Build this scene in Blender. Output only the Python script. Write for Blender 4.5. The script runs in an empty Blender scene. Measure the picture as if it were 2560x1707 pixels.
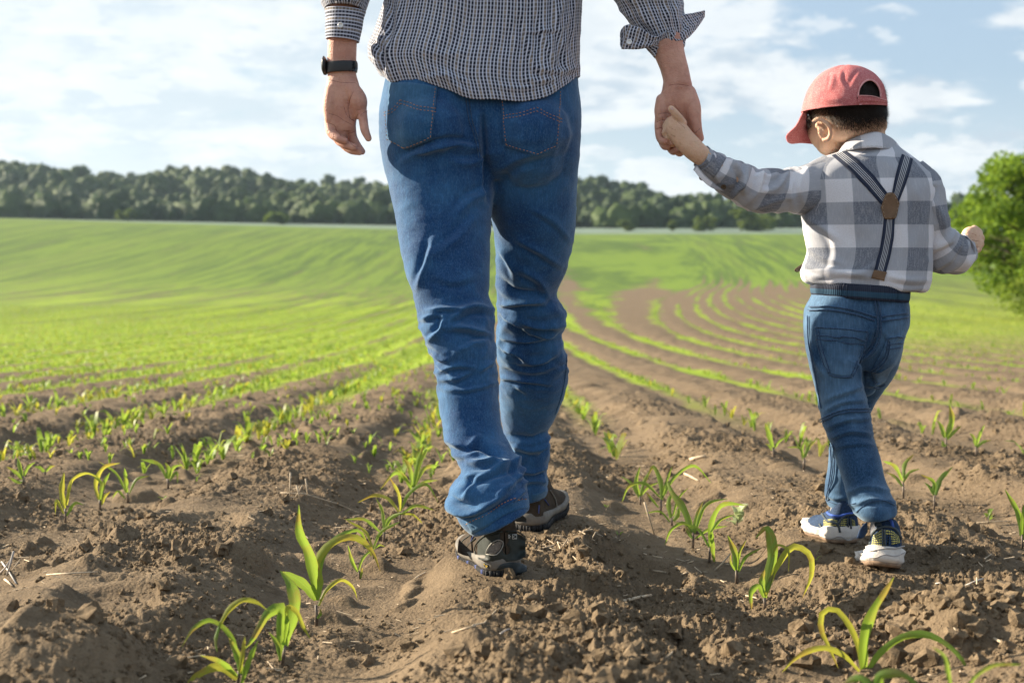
import bpy, math, random
import numpy as np
from mathutils import Vector, Matrix
from mathutils.bvhtree import BVHTree
R = math.radians
rng = np.random.default_rng(7)
random.seed(7)
scene = bpy.context.scene
COL = scene.collection

# ------------------------------------------------------------------ camera
CAM_H = 0.68
FPX = 3555.6            # focal length in photograph pixels (50 mm on 36 mm, 2560 wide)
PITCH = math.atan((853.5 - 640) / FPX)
cam_d = bpy.data.cameras.new('camera')
cam_d.lens = 50; cam_d.sensor_width = 36
cam_d.clip_start = 0.05; cam_d.clip_end = 6000
cam_d.dof.use_dof = True
cam_d.dof.focus_distance = 3.18
cam_d.dof.aperture_fstop = 5.0
cam = bpy.data.objects.new('camera', cam_d)
cam.location = (0, 0, CAM_H)
cam.rotation_euler = (math.pi / 2 - PITCH, 0, 0)
COL.objects.link(cam)
scene.camera = cam

# ------------------------------------------------------------------ sun, sky, exposure
SUN_EL = 22.0
SUN_AZ = -70.0          # degrees clockwise from +Y (negative: to the left)
sdir = Vector((math.sin(R(SUN_AZ)) * math.cos(R(SUN_EL)), math.cos(R(SUN_AZ)) * math.cos(R(SUN_EL)), math.sin(R(SUN_EL))))
sun_d = bpy.data.lights.new('sun', 'SUN')
sun_d.energy = 5.0; sun_d.angle = R(0.6); sun_d.color = (1.0, 0.86, 0.66)
sun = bpy.data.objects.new('sun', sun_d)
sun.rotation_euler = (-sdir).to_track_quat('-Z', 'Y').to_euler()
sun.location = (-8, 5, 6)
COL.objects.link(sun)
vs = scene.view_settings
vs.view_transform = 'Standard'; vs.look = 'None'; vs.exposure = 1.5; vs.gamma = 1.0; vs.use_curve_mapping = False
scene.cycles.max_bounces = 6
scene.cycles.transparent_max_bounces = 8
scene.cycles.use_denoising = True

world = bpy.data.worlds.new('World'); scene.world = world; world.use_nodes = True
def N(nt, typ, **kw):
    n = nt.nodes.new(typ)
    for k, v in kw.items():
        if k == 'ins':
            for a, b in v.items(): n.inputs[a].default_value = b
        else: setattr(n, k, v)
    return n
def L(nt, a, b): nt.links.new(a, b)
def mathn(nt, op, a, b=None, c=None, clamp=False):
    n = nt.nodes.new('ShaderNodeMath'); n.operation = op; n.use_clamp = clamp
    for i, v in enumerate((a, b, c)):
        if v is None: continue
        if isinstance(v, (int, float)): n.inputs[i].default_value = v
        else: nt.links.new(v, n.inputs[i])
    return n.outputs[0]
def mixc(nt, f, a, b, mode='MIX'):
    n = nt.nodes.new('ShaderNodeMix'); n.data_type = 'RGBA'; n.blend_type = mode
    for s, v in ((n.inputs[0], f), (n.inputs[6], a), (n.inputs[7], b)):
        if isinstance(v, (int, float)): s.default_value = v
        elif isinstance(v, tuple): s.default_value = (*v, 1) if len(v) == 3 else v
        else: nt.links.new(v, s)
    return n.outputs[2]
def mapr(nt, v, a, b, c=0.0, d=1.0, smooth=True):
    n = nt.nodes.new('ShaderNodeMapRange')
    if smooth: n.interpolation_type = 'SMOOTHSTEP'
    nt.links.new(v, n.inputs[0])
    for i, x in enumerate((a, b, c, d)): n.inputs[i + 1].default_value = x
    return n.outputs[0]
def noise(nt, vec, scale, detail=4, rough=0.55, dist=0.0, out=0):
    n = nt.nodes.new('ShaderNodeTexNoise')
    if vec is not None: nt.links.new(vec, n.inputs['Vector'])
    n.inputs['Scale'].default_value = scale; n.inputs['Detail'].default_value = detail
    n.inputs['Roughness'].default_value = rough; n.inputs['Distortion'].default_value = dist
    return n.outputs[out]

def build_world():
    nt = world.node_tree; nt.nodes.clear()
    out = N(nt, 'ShaderNodeOutputWorld'); bg = N(nt, 'ShaderNodeBackground')
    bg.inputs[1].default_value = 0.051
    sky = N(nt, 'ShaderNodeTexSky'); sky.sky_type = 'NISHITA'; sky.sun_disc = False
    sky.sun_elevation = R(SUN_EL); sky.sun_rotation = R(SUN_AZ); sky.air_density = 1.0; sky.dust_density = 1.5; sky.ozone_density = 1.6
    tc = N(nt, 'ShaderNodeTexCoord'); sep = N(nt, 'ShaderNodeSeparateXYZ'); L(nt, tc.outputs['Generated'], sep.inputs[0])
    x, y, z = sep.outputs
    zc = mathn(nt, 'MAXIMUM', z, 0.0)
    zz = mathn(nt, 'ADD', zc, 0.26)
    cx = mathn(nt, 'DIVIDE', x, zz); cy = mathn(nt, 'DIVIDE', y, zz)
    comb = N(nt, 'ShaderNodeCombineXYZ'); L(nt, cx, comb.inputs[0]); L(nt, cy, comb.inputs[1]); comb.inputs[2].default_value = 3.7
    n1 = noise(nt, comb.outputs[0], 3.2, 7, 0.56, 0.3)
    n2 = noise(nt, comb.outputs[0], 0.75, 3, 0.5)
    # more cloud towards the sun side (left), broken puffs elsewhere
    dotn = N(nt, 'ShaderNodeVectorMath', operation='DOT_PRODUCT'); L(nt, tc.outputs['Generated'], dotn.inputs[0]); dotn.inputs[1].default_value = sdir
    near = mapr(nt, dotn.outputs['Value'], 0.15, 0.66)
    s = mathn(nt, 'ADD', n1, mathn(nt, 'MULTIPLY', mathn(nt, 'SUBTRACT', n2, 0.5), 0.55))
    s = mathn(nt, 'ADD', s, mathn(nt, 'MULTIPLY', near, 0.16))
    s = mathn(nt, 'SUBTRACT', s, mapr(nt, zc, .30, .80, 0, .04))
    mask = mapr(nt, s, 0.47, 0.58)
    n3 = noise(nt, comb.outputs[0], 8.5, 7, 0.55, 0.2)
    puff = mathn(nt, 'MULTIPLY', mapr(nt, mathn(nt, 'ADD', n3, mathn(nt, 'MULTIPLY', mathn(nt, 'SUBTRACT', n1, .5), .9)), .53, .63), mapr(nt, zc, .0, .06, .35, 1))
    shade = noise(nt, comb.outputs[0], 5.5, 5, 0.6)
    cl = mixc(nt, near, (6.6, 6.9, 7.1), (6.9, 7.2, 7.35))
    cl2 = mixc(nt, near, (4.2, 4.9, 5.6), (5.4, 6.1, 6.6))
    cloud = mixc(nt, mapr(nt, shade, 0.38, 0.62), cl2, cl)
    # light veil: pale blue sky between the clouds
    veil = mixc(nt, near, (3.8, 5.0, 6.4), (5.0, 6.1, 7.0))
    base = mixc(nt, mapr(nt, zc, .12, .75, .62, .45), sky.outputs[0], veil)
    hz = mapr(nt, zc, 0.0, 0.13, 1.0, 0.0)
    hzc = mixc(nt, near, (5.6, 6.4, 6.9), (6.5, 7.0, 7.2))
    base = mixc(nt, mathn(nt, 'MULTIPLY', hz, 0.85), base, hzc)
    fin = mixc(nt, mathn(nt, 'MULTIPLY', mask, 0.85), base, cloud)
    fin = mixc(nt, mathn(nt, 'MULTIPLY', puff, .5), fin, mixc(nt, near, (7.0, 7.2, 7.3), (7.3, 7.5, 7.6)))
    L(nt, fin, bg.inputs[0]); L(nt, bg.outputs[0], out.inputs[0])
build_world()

# ------------------------------------------------------------------ pixel <-> world helpers
CP, SP = math.cos(PITCH), math.sin(PITCH)
def P(px, py, Y):
    cx = (px - 1280) / FPX; cy = (853.5 - py) / FPX
    dy = CP + cy * SP; dz = -SP + cy * CP
    t = Y / dy
    return np.array((cx * t, Y, CAM_H + dz * t))
def pix(v):
    v = np.asarray(v, float)
    x = v[..., 0]; y = v[..., 1]; z = v[..., 2] - CAM_H
    d = y * CP - z * SP; up = y * SP + z * CP
    return np.stack((1280 + FPX * x / d, 853.5 - FPX * up / d), -1)

# ------------------------------------------------------------------ noise in numpy
_perm = rng.permutation(256); _perm = np.concatenate((_perm, _perm, _perm))
_grad = rng.normal(size=(256, 3)); _grad /= np.linalg.norm(_grad, axis=1)[:, None]
def pn3(x, y, z):
    x = np.asarray(x, float); y = np.asarray(y, float) + 0 * x; z = np.asarray(z, float) + 0 * x
    xi = np.floor(x).astype(int); yi = np.floor(y).astype(int); zi = np.floor(z).astype(int)
    xf, yf, zf = x - xi, y - yi, z - zi
    xi &= 255; yi &= 255; zi &= 255
    u, v, w = (t * t * t * (t * (t * 6 - 15) + 10) for t in (xf, yf, zf))
    def g(a, b, c):
        h = _perm[_perm[_perm[(xi + a) & 255] + ((yi + b) & 255)] + ((zi + c) & 255)]
        q = _grad[h]
        return q[..., 0] * (xf - a) + q[..., 1] * (yf - b) + q[..., 2] * (zf - c)
    l = lambda t, a, b: a + t * (b - a)
    return l(w, l(v, l(u, g(0,0,0), g(1,0,0)), l(u, g(0,1,0), g(1,1,0))), l(v, l(u, g(0,0,1), g(1,0,1)), l(u, g(0,1,1), g(1,1,1)))) * 1.6
def pn2(x, y):
    x = np.asarray(x, float); y = np.asarray(y, float)
    xi = np.floor(x).astype(int); yi = np.floor(y).astype(int)
    xf, yf = x - xi, y - yi
    xi &= 255; yi &= 255
    u, v = (t * t * t * (t * (t * 6 - 15) + 10) for t in (xf, yf))
    def g(a, b):
        q = _grad[_perm[_perm[(xi + a) & 255] + ((yi + b) & 255)]]
        return q[..., 0] * (xf - a) + q[..., 1] * (yf - b)
    l = lambda t, a, b: a + t * (b - a)
    return l(v, l(u, g(0, 0), g(1, 0)), l(u, g(0, 1), g(1, 1))) * 1.8
def sstep(a, b, x):
    t = np.clip((x - a) / (b - a), 0, 1); return t * t * (3 - 2 * t)
def spline(xs, ys):
    # smooth monotone-ish interpolation through control points (Catmull-Rom slopes)
    xs = np.array(xs, float); ys = np.array(ys, float)
    m = np.gradient(ys, xs)
    def f(x):
        x = np.clip(x, xs[0], xs[-1]); i = np.clip(np.searchsorted(xs, x) - 1, 0, len(xs) - 2)
        h = xs[i + 1] - xs[i]; t = (x - xs[i]) / h
        return (2*t**3 - 3*t**2 + 1) * ys[i] + (t**3 - 2*t**2 + t) * h * m[i] + (-2*t**3 + 3*t**2) * ys[i+1] + (t**3 - t**2) * h * m[i+1]
    return f

# ------------------------------------------------------------------ object helpers
def tag(o, label=None, cat=None, group=None, kind=None):
    if label: o['label'] = label
    if cat: o['category'] = cat
    if group: o['group'] = group
    if kind: o['kind'] = kind
    return o
def empty(name, loc=(0, 0, 0)):
    o = bpy.data.objects.new(name, None); COL.objects.link(o); o.location = loc; o.empty_display_size = 0.1
    return o
def link(name, me, mat=None, parent=None, smooth=True):
    o = bpy.data.objects.new(name, me); COL.objects.link(o)
    if mat is not None:
        for m in (mat if isinstance(mat, (list, tuple)) else [mat]): me.materials.append(m)
    if smooth and len(me.polygons): me.polygons.foreach_set('use_smooth', np.ones(len(me.polygons), bool))
    if parent is not None:
        o.parent = parent
        o.matrix_parent_inverse = Matrix.Translation(-world_loc(parent))
    return o
def world_loc(o):
    v = Vector(o.location) if o.type == 'EMPTY' else Vector((0, 0, 0))
    return v
def mesh_np(name, verts, quads, uv=None, tris=None, attrs=None):
    me = bpy.data.meshes.new(name)
    verts = np.asarray(verts, np.float32).reshape(-1, 3)
    fl = []; fs = []
    if quads is not None and len(quads): fl.append(np.asarray(quads, np.int32).reshape(-1)); fs.append(np.full(len(quads), 4))
    if tris is not None and len(tris): fl.append(np.asarray(tris, np.int32).reshape(-1)); fs.append(np.full(len(tris), 3))
    loops = np.concatenate(fl); sizes = np.concatenate(fs)
    me.vertices.add(len(verts)); me.vertices.foreach_set('co', verts.reshape(-1))
    me.loops.add(len(loops)); me.loops.foreach_set('vertex_index', loops)
    me.polygons.add(len(sizes)); st = np.concatenate(([0], np.cumsum(sizes)[:-1])).astype(np.int32)
    me.polygons.foreach_set('loop_start', st)
    try: me.polygons.foreach_set('loop_total', sizes.astype(np.int32))
    except Exception: pass
    if uv is not None:
        l = me.uv_layers.new(name='uv'); l.data.foreach_set('uv', np.asarray(uv, np.float32)[loops].reshape(-1))
    for k, v in (attrs or {}).items():
        a = me.attributes.new(k, 'FLOAT', 'POINT'); a.data.foreach_set('value', np.asarray(v, np.float32).reshape(-1))
    me.update(calc_edges=True); me.validate()
    return me
def grid_quads(nr, nc, wrap=False, off=0):
    i = np.arange(nr - 1)[:, None]; j = np.arange(nc if wrap else nc - 1)[None, :]
    a = i * nc + j; b = i * nc + (j + 1) % nc
    return np.stack((a, b, b + nc, a + nc), -1).reshape(-1, 4) + off

def material(name):
    m = bpy.data.materials.new(name); m.use_nodes = True
    nt = m.node_tree; b = nt.nodes['Principled BSDF']
    return m, nt, b
# ------------------------------------------------------------------ the lie of the land
_zp = spline([-200, 0, 1.5, 3, 5, 8, 12, 18, 26.6, 40, 60, 80, 105, 125, 150, 200, 250, 295, 330, 385, 460, 700, 1500, 4000],
             [6.5, 0.13, 0.075, 0, -.09, -.225, -.42, -.69, -1.0, -1.38, -1.78, -2.0, -2.08, -1.95, -1.15, 1.7, 4.0, 5.0, 6.1, 8.2, 8, 8, 4, 0])
_cp = spline([-200, 3, 10, 18, 26, 33, 48, 62, 85, 105, 125, 150, 200, 260, 330, 5000],
             [2.4, 0.0, -.08, -.08, 0, .35, 1.4, 2.8, 5.4, 8.5, 12.2, 15.5, 20, 24, 28, 28])
def base_z(X, Y):
    z = _zp(Y)
    lf = np.clip(-X / np.maximum(Y, 60), -.6, .6)
    far = sstep(90, 230, Y) * (1 - sstep(330, 460, Y))
    z = z + far * (np.maximum(lf + 0.05, 0) * 8.0)
    z = z + sstep(5, 40, X) * sstep(15, 45, Y) * (1 - sstep(90, 200, Y)) * 0.9
    return z
_cs = lambda Y: -.012 * (np.minimum(Y, 60) - 3)             # common drift of every row
_cb = spline([3, 20, 33, 48, 62, 85, 105, 125, 150, 200, 260, 330, 5000], [0, 0, .45, 1.7, 3.2, 6.0, 9.2, 13.0, 16.5, 21, 25, 29, 29])
_cg = lambda u: sstep(1.9, 4.3, u)                            # only the rows on the right swing round
def row_x(u, Y): return u + _cs(Y) + _cb(Y) * _cg(u)
def row_u(X, Y):
    X = np.asarray(X, float); Y = np.asarray(Y, float) + 0 * X
    u = X - _cs(Y); far = (Y > 19) & (u > 1.5)
    if far.any():
        xx, yy = u[far], Y[far]; cb = _cb(yy); lo_, hi_ = xx - cb - .01, xx + .01
        for _ in range(16):
            mid = (lo_ + hi_) / 2; big = mid + cb * _cg(mid) > xx; hi_ = np.where(big, mid, hi_); lo_ = np.where(big, lo_, mid)
        u = u.copy(); u[far] = (lo_ + hi_) / 2
    return u
ROW0, ROWS = -0.365, 0.86
def row_phase(X, Y): return (row_u(X, Y) - ROW0) / ROWS      # integer on a row of plants
# hollows and heaps seen near the camera: (px, py, radius m, depth m)
BROAD = []          # gentle swells: x, y, height, radius
DENTS = []
FEET = []          # ground pressed flat where the shoes stand: x, y, z, yaw, length
def near_z(X, Y, fine=True):
    z = base_z(X, Y)
    ph = row_phase(X, Y)
    fade = 1 - sstep(25, 70, Y)
    wob = 0.10 * pn2(X * 0.9 + 3.1, Y * 0.9)
    c = 0.5 - 0.5 * np.cos(2 * np.pi * (ph + wob))
    rf = fade * (1 - .55 * sstep(5, 14, Y)); z = z + rf * (0.072 * sstep(0.05, 0.85, c) - 0.050)
    lump = pn2(X * 3.1 + 11, Y * 2.6 + 5)
    z = z + fade * (0.35 + 0.65 * c) * 0.020 * lump
    z = z + fade * (0.3 + 0.7 * c) * 0.013 * pn2(X * 7.3 + 1.7, Y * 6.6 + 9)
    for (dx, dy, r, d) in DENTS:
        rr = np.sqrt((X - dx) ** 2 + ((Y - dy) / 1.25) ** 2) / r
        z = z - d * np.exp(-rr ** 4) + d * 0.45 * np.exp(-((rr - 1.35) / 0.35) ** 2)
    for (bx, by, bd, bs) in BROAD: z = z + bd * np.exp(-(((X - bx) / bs) ** 2 + ((Y - by) / (bs * 1.3)) ** 2))
    mask = 0
    for (fx, fy, fz, yaw, ln_) in FEET:
        ca, sa = math.cos(yaw), math.sin(yaw)
        u = (X - fx) * ca + (Y - fy) * sa; v = -(X - fx) * sa + (Y - fy) * ca
        v = np.where(v < 0, np.minimum(v + .02, 0) / .6, np.maximum(v - ln_, 0))
        k = 1 - sstep(.045, .13, np.hypot(np.abs(u) * .9, v)); z = z * (1 - k) + fz * k; mask = np.maximum(mask, k)
    if fine:
        f2 = (1 - sstep(8, 16, Y)) * (1 - .75 * mask); rough = np.clip(0.25 + 0.55 * c + 1.0 * pn2(X * 1.7 + 40, Y * 1.5 + 7), 0.12, 1.3)
        a = 1 - np.abs(pn2(X * 17 + 4, Y * 15 + 8)); b = 1 - np.abs(pn2(X * 38 + 2, Y * 34 + 1))
        z = z + f2 * rough * (0.012 * (a - .7) + 0.009 * (b - .7) + 0.0085 * pn2(X * 80, Y * 72) + 0.0045 * pn2(X * 170, Y * 150))
        clod = np.clip(pn2(X * 11 + 70, Y * 10 + 30) - 0.38, 0, 1) * (0.4 + np.clip(pn2(X * 1.3 + 9, Y * 1.3 + 2) + .4, 0, 1))
        z = z + f2 * 0.055 * clod * (1 - np.clip(mask * 1.3, 0, 1))
    return z
def ground_hit(px, py, ymax=40):
    d = P(px, py, 1.0) - np.array((0, 0, CAM_H))
    Ys = np.geomspace(1.0, ymax, 4000)
    zr = CAM_H + d[2] * Ys; zg = near_z(d[0] * Ys, Ys, False)
    k = int(np.argmax(zr < zg))
    return np.array((d[0] * Ys[k], Ys[k], zg[k]))
def foot(px, py, Y, yaw, ln_, dz=0.0):
    p_ = P(px, py, Y); dlt = p_[2] + dz - float(near_z(np.array([p_[0]]), np.array([p_[1]]), False)[0]); BROAD.append((p_[0], p_[1] - .05, dlt, .42))
    FEET.append((p_[0], p_[1], p_[2] + dz, R(yaw), ln_))
foot(1266, 1441, 3.04, 16, .25); foot(1318, 1329, 3.60, -16, .25); foot(2108, 1362, 3.37, 20, .16); foot(2214, 1420, 3.10, -7, .16, -.012)
for (px, py, r, d) in ((1590, 1440, .10, .05), (1450, 1500, .07, .02), (300, 1490, .10, .022), (1660, 1600, .09, .03), (1940, 1640, .08, .03),
                       (520, 1300, .08, .02), (980, 1600, .09, .016), (2330, 1330, .12, .02), (1290, 1660, .08, -.022), (2470, 1560, .12, -.04),
                       (2330, 1600, .08, -.03), (130, 1600, .12, -.035), (620, 1385, .05, -.03), (1760, 1560, .10, -.03), (1560, 1330, .08, -.02),
                       (340, 1240, .07, -.025), (2420, 1480, .13, .03), (2130, 1500, .12, .02), (1230, 1510, .16, .012), (840, 1440, .1, .012)):
    g = ground_hit(px, py)
    DENTS.append((g[0], g[1], r, d))

def build_field():
    near = np.arange(1.45, 6.0, 0.0092); 
    rows = np.concatenate((np.array([-150, -60, -25, -10, -4, -1, 0.2, 0.7, 1.0, 1.2, 1.35]), near, np.geomspace(6.0, 16, 200)[0:-1], np.geomspace(16, 420, 200), np.array([500, 650, 1000, 1800, 3500])))
    s_mid = np.linspace(-0.50, 0.50, 880)
    e = np.array([0.56, 0.66, 0.85, 1.3, 2.2, 4, 8, 20, 50])
    s = np.concatenate((-e[::-1], s_mid, e))
    w = np.where(rows < 1.45, 1.45, rows)
    w = np.where(rows > 420, 420 + (rows - 420) * 1.0, w)
    Y = np.repeat(rows[:, None], len(s), 1); X = w[:, None] * s[None, :]
    Z = near_z(X, Y, True)
    v = np.stack((X, Y, Z), -1).reshape(-1, 3)
    q = grid_quads(len(rows), len(s))
    me = mesh_np('field', v, q, attrs={'row': row_phase(X, Y), 'dist': Y})
    return me

def soil_material():
    m, nt, b = material('soil')
    tc = N(nt, 'ShaderNodeTexCoord'); o = tc.outputs['Object']
    ph = N(nt, 'ShaderNodeAttribute', attribute_name='row').outputs['Fac']
    ds = N(nt, 'ShaderNodeAttribute', attribute_name='dist').outputs['Fac']
    sep = N(nt, 'ShaderNodeSeparateXYZ'); L(nt, o, sep.inputs[0]); X, Y, Z = sep.outputs
    n1 = noise(nt, o, 3.0, 5, .6); n2 = noise(nt, o, 38, 5, .65); n3 = noise(nt, o, 190, 3, .6)
    c = mixc(nt, mapr(nt, n1, .3, .7), (.104, .076, .049), (.178, .132, .085))
    c = mixc(nt, mathn(nt, 'MULTIPLY', mapr(nt, n2, .35, .7), .55), c, (.235, .175, .112))
    c = mixc(nt, mapr(nt, n3, .56, .72, 0, .65), c, (.065, .048, .034))
    c = mixc(nt, mapr(nt, noise(nt, o, 320, 2, .5), .70, .78, 0, .6), c, (.42, .34, .26))
    # crop cover beyond the modelled seedlings: rows of green, closing up on the left
    dd = mathn(nt, 'ABSOLUTE', mathn(nt, 'SUBTRACT', mathn(nt, 'FRACT', mathn(nt, 'ADD', mathn(nt, 'ADD', ph, mathn(nt, 'MULTIPLY', mathn(nt, 'SUBTRACT', noise(nt, o, .6, 4, .6), .5), .22)), .5)), .5))
    ang = mathn(nt, 'DIVIDE', X, mathn(nt, 'MAXIMUM', Y, 1.0))
    big = noise(nt, o, 0.035, 4, .6); med = noise(nt, o, 0.35, 4, .62)
    angn = mathn(nt, 'ADD', ang, mathn(nt, 'MULTIPLY', mathn(nt, 'SUBTRACT', big, .5), .12))
    left = mapr(nt, angn, 0.055, -0.10)             # 1 on the left
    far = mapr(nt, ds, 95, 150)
    sv = N(nt, 'ShaderNodeCombineXYZ'); L(nt, ph, sv.inputs[0]); L(nt, mathn(nt, 'MULTIPLY', ds, .035), sv.inputs[1])
    streak = noise(nt, sv.outputs[0], .75, 4, .75); streak2 = noise(nt, sv.outputs[0], .11, 3, .6)
    uu = mathn(nt, 'ADD', mathn(nt, 'MULTIPLY', ph, ROWS), ROW0)
    mid = mathn(nt, 'MULTIPLY', mapr(nt, mathn(nt, 'ADD', uu, mathn(nt, 'MULTIPLY', mathn(nt, 'SUBTRACT', noise(nt, o, .12, 3, .6), .5), 1.6)), 3.7, 2.2), mapr(nt, ds, 34, 62))
    left = mathn(nt, 'MAXIMUM', left, mid)
    cover = mathn(nt, 'MAXIMUM', mathn(nt, 'MULTIPLY', left, mapr(nt, ds, 8, 22)), mathn(nt, 'MULTIPLY', far, .97))
    patch = mathn(nt, 'ADD', mapr(nt, med, .3, .7, -.16, .16), mathn(nt, 'MULTIPLY', mapr(nt, streak, .32, .68, -.26, .25), mapr(nt, ds, 12, 90)))
    half = mathn(nt, 'ADD', mathn(nt, 'ADD', mapr(nt, ds, 95, 150, 0, .16), mathn(nt, 'ADD', mathn(nt, 'MULTIPLY', cover, .40), .085)), mathn(nt, 'MULTIPLY', patch, .7))
    sharp = mathn(nt, 'SUBTRACT', half, dd)
    g = mapr(nt, sharp, -.09, .09)
    # right-hand margin: weeds and grass
    rm = mathn(nt, 'MULTIPLY', mapr(nt, mathn(nt, 'ADD', ang, mathn(nt, 'MULTIPLY', mathn(nt, 'SUBTRACT', noise(nt, o, .25, 4, .6), .5), .16)), .19, .27), mapr(nt, ds, 16, 40))
    g = mathn(nt, 'MAXIMUM', g, mathn(nt, 'MULTIPLY', rm, .75))
    g = mathn(nt, 'MULTIPLY', g, mapr(nt, ds, 7, 13))
    gn = noise(nt, o, 1.2, 5, .7)
    gc = mixc(nt, mapr(nt, gn, .3, .7), (.18, .27, .022), (.30, .38, .035))
    gc = mixc(nt, mapr(nt, big, .35, .65, 0, .5), gc, (.20, .29, .03))
    gc = mixc(nt, mapr(nt, mathn(nt, 'ADD', ds, mathn(nt, 'MULTIPLY', ang, 60)), 70, 125, 0, .72), gc, (.105, .175, .028))
    gc = mixc(nt, mathn(nt, 'MULTIPLY', mapr(nt, streak, .40, .60, .85, 0), mapr(nt, ds, 20, 80)), gc, (.055, .100, .022))
    gc = mixc(nt, mathn(nt, 'MULTIPLY', mapr(nt, streak2, .45, .65, 0, .5), mapr(nt, ds, 60, 120)), gc, (.15, .21, .035))
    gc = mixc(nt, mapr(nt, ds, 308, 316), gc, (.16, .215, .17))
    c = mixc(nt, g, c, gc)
    L(nt, c, b.inputs['Base Color'])
    b.inputs['Roughness'].default_value = .95; b.inputs['Specular IOR Level'].default_value = .12
    h = mathn(nt, 'ADD', mathn(nt, 'MULTIPLY', noise(nt, o, 70, 6, .7), .007), mathn(nt, 'MULTIPLY', noise(nt, o, 260, 3, .6), .0022))
    vor = N(nt, 'ShaderNodeTexVoronoi'); L(nt, o, vor.inputs['Vector']); vor.inputs['Scale'].default_value = 150
    h = mathn(nt, 'SUBTRACT', h, mathn(nt, 'MULTIPLY', vor.outputs['Distance'], .0028))
    bump = N(nt, 'ShaderNodeBump'); bump.inputs['Distance'].default_value = 1.0; bump.inputs['Strength'].default_value = .9
    L(nt, h, bump.inputs['Height']); L(nt, bump.outputs[0], b.inputs['Normal'])
    return m
SOIL = soil_material()
fld = link('field', build_field(), SOIL)
tag(fld, kind='structure')

# ------------------------------------------------------------------ scatter of one lumpy shape over points (geometry nodes, for stuff only)
def scatter(name, pts, scales, mat, subdiv=2, nscale=1.6, namp=.45, flat=1.0, seed=0, smooth=True):
    me = bpy.data.meshes.new(name); pts = np.asarray(pts, np.float32)
    me.vertices.add(len(pts)); me.vertices.foreach_set('co', pts.reshape(-1))
    a = me.attributes.new('size', 'FLOAT', 'POINT'); a.data.foreach_set('value', np.asarray(scales, np.float32))
    o = bpy.data.objects.new(name, me); COL.objects.link(o); me.materials.append(mat)
    ng = bpy.data.node_groups.new(name, 'GeometryNodeTree')
    ng.interface.new_socket('Geometry', in_out='INPUT', socket_type='NodeSocketGeometry')
    ng.interface.new_socket('Geometry', in_out='OUTPUT', socket_type='NodeSocketGeometry')
    nn = lambda t: ng.nodes.new(t); ln = ng.links.new
    gi, go = nn('NodeGroupInput'), nn('NodeGroupOutput')
    ico = nn('GeometryNodeMeshIcoSphere'); ico.inputs['Radius'].default_value = 1.0; ico.inputs['Subdivisions'].default_value = subdiv
    pos = nn('GeometryNodeInputPosition'); nz = nn('ShaderNodeTexNoise'); nz.inputs['Scale'].default_value = nscale; nz.inputs['Detail'].default_value = 3
    mp = nn('ShaderNodeMapRange'); mp.inputs[3].default_value = 1 - namp; mp.inputs[4].default_value = 1 + namp; mp.inputs[1].default_value = .3; mp.inputs[2].default_value = .7
    ln(nz.outputs[0], mp.inputs[0])
    sc = nn('ShaderNodeVectorMath'); sc.operation = 'SCALE'; ln(pos.outputs[0], sc.inputs[0]); ln(mp.outputs[0], sc.inputs['Scale'])
    sf = nn('ShaderNodeVectorMath'); sf.operation = 'MULTIPLY'; ln(sc.outputs[0], sf.inputs[0]); sf.inputs[1].default_value = (1, 1, flat)
    sp = nn('GeometryNodeSetPosition'); ln(ico.outputs['Mesh'], sp.inputs['Geometry']); ln(sf.outputs[0], sp.inputs['Position'])
    sm = nn('GeometryNodeSetMaterial'); sm.inputs['Material'].default_value = mat; ln(sp.outputs[0], sm.inputs['Geometry'])
    ss = nn('GeometryNodeSetShadeSmooth'); ln(sm.outputs[0], ss.inputs[0])
    ip = nn('GeometryNodeInstanceOnPoints'); ln(gi.outputs[0], ip.inputs['Points']); ln(ss.outputs[0] if smooth else sm.outputs[0], ip.inputs['Instance'])
    rv = nn('FunctionNodeRandomValue'); rv.data_type = 'FLOAT_VECTOR'; rv.inputs[0].default_value = (0, 0, 0); rv.inputs[1].default_value = (6.28 if flat == 1 else .3, 6.28 if flat == 1 else .3, 6.28); rv.inputs['Seed'].default_value = seed
    ln(rv.outputs[0], ip.inputs['Rotation'])
    na = nn('GeometryNodeInputNamedAttribute'); na.data_type = 'FLOAT'; na.inputs['Name'].default_value = 'size'
    rs = nn('FunctionNodeRandomValue'); rs.data_type = 'FLOAT_VECTOR'; rs.inputs[0].default_value = (.75, .75, .65); rs.inputs[1].default_value = (1.25, 1.25, 1.15); rs.inputs['Seed'].default_value = seed + 5
    mu = nn('ShaderNodeVectorMath'); mu.operation = 'SCALE'; ln(rs.outputs[0], mu.inputs[0]); ln(na.outputs[0], mu.inputs['Scale'])
    ln(mu.outputs[0], ip.inputs['Scale']); ln(ip.outputs[0], go.inputs[0])
    md = o.modifiers.new('scatter', 'NODES'); md.node_group = ng
    tag(o, kind='stuff')
    return o

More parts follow.
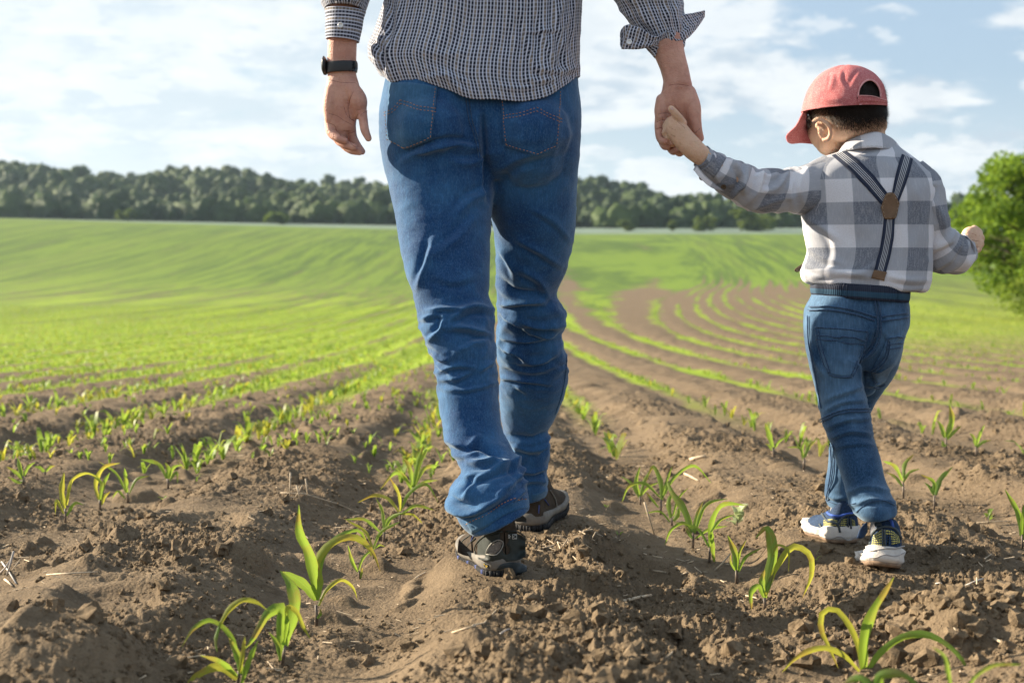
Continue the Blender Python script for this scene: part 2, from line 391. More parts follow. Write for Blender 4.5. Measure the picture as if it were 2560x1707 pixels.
def crumb_material():
    m, nt, b = material('soil_crumb')
    oi = N(nt, 'ShaderNodeObjectInfo'); tc = N(nt, 'ShaderNodeTexCoord'); g = N(nt, 'ShaderNodeNewGeometry')
    n = noise(nt, g.outputs['Position'], 60, 5, .6)
    c = mixc(nt, mapr(nt, n, .3, .7), (.108, .079, .050), (.235, .175, .112))
    L(nt, c, b.inputs['Base Color']); b.inputs['Roughness'].default_value = .95; b.inputs['Specular IOR Level'].default_value = .1
    bump = N(nt, 'ShaderNodeBump'); bump.inputs['Distance'].default_value = .004; L(nt, noise(nt, g.outputs['Position'], 220, 4, .7), bump.inputs['Height']); L(nt, bump.outputs[0], b.inputs['Normal'])
    return m
CRUMB = crumb_material()
def build_crumbs():
    n = 88000
    Y = 1.7 * (7.5 / 1.7) ** (rng.random(n) ** 1.15); X = (rng.random(n) * 2 - 1) * 0.49 * Y
    ph = row_phase(X, Y); c = 0.5 - 0.5 * np.cos(2 * np.pi * ph)
    dens = np.clip(.25 + .5 * c + 1.1 * pn2(X * 1.7 + 40, Y * 1.5 + 7) + .5 * pn2(X * 5 + 3, Y * 5), 0, 1)
    dens = np.where(X > .55 * Y / 2.4, np.clip(dens + .25, 0, 1), dens)
    k = rng.random(n) < dens
    X, Y = X[k], Y[k]; Z = near_z(X, Y, True)
    s = 0.0015 + 0.0055 * rng.random(len(X)) ** 4.5
    s = np.where(rng.random(len(X)) < .016 * (0.4 + dens[k]), 0.009 + .012 * rng.random(len(X)) ** 2, s)
    # a heap of larger clods in the right foreground
    m = 420; hx = rng.normal(.80, .17, m); hy = rng.normal(2.52, .16, m)
    hz = near_z(hx, hy, True) ; hs = 0.006 + 0.016 * rng.random(m) ** 2.2
    X = np.concatenate((X, hx)); Y = np.concatenate((Y, hy)); Z = np.concatenate((Z, hz)); s = np.concatenate((s, hs))
    scatter('soil_crumbs', np.stack((X, Y, Z + s * .15), -1), s, CRUMB, 2, 2.6, .62, seed=3, smooth=False)
build_crumbs()

# ------------------------------------------------------------------ wooded hill, far field, far woods
_ridge_px = spline([-1500, -300, 0, 200, 400, 600, 900, 1200, 1455, 1600, 1700, 1800, 1900, 2000, 2150, 2600, 4200],
                   [440, 425, 432, 438, 445, 455, 466, 468, 470, 480, 496, 508, 522, 545, 560, 572, 590])
def leaf_mat(name, c1, c2, sc=1.0, trans=.25, brown=None):
    m, nt, b = material(name)
    g = N(nt, 'ShaderNodeNewGeometry')
    n = noise(nt, g.outputs['Position'], sc, 4, .6); n2 = noise(nt, g.outputs['Position'], sc * 9, 3, .6)
    c = mixc(nt, mapr(nt, n, .35, .65), c1, c2)
    c = mixc(nt, mapr(nt, n2, .4, .75, 0, .5), c, tuple(min(1, x * 1.5) for x in c2))
    L(nt, c, b.inputs['Base Color']); b.inputs['Roughness'].default_value = .7; b.inputs['Specular IOR Level'].default_value = .2
    if trans:
        tr = N(nt, 'ShaderNodeBsdfTranslucent'); L(nt, mixc(nt, .5, c, (.30, .42, .04)), tr.inputs[0])
        mx = N(nt, 'ShaderNodeMixShader'); mx.inputs[0].default_value = trans
        L(nt, b.outputs[0], mx.inputs[1]); L(nt, tr.outputs[0], mx.inputs[2]); L(nt, mx.outputs[0], nt.nodes['Material Output'].inputs[0])
    return m
WOOD = leaf_mat('woodland_foliage', (.018, .038, .018), (.060, .092, .026), .022, .2)
def hill_z(X, Y):
    px = 1280 + FPX * X / Y
    top = CAM_H + (640 - _ridge_px(px)) / FPX * 620          # height at Y = 620 giving the skyline
    t = sstep(395, 620, Y)
    n = 3.0 * pn2(X * .012 + 3, Y * .012) + 1.2 * pn2(X * .03, Y * .03)
    b0 = base_z(X, np.full_like(X, 385.0)) - .4
    return b0 + (top - 6.5 - b0) * t + n * t
def build_hill():
    rows = np.concatenate((np.linspace(385, 660, 50), [800, 1200])); s = np.linspace(-.95, .95, 160)
    Y = np.repeat(rows[:, None], len(s), 1); X = Y * s[None, :]
    Z = hill_z(X, Y) - sstep(640, 1200, Y) * 30
    m, nt, b = material('woodland_floor'); b.inputs['Base Color'].default_value = (.035, .05, .02, 1); b.inputs['Roughness'].default_value = .9
    tag(link('wooded_hill', mesh_np('wooded_hill', np.stack((X, Y, Z), -1), grid_quads(len(rows), len(s))), m), kind='structure')
    pts = []; sc = []
    n = 8500
    Yt = 392 + 240 * rng.random(n) ** .9; Xt = (rng.random(n) * 2 - 1) * .62 * Yt
    Zt = hill_z(Xt, Yt); h = (3.2 + 5.5 * rng.random(n) ** 2.2) * (.75 + .5 * sstep(-.4, .5, pn2(Xt * .02, Yt * .02)))
    for k in range(5):
        a = rng.random(n) * 6.28; rr = h * .26 * rng.random(n)
        pts.append(np.stack((Xt + rr * np.cos(a), Yt + rr * np.sin(a), Zt + h * (.38 + .13 * k) - .05 * h * rng.random(n)), -1)); sc.append(h * (.36 - .045 * k) * (.7 + .5 * rng.random(n)))
    # scattered tall tops and a hedge along the foot of the hill
    m2 = 420; xe = (rng.random(m2) * 2 - 1) * .6 * 385; 
    ye = 378 + 8 * rng.random(m2); keep = (pn2(xe * .02, ye * 0 + 3) > -.1) | (xe < -5)
    xe, ye = xe[keep], ye[keep]
    pts.append(np.stack((xe, ye, base_z(xe, ye) + 1.6 + 1.5 * rng.random(len(xe))), -1)); sc.append(1.6 + 2.2 * rng.random(len(xe)))
    o = scatter('woodland', np.concatenate(pts), np.concatenate(sc), WOOD, 3, 2.2, .55, seed=11)
build_hill()

# ------------------------------------------------------------------ leafy trees and bushes that can be told apart
TREE = leaf_mat('tree_foliage', (.055, .115, .014), (.17, .27, .028), .9, .45)
BARK, _nt, _b = material('bark'); _b.inputs['Base Color'].default_value = (.09, .07, .05, 1); _b.inputs['Roughness'].default_value = .9
def leaf_cloud(name, blobs, n, size, mat, parent=None):
    """leaf-sized quads spread through a set of ellipsoids (centre, radii)"""
    vol = np.array([r[0] * r[1] * r[2] for c, r in blobs]) ** .75; pr = vol / vol.sum()
    idx = rng.choice(len(blobs), n, p=pr)
    d = rng.normal(size=(n, 3)); d /= np.linalg.norm(d, axis=1)[:, None]
    rad = rng.random(n) ** .28
    C = np.array([b[0] for b in blobs])[idx]; Rr = np.array([b[1] for b in blobs])[idx]
    bump = 1 + .25 * pn3(d[:, 0] * 3 + idx, d[:, 1] * 3, d[:, 2] * 3)
    p = C + d * Rr * (rad * bump)[:, None]
    u = rng.normal(size=(n, 3)); u /= np.linalg.norm(u, axis=1)[:, None]
    w = np.cross(u, rng.normal(size=(n, 3))); w /= np.linalg.norm(w, axis=1)[:, None]
    s = size * (.6 + .8 * rng.random(n))[:, None]
    v = np.stack((p - u * s * .5, p + w * s * .32, p + u * s * .5, p - w * s * .32), 1).reshape(-1, 3)
    return link(name, mesh_np(name, v, np.arange(4 * n).reshape(-1, 4)), mat, parent, smooth=False)
def tube_np(pts, rad, seg=8):
    pts = np.asarray(pts, float); n = len(pts); rad = np.broadcast_to(np.asarray(rad, float), (n,))
    T = np.gradient(pts, axis=0); T /= np.linalg.norm(T, axis=1)[:, None] + 1e-12
    ref = np.array((0, 0, 1.)) if abs(T[:, 2]).mean() < .8 else np.array((0, 1., 0))
    A = np.cross(T, ref); A /= np.linalg.norm(A, axis=1)[:, None] + 1e-12; B = np.cross(T, A)
    a = np.linspace(0, 2 * np.pi, seg, endpoint=False)
    v = pts[:, None] + rad[:, None, None] * (np.cos(a)[None, :, None] * A[:, None] + np.sin(a)[None, :, None] * B[:, None])
    v = v.reshape(-1, 3); q = grid_quads(n, seg, True)
    v = np.concatenate((v, pts[:1], pts[-1:])); t = []
    for j in range(seg):
        t.append((n * seg, (j + 1) % seg, j)); t.append((n * seg + 1, (n - 1) * seg + j, (n - 1) * seg + (j + 1) % seg))
    return v, q, np.array(t)
def tree(name, X, Y, h, wdt, label, cat, leaves, size, group=None, mat=TREE, trunk=True, nb=26, bq=1.0):
    z = float(near_z(np.array([X]), np.array([Y]), False)[0])
    r = empty(name, (X, Y, z - .05)); tag(r, label, cat, group)
    vs_, qs, ts, off = [], [], [], 0
    def add(p, q):
        nonlocal off
        v, qq, tt = tube_np(p, q, 8); vs_.append(v); qs.append(qq + off); ts.append(tt + off); off += len(v)
    blobs = []
    add([(X, Y, z - .05), (X + .02 * h, Y, z + .25 * h), (X - .02 * h, Y, z + .6 * h), (X, Y, z + .85 * h)], [.035 * h, .026 * h, .016 * h, .006 * h])
    for k in range(nb):
        a = random.random() * 6.28; hh = z + h * (.18 + .75 * random.random() ** .8) if trunk else z + h * (.15 + .7 * random.random())
        f = math.sin(math.pi * min(1, max(.08, (hh - z) / h)) ** .8)
        rr = wdt * .5 * (.25 + .6 * random.random()) * (.45 + .65 * f)
        c = (X + rr * math.cos(a), Y + rr * math.sin(a), hh)
        add([(X, Y, hh - .18 * h), ((X + c[0]) / 2, (Y + c[1]) / 2, hh - .06 * h), c], [.010 * h, .006 * h, .002 * h])
        q = bq * wdt * (.10 + .12 * random.random()); blobs.append((c, (q, q, q * .72)))
    link('trunk', mesh_np('trunk', np.concatenate(vs_), np.concatenate(qs), tris=np.concatenate(ts)), BARK, r)
    leaf_cloud('crown', blobs, leaves, size, mat, r)
    return r
tree('tree', 16.4, 44.0, 5.3, 5.9, 'large leafy green tree at the right edge of the field beyond the boy', 'tree', 30000, .14, nb=170, bq=.48)
tree('tree', 22.0, 58.0, 4.6, 5.5, 'second green tree partly behind the large tree at the right edge', 'tree', 9000, .2, nb=30)
BUSH = leaf_mat('bush_foliage', (.09, .14, .02), (.20, .26, .04), .9, .42)
for (X, Y, h, w, lab) in ((16.6, 42.0, 1.0, 4.2, 'yellow-green bush under the large tree at the right edge'),
                          
                          (19.5, 48, 1.8, 4.5, 'broad pale bush right of the large tree')):
    tree('bush', X, Y, h, w, lab, 'bush', 5000, .12, group='bushes at the field margin', mat=BUSH, trunk=False, nb=16)
DARKB = leaf_mat('dark_bush_foliage', (.04, .065, .016), (.085, .12, .026), .5, .25)
for (px, h, w, lab) in ((1560, 2.4, 4.5, 'small round bush on the far field edge right of the man'),
                        (1762, 4.0, 7.5, 'dark bush on the far field edge above the boy\'s raised arm'),
                        (1850, 5.5, 8.0, 'largest dark bush on the far field edge left of the boy'),
                        (1895, 3.5, 10, 'wide low bush on the far field edge nearest the boy'),
                        (1680, 2.8, 3.0, 'narrow bush on the far field edge under the clasped hands'),
                        (310, 2.4, 6.0, 'low bush on the far field edge at the left'),
                        (700, 2.6, 7.0, 'wide bush on the far field edge left of the man')):
    Yb = 345.0; X = (px - 1280) / FPX * Yb
    tree('bush', X, Yb, h, w, lab, 'bush', 900, .8, group='bushes on the far field edge', mat=DARKB, trunk=False, nb=9)
# ------------------------------------------------------------------ modelling tools for bodies and clothes
def catmull(K, n, closed=False):
    """K: (k, d) keys -> (n, d) smooth samples, spaced by the length of the first three columns"""
    K = np.asarray(K, float)
    d = np.linalg.norm(np.diff(K[:, :3] if K.shape[1] == 3 else K[:, :2], axis=0), axis=1) + 1e-9
    s = np.concatenate(([0], np.cumsum(d))); x = np.linspace(0, s[-1], n)
    m = np.zeros_like(K)
    m[1:-1] = ((K[1:-1] - K[:-2]) / d[:-1, None] * d[1:, None] + (K[2:] - K[1:-1]) / d[1:, None] * d[:-1, None]) / (d[:-1] + d[1:])[:, None]
    m[0] = (K[1] - K[0]) / d[0]; m[-1] = (K[-1] - K[-2]) / d[-1]
    i = np.clip(np.searchsorted(s, x, side='right') - 1, 0, len(K) - 2); h = d[i][:, None]; t = ((x - s[i]) / d[i])[:, None]
    return (2*t**3 - 3*t**2 + 1) * K[i] + (t**3 - 2*t**2 + t) * h * m[i] + (-2*t**3 + 3*t**2) * K[i+1] + (t**3 - t**2) * h * m[i+1]
def PV(px, py, Y):
    cx = (px - 1280) / FPX; cy = (853.5 - py) / FPX
    t = Y / (CP + cy * SP)
    return np.stack((cx * t, Y + 0 * cx, CAM_H + (-SP + cy * CP) * t), -1)
class Loft:
    """tube through cross-sections given as left and right outline points of the photograph,
    a distance Y and a half depth: real sections in space"""
    def __init__(self, keys, nr, nc, ex=2.0, vertical=True):
        K = catmull(keys, nr); self.nr, self.nc = nr, nc
        Lp = PV(K[:, 0], K[:, 1], K[:, 4]); Rp = PV(K[:, 2], K[:, 3], K[:, 4])
        self.C = (Lp + Rp) / 2; h = (Rp - Lp) / 2; hl = np.linalg.norm(h, axis=1)[:, None]
        T = np.gradient(self.C, axis=0); T /= np.linalg.norm(T, axis=1)[:, None] + 1e-9
        D = np.cross(T, h / hl); D /= np.linalg.norm(D, axis=1)[:, None] + 1e-9
        D = np.where(D[:, 1:2] < 0, -D, D)
        if vertical is not True:
            D = D * (1 - vertical) + np.array((0, 1., 0)) * vertical
        else: D = np.tile(np.array((0, 1., 0)), (nr, 1))
        ry = K[:, 5:6]
        a = np.linspace(0, 2 * np.pi, nc, endpoint=False) + np.pi / 2
        ca, sa = np.cos(a), np.sin(a)
        f = lambda c: np.sign(c) * np.abs(c) ** (2 / ex)
        self.V = self.C[:, None] + f(ca)[None, :, None] * h[:, None] + f(sa)[None, :, None] * (D * ry)[:, None]
        # fabric coordinates
        seg = np.linalg.norm(np.roll(self.V, -1, 1) - self.V, axis=2)
        circ = seg.sum(1); u = np.concatenate((np.zeros((nr, 1)), np.cumsum(seg, 1)[:, :-1]), 1) / circ[:, None]
        self.U = u * circ.mean(); self.circ = circ.mean()
        ds = np.linalg.norm(np.diff(self.C, axis=0), axis=1); self.S = np.concatenate(([0], np.cumsum(ds)))
    def normals(self):
        V = self.V; du = np.roll(V, -1, 1) - np.roll(V, 1, 1); dv = np.gradient(V, axis=0)
        n = np.cross(dv, du); n /= np.linalg.norm(n, axis=2)[..., None] + 1e-12
        out = ((V - self.C[:, None]) * n).sum(-1).mean()
        return n if out > 0 else -n
    def mesh(self, name, cap=False, uoff=0.0, voff=0.0, thick=0.0):
        V = self.V; nr, nc = self.nr, self.nc
        Vc = np.concatenate((V, V[:, :1]), 1)      # duplicated seam for clean fabric coordinates
        Uc = np.concatenate((self.U, np.full((nr, 1), self.circ)), 1) + uoff
        Sv = np.repeat(self.S[:, None], nc + 1, 1) + voff
        uv = np.stack((Uc, Sv), -1).reshape(-1, 2)
        return Vc.reshape(-1, 3), grid_quads(nr, nc + 1), uv
def merge(parts):
    """parts: list of (verts, quads, uv) -> one"""
    vs_, qs, us, off = [], [], [], 0
    for v, q, u in parts:
        vs_.append(v.reshape(-1, 3)); qs.append(q + off); us.append(u if u is not None else np.zeros((len(v.reshape(-1, 3)), 2))); off += len(vs_[-1])
    return np.concatenate(vs_), np.concatenate(qs), np.concatenate(us)
def closed_loft(keys, nr=60, nc=40, ex=2.0, vertical=True, shrink=1.0):
    lo = Loft(keys, nr, nc, ex, vertical); V = lo.V
    if shrink != 1.0: V = lo.C[:, None] + (V - lo.C[:, None]) * shrink
    v = np.concatenate((V.reshape(-1, 3), lo.C[:1], lo.C[-1:]))
    q = grid_quads(nr, nc, True); n = nr * nc
    j = np.arange(nc); t = np.concatenate((np.stack((np.full(nc, n), (j + 1) % nc, j), 1), np.stack((np.full(nc, n + 1), (nr - 1) * nc + j, (nr - 1) * nc + (j + 1) % nc), 1)))
    return v, q, t
def capsule(pts, rad, seg=14, per=6, flat=None):
    """round-ended tapered limb through points; flat=(vec, factor) squashes the section along vec"""
    pts = np.asarray(pts, float); rad = np.asarray(rad, float)
    K = np.concatenate((pts, rad[:, None]), 1)
    d = np.linalg.norm(np.diff(pts, axis=0), axis=1); s = np.concatenate(([0], np.cumsum(d)))
    x = np.linspace(0, s[-1], per * (len(pts) - 1) + 1)
    f = [spline(s, K[:, i]) for i in range(4)] if len(pts) > 2 else [lambda q, i=i: np.interp(q, s, K[:, i]) for i in range(4)]
    c = np.stack([g(x) for g in f], 1)
    T0 = c[1, :3] - c[0, :3]; T0 /= np.linalg.norm(T0); T1 = c[-1, :3] - c[-2, :3]; T1 /= np.linalg.norm(T1)
    a = np.array([1.25, 1.0, .65, .3]); 
    h0 = np.stack([np.append(c[0, :3] - T0 * c[0, 3] * math.sin(t), c[0, 3] * max(math.cos(t), .02)) for t in (1.55, 1.2, .8, .4)])
    h1 = np.stack([np.append(c[-1, :3] + T1 * c[-1, 3] * math.sin(t), c[-1, 3] * max(math.cos(t), .02)) for t in (.4, .8, 1.2, 1.55)])
    c = np.concatenate((h0, c, h1))
    v, q, t = tube_np(c[:, :3], np.maximum(c[:, 3], 1e-4), seg)
    if flat is not None:
        ax = np.asarray(flat[0], float); ax /= np.linalg.norm(ax)
        n = len(c); vv = v[:n * seg].reshape(n, seg, 3); dlt = vv - c[:, None, :3]
        dlt -= (dlt @ ax)[..., None] * ax * (1 - flat[1]); v[:n * seg] = (c[:, None, :3] + dlt).reshape(-1, 3)
    return v, q, t
def ellipsoid(c, r, rot=None, nu=24, nv=14):
    th = np.linspace(0.02, np.pi - .02, nv); ph = np.linspace(0, 2 * np.pi, nu, endpoint=False)
    d = np.stack((np.sin(th)[:, None] * np.cos(ph), np.sin(th)[:, None] * np.sin(ph), np.repeat(np.cos(th)[:, None], nu, 1)), -1) * np.asarray(r)
    if rot is not None: d = d @ np.array(rot).T
    v = d.reshape(-1, 3) + np.asarray(c); n = nu * nv; q = grid_quads(nv, nu, True)
    v = np.concatenate((v, v[:nu].mean(0)[None], v[n - nu:n].mean(0)[None])); j = np.arange(nu)
    t = np.concatenate((np.stack((np.full(nu, n), (j + 1) % nu, j), 1), np.stack((np.full(nu, n + 1), n - nu + j, n - nu + (j + 1) % nu), 1)))
    return v, q, t
def fuse(name, pieces, voxel, smooth=4, fac=.5, dec=None):
    """join closed pieces and take one continuous surface round them"""
    vs_, qs, ts, off = [], [], [], 0
    for v, q, t in pieces:
        vs_.append(v); qs.append(q + off); ts.append(t + off); off += len(v)
    me = mesh_np(name, np.concatenate(vs_), np.concatenate(qs), tris=np.concatenate(ts))
    o = bpy.data.objects.new(name, me); COL.objects.link(o)
    md = o.modifiers.new('r', 'REMESH'); md.mode = 'VOXEL'; md.voxel_size = voxel
    if smooth:
        ms = o.modifiers.new('s', 'SMOOTH'); ms.factor = fac; ms.iterations = smooth
    if dec:
        mdd = o.modifiers.new('d', 'DECIMATE'); mdd.ratio = dec
    dg = bpy.context.evaluated_depsgraph_get(); dg.update()
    me2 = bpy.data.meshes.new_from_object(o.evaluated_get(dg))
    bpy.data.objects.remove(o); bpy.data.meshes.remove(me)
    me2.name = name; me2.materials.clear()
    return me2
def get_v(me):
    a = np.empty(len(me.vertices) * 3, np.float32); me.vertices.foreach_get('co', a); return a.reshape(-1, 3).astype(float)
def set_v(me, v): me.vertices.foreach_set('co', np.asarray(v, np.float32).reshape(-1)); me.update()
def get_n(me):
    a = np.empty(len(me.vertices) * 3, np.float32); me.vertex_normals.foreach_get('vector', a); return a.reshape(-1, 3).astype(float)
def folds_disp(pp, ny, strokes):
    """height added by fabric folds; strokes: (points, width px, height m[, sharp])"""
    out = np.zeros(len(pp)); face = np.clip(.35 - ny, 0, 1); face = np.minimum(face * 2, 1)
    for st in strokes:
        pts, w, A = np.array(st[0], float), st[1], st[2]
        if len(pts) > 2: pts = catmull(pts, max(6, len(pts) * 4))
        lo_, hi_ = pts.min(0) - 4 * w, pts.max(0) + 4 * w
        k = np.where((pp[:, 0] > lo_[0]) & (pp[:, 0] < hi_[0]) & (pp[:, 1] > lo_[1]) & (pp[:, 1] < hi_[1]))[0]
        if not len(k): continue
        q = pp[k]; best = np.full(len(k), 1e9); sd = np.zeros(len(k)); tt = np.zeros(len(k)); n = len(pts) - 1
        for i in range(n):
            a, b = pts[i], pts[i + 1]; ab = b - a; L2 = (ab ** 2).sum() + 1e-9
            t = np.clip(((q - a) @ ab) / L2, 0, 1); d = q - (a + t[:, None] * ab); dd = np.hypot(d[:, 0], d[:, 1])
            s = np.sign(ab[0] * d[:, 1] - ab[1] * d[:, 0]); m = dd < best
            best = np.where(m, dd, best); sd = np.where(m, dd * s, sd); tt = np.where(m, (i + t) / n, tt)
        taper = np.sin(np.pi * np.clip(tt * .92 + .04, 0, 1)) ** .6
        x = sd / w
        prof = np.exp(-np.abs(x) ** 1.35) - .55 * np.exp(-((x - 1.7) / .8) ** 2)
        out[k] += A * taper * prof
    return out * face
def bvh_of(*meshes):
    vs_, ps, off = [], [], 0
    for me in meshes:
        vs_ += [tuple(x) for x in get_v(me)]; ps += [tuple(i + off for i in p.vertices) for p in me.polygons]; off = len(vs_)
    return BVHTree.FromPolygons(vs_, ps)
def cast(bvh, px, py, fall=None):
    o = Vector((0, 0, CAM_H)); d = Vector(P(px, py, 1.0) - np.array((0, 0, CAM_H))).normalized()
    h = bvh.ray_cast(o, d)
    if h[0] is None: return None if fall is None else (P(px, py, fall), np.array((0, -1., 0)))
    n = np.array(h[1]); n = n if n @ np.array(d) < 0 else -n
    return np.array(h[0]), n
def on_surface(bvh, pts, lift=.002, fall=None):
    out = []; last = None
    for x, y in pts:
        h = cast(bvh, x, y)
        if h is None:
            if last is None: out.append(None); continue
            out.append(P(x, y, last)); continue
        last = h[0][1]; out.append(h[0] + h[1] * lift)
    f = next((o for o in out if o is not None), None)
    if f is None: return None
    return np.array([o if o is not None else f for o in out])
def patch(name, bvh, top, bot, ns, nt_, lift, mat, parent, edge=.0015, bulge=0.0, smoothit=2, uvs=1.0, norm=False):
    """a piece of cloth or leather laid on a surface, between two outline curves"""
    T = catmull(top, ns) if len(top) > 2 else np.array([np.array(top[0]) + (np.array(top[1]) - top[0]) * t for t in np.linspace(0, 1, ns)])
    def lin(K, n):
        K = np.array(K, float); d = np.concatenate(([0], np.cumsum(np.hypot(*np.diff(K, axis=0).T)))); x = np.linspace(0, d[-1], n)
        return np.stack((np.interp(x, d, K[:, 0]), np.interp(x, d, K[:, 1])), 1)
    T = lin(top, ns); B = lin(bot, ns)
    t = np.linspace(0, 1, nt_)[:, None, None]; G = T[None] * (1 - t) + B[None] * t
    pts = on_surface(bvh, G.reshape(-1, 2), lift)
    if pts is None: return None
    pts = pts.reshape(nt_, ns, 3)
    for _ in range(smoothit):
        q = pts.copy(); q[1:-1] = (pts[:-2] + pts[1:-1] * 2 + pts[2:]) / 4; pts = q.copy(); q[:, 1:-1] = (pts[:, :-2] + pts[:, 1:-1] * 2 + pts[:, 2:]) / 4; pts = q
    # rim that goes back into the surface: real thickness
    d = pts - np.array((0, 0, CAM_H)); d /= np.linalg.norm(d, axis=2)[..., None]
    back = pts + d * (lift + edge + .002)
    P2 = np.concatenate((back[:1], pts, back[-1:]), 0); P2 = np.concatenate((np.concatenate((back[:1, :1], back[:, :1], back[-1:, :1]), 0), P2, np.concatenate((back[:1, -1:], back[:, -1:], back[-1:, -1:]), 0)), 1)
    nr, nc = P2.shape[:2]
    u = np.linspace(0, 1, nc)[None].repeat(nr, 0) * np.linalg.norm(pts[0, -1] - pts[0, 0]); v = np.linspace(0, 1, nr)[:, None].repeat(nc, 1) * np.linalg.norm(pts[-1, 0] - pts[0, 0])
    if norm: u = np.linspace(0, 1, nc)[None].repeat(nr, 0) * np.linalg.norm(np.diff(pts[0], axis=0), axis=1).sum(); v = np.clip((np.arange(nr) - 1) / max(nr - 3, 1), 0, 1)[:, None].repeat(nc, 1)
    me = mesh_np(name, P2.reshape(-1, 3), grid_quads(nr, nc), uv=np.stack((u, v), -1).reshape(-1, 2) * uvs)
    return link(name, me, mat, parent)
def cords(name, bvh, lines, rad, mat, parent, lift=.0012, step=5, dash=None):
    """threads, seams and creases laid on a surface, all in one small mesh"""
    vs_, qs, ts, off = [], [], [], 0
    for ln_ in lines:
        K = np.array(ln_, float); n = max(2, int(np.hypot(*np.diff(K, axis=0).T).sum() / step))
        K = catmull(K, n) if len(K) > 2 else np.stack([K[0] + (K[1] - K[0]) * t for t in np.linspace(0, 1, n)])
        p = on_surface(bvh, K, lift)
        if p is None: continue
        segs = [p] if dash is None else [p[i:i + 2] for i in range(0, len(p) - 1, 2)]
        for s_ in segs:
            if len(s_) < 2 or np.linalg.norm(s_[-1] - s_[0]) < 1e-5: continue
            v, q, t = tube_np(s_, rad, 5); vs_.append(v); qs.append(q + off); ts.append(t + off); off += len(v)
    if not vs_: return None
    o = link(name, mesh_np(name, np.concatenate(vs_), np.concatenate(qs), tris=np.concatenate(ts)), mat, parent)
    if len(vs_) > 1: o['kind'] = 'stuff'
    return o
def disc(name, c, n, r, th, mat, parent, seg=20):
    """a small button: rounded disc with a raised rim"""
    n = Vector(n).normalized(); q = n.to_track_quat('Z', 'Y')
    prof = [(0, .4 * th), (.55 * r, .4 * th), (.68 * r, th), (.88 * r, th), (r, .6 * th), (r, -.3 * th)]
    v = []
    for rr, z in prof:
        for k in range(seg):
            a = 2 * math.pi * k / seg; v.append(tuple(Vector(c) + q @ Vector((max(rr, 1e-5) * math.cos(a), max(rr, 1e-5) * math.sin(a), z))))
    return link(name, mesh_np(name, v, grid_quads(len(prof), seg, True)), mat, parent)

# ------------------------------------------------------------------ cloth, skin and leather materials
def denim(name, deep, pale, fade=.5):
    m, nt, b = material(name)
    o = N(nt, 'ShaderNodeTexCoord').outputs['Object']
    mp = N(nt, 'ShaderNodeMapping'); mp.inputs['Scale'].default_value = (1, 1, .35); L(nt, o, mp.inputs[0])
    mp2 = N(nt, 'ShaderNodeMapping'); mp2.inputs['Scale'].default_value = (1, 1, .12); L(nt, o, mp2.inputs[0])
    n1 = noise(nt, mp.outputs[0], 520, 3, .7); n2 = noise(nt, o, 9, 4, .6); n3 = noise(nt, mp2.outputs[0], 240, 2, .6)
    c = mixc(nt, mapr(nt, n2, .35, .68, 0, fade), deep, pale)
    c = mixc(nt, mapr(nt, n1, .42, .66, 0, .5), c, (.07, .17, .32))
    c = mixc(nt, mapr(nt, n3, .45, .65, .25, 0), c, tuple(x * .4 for x in deep))
    L(nt, c, b.inputs['Base Color']); b.inputs['Roughness'].default_value = .85; b.inputs['Specular IOR Level'].default_value = .15
    b.inputs['Sheen Weight'].default_value = .36; b.inputs['Sheen Roughness'].default_value = .5; b.inputs['Sheen Tint'].default_value = (.75, .9, 1, 1)
    bump = N(nt, 'ShaderNodeBump'); bump.inputs['Distance'].default_value = .0012; bump.inputs['Strength'].default_value = .7
    L(nt, mathn(nt, 'ADD', n1, mathn(nt, 'MULTIPLY', noise(nt, o, 90, 3, .6), .8)), bump.inputs['Height']); L(nt, bump.outputs[0], b.inputs['Normal'])
    return m
def uvsep(nt):
    uv = N(nt, 'ShaderNodeUVMap'); uv.uv_map = 'uv'; s = N(nt, 'ShaderNodeSeparateXYZ'); L(nt, uv.outputs[0], s.inputs[0]); return uv.outputs[0], s.outputs[0], s.outputs[1]
def band(nt, x, period, lo, hi, soft=.02):
    f = mathn(nt, 'FRACT', mathn(nt, 'ADD', mathn(nt, 'DIVIDE', x, period), 100.0))
    return mathn(nt, 'MULTIPLY', mapr(nt, f, lo - soft, lo + soft), mapr(nt, f, hi - soft, hi + soft, 1, 0))
def cloth_finish(nt, b, c, uv, bumpd=.0004, trans=.1):
    L(nt, c, b.inputs['Base Color']); b.inputs['Roughness'].default_value = .85; b.inputs['Specular IOR Level'].default_value = .12
    b.inputs['Sheen Weight'].default_value = .2
    bump = N(nt, 'ShaderNodeBump'); bump.inputs['Distance'].default_value = bumpd
    L(nt, noise(nt, uv, 900, 2, .6), bump.inputs['Height']); L(nt, bump.outputs[0], b.inputs['Normal'])
    if trans:
        tr = N(nt, 'ShaderNodeBsdfTranslucent'); L(nt, c, tr.inputs[0]); mx = N(nt, 'ShaderNodeMixShader'); mx.inputs[0].default_value = trans
        L(nt, b.outputs[0], mx.inputs[1]); L(nt, tr.outputs[0], mx.inputs[2]); L(nt, mx.outputs[0], nt.nodes['Material Output'].inputs[0])
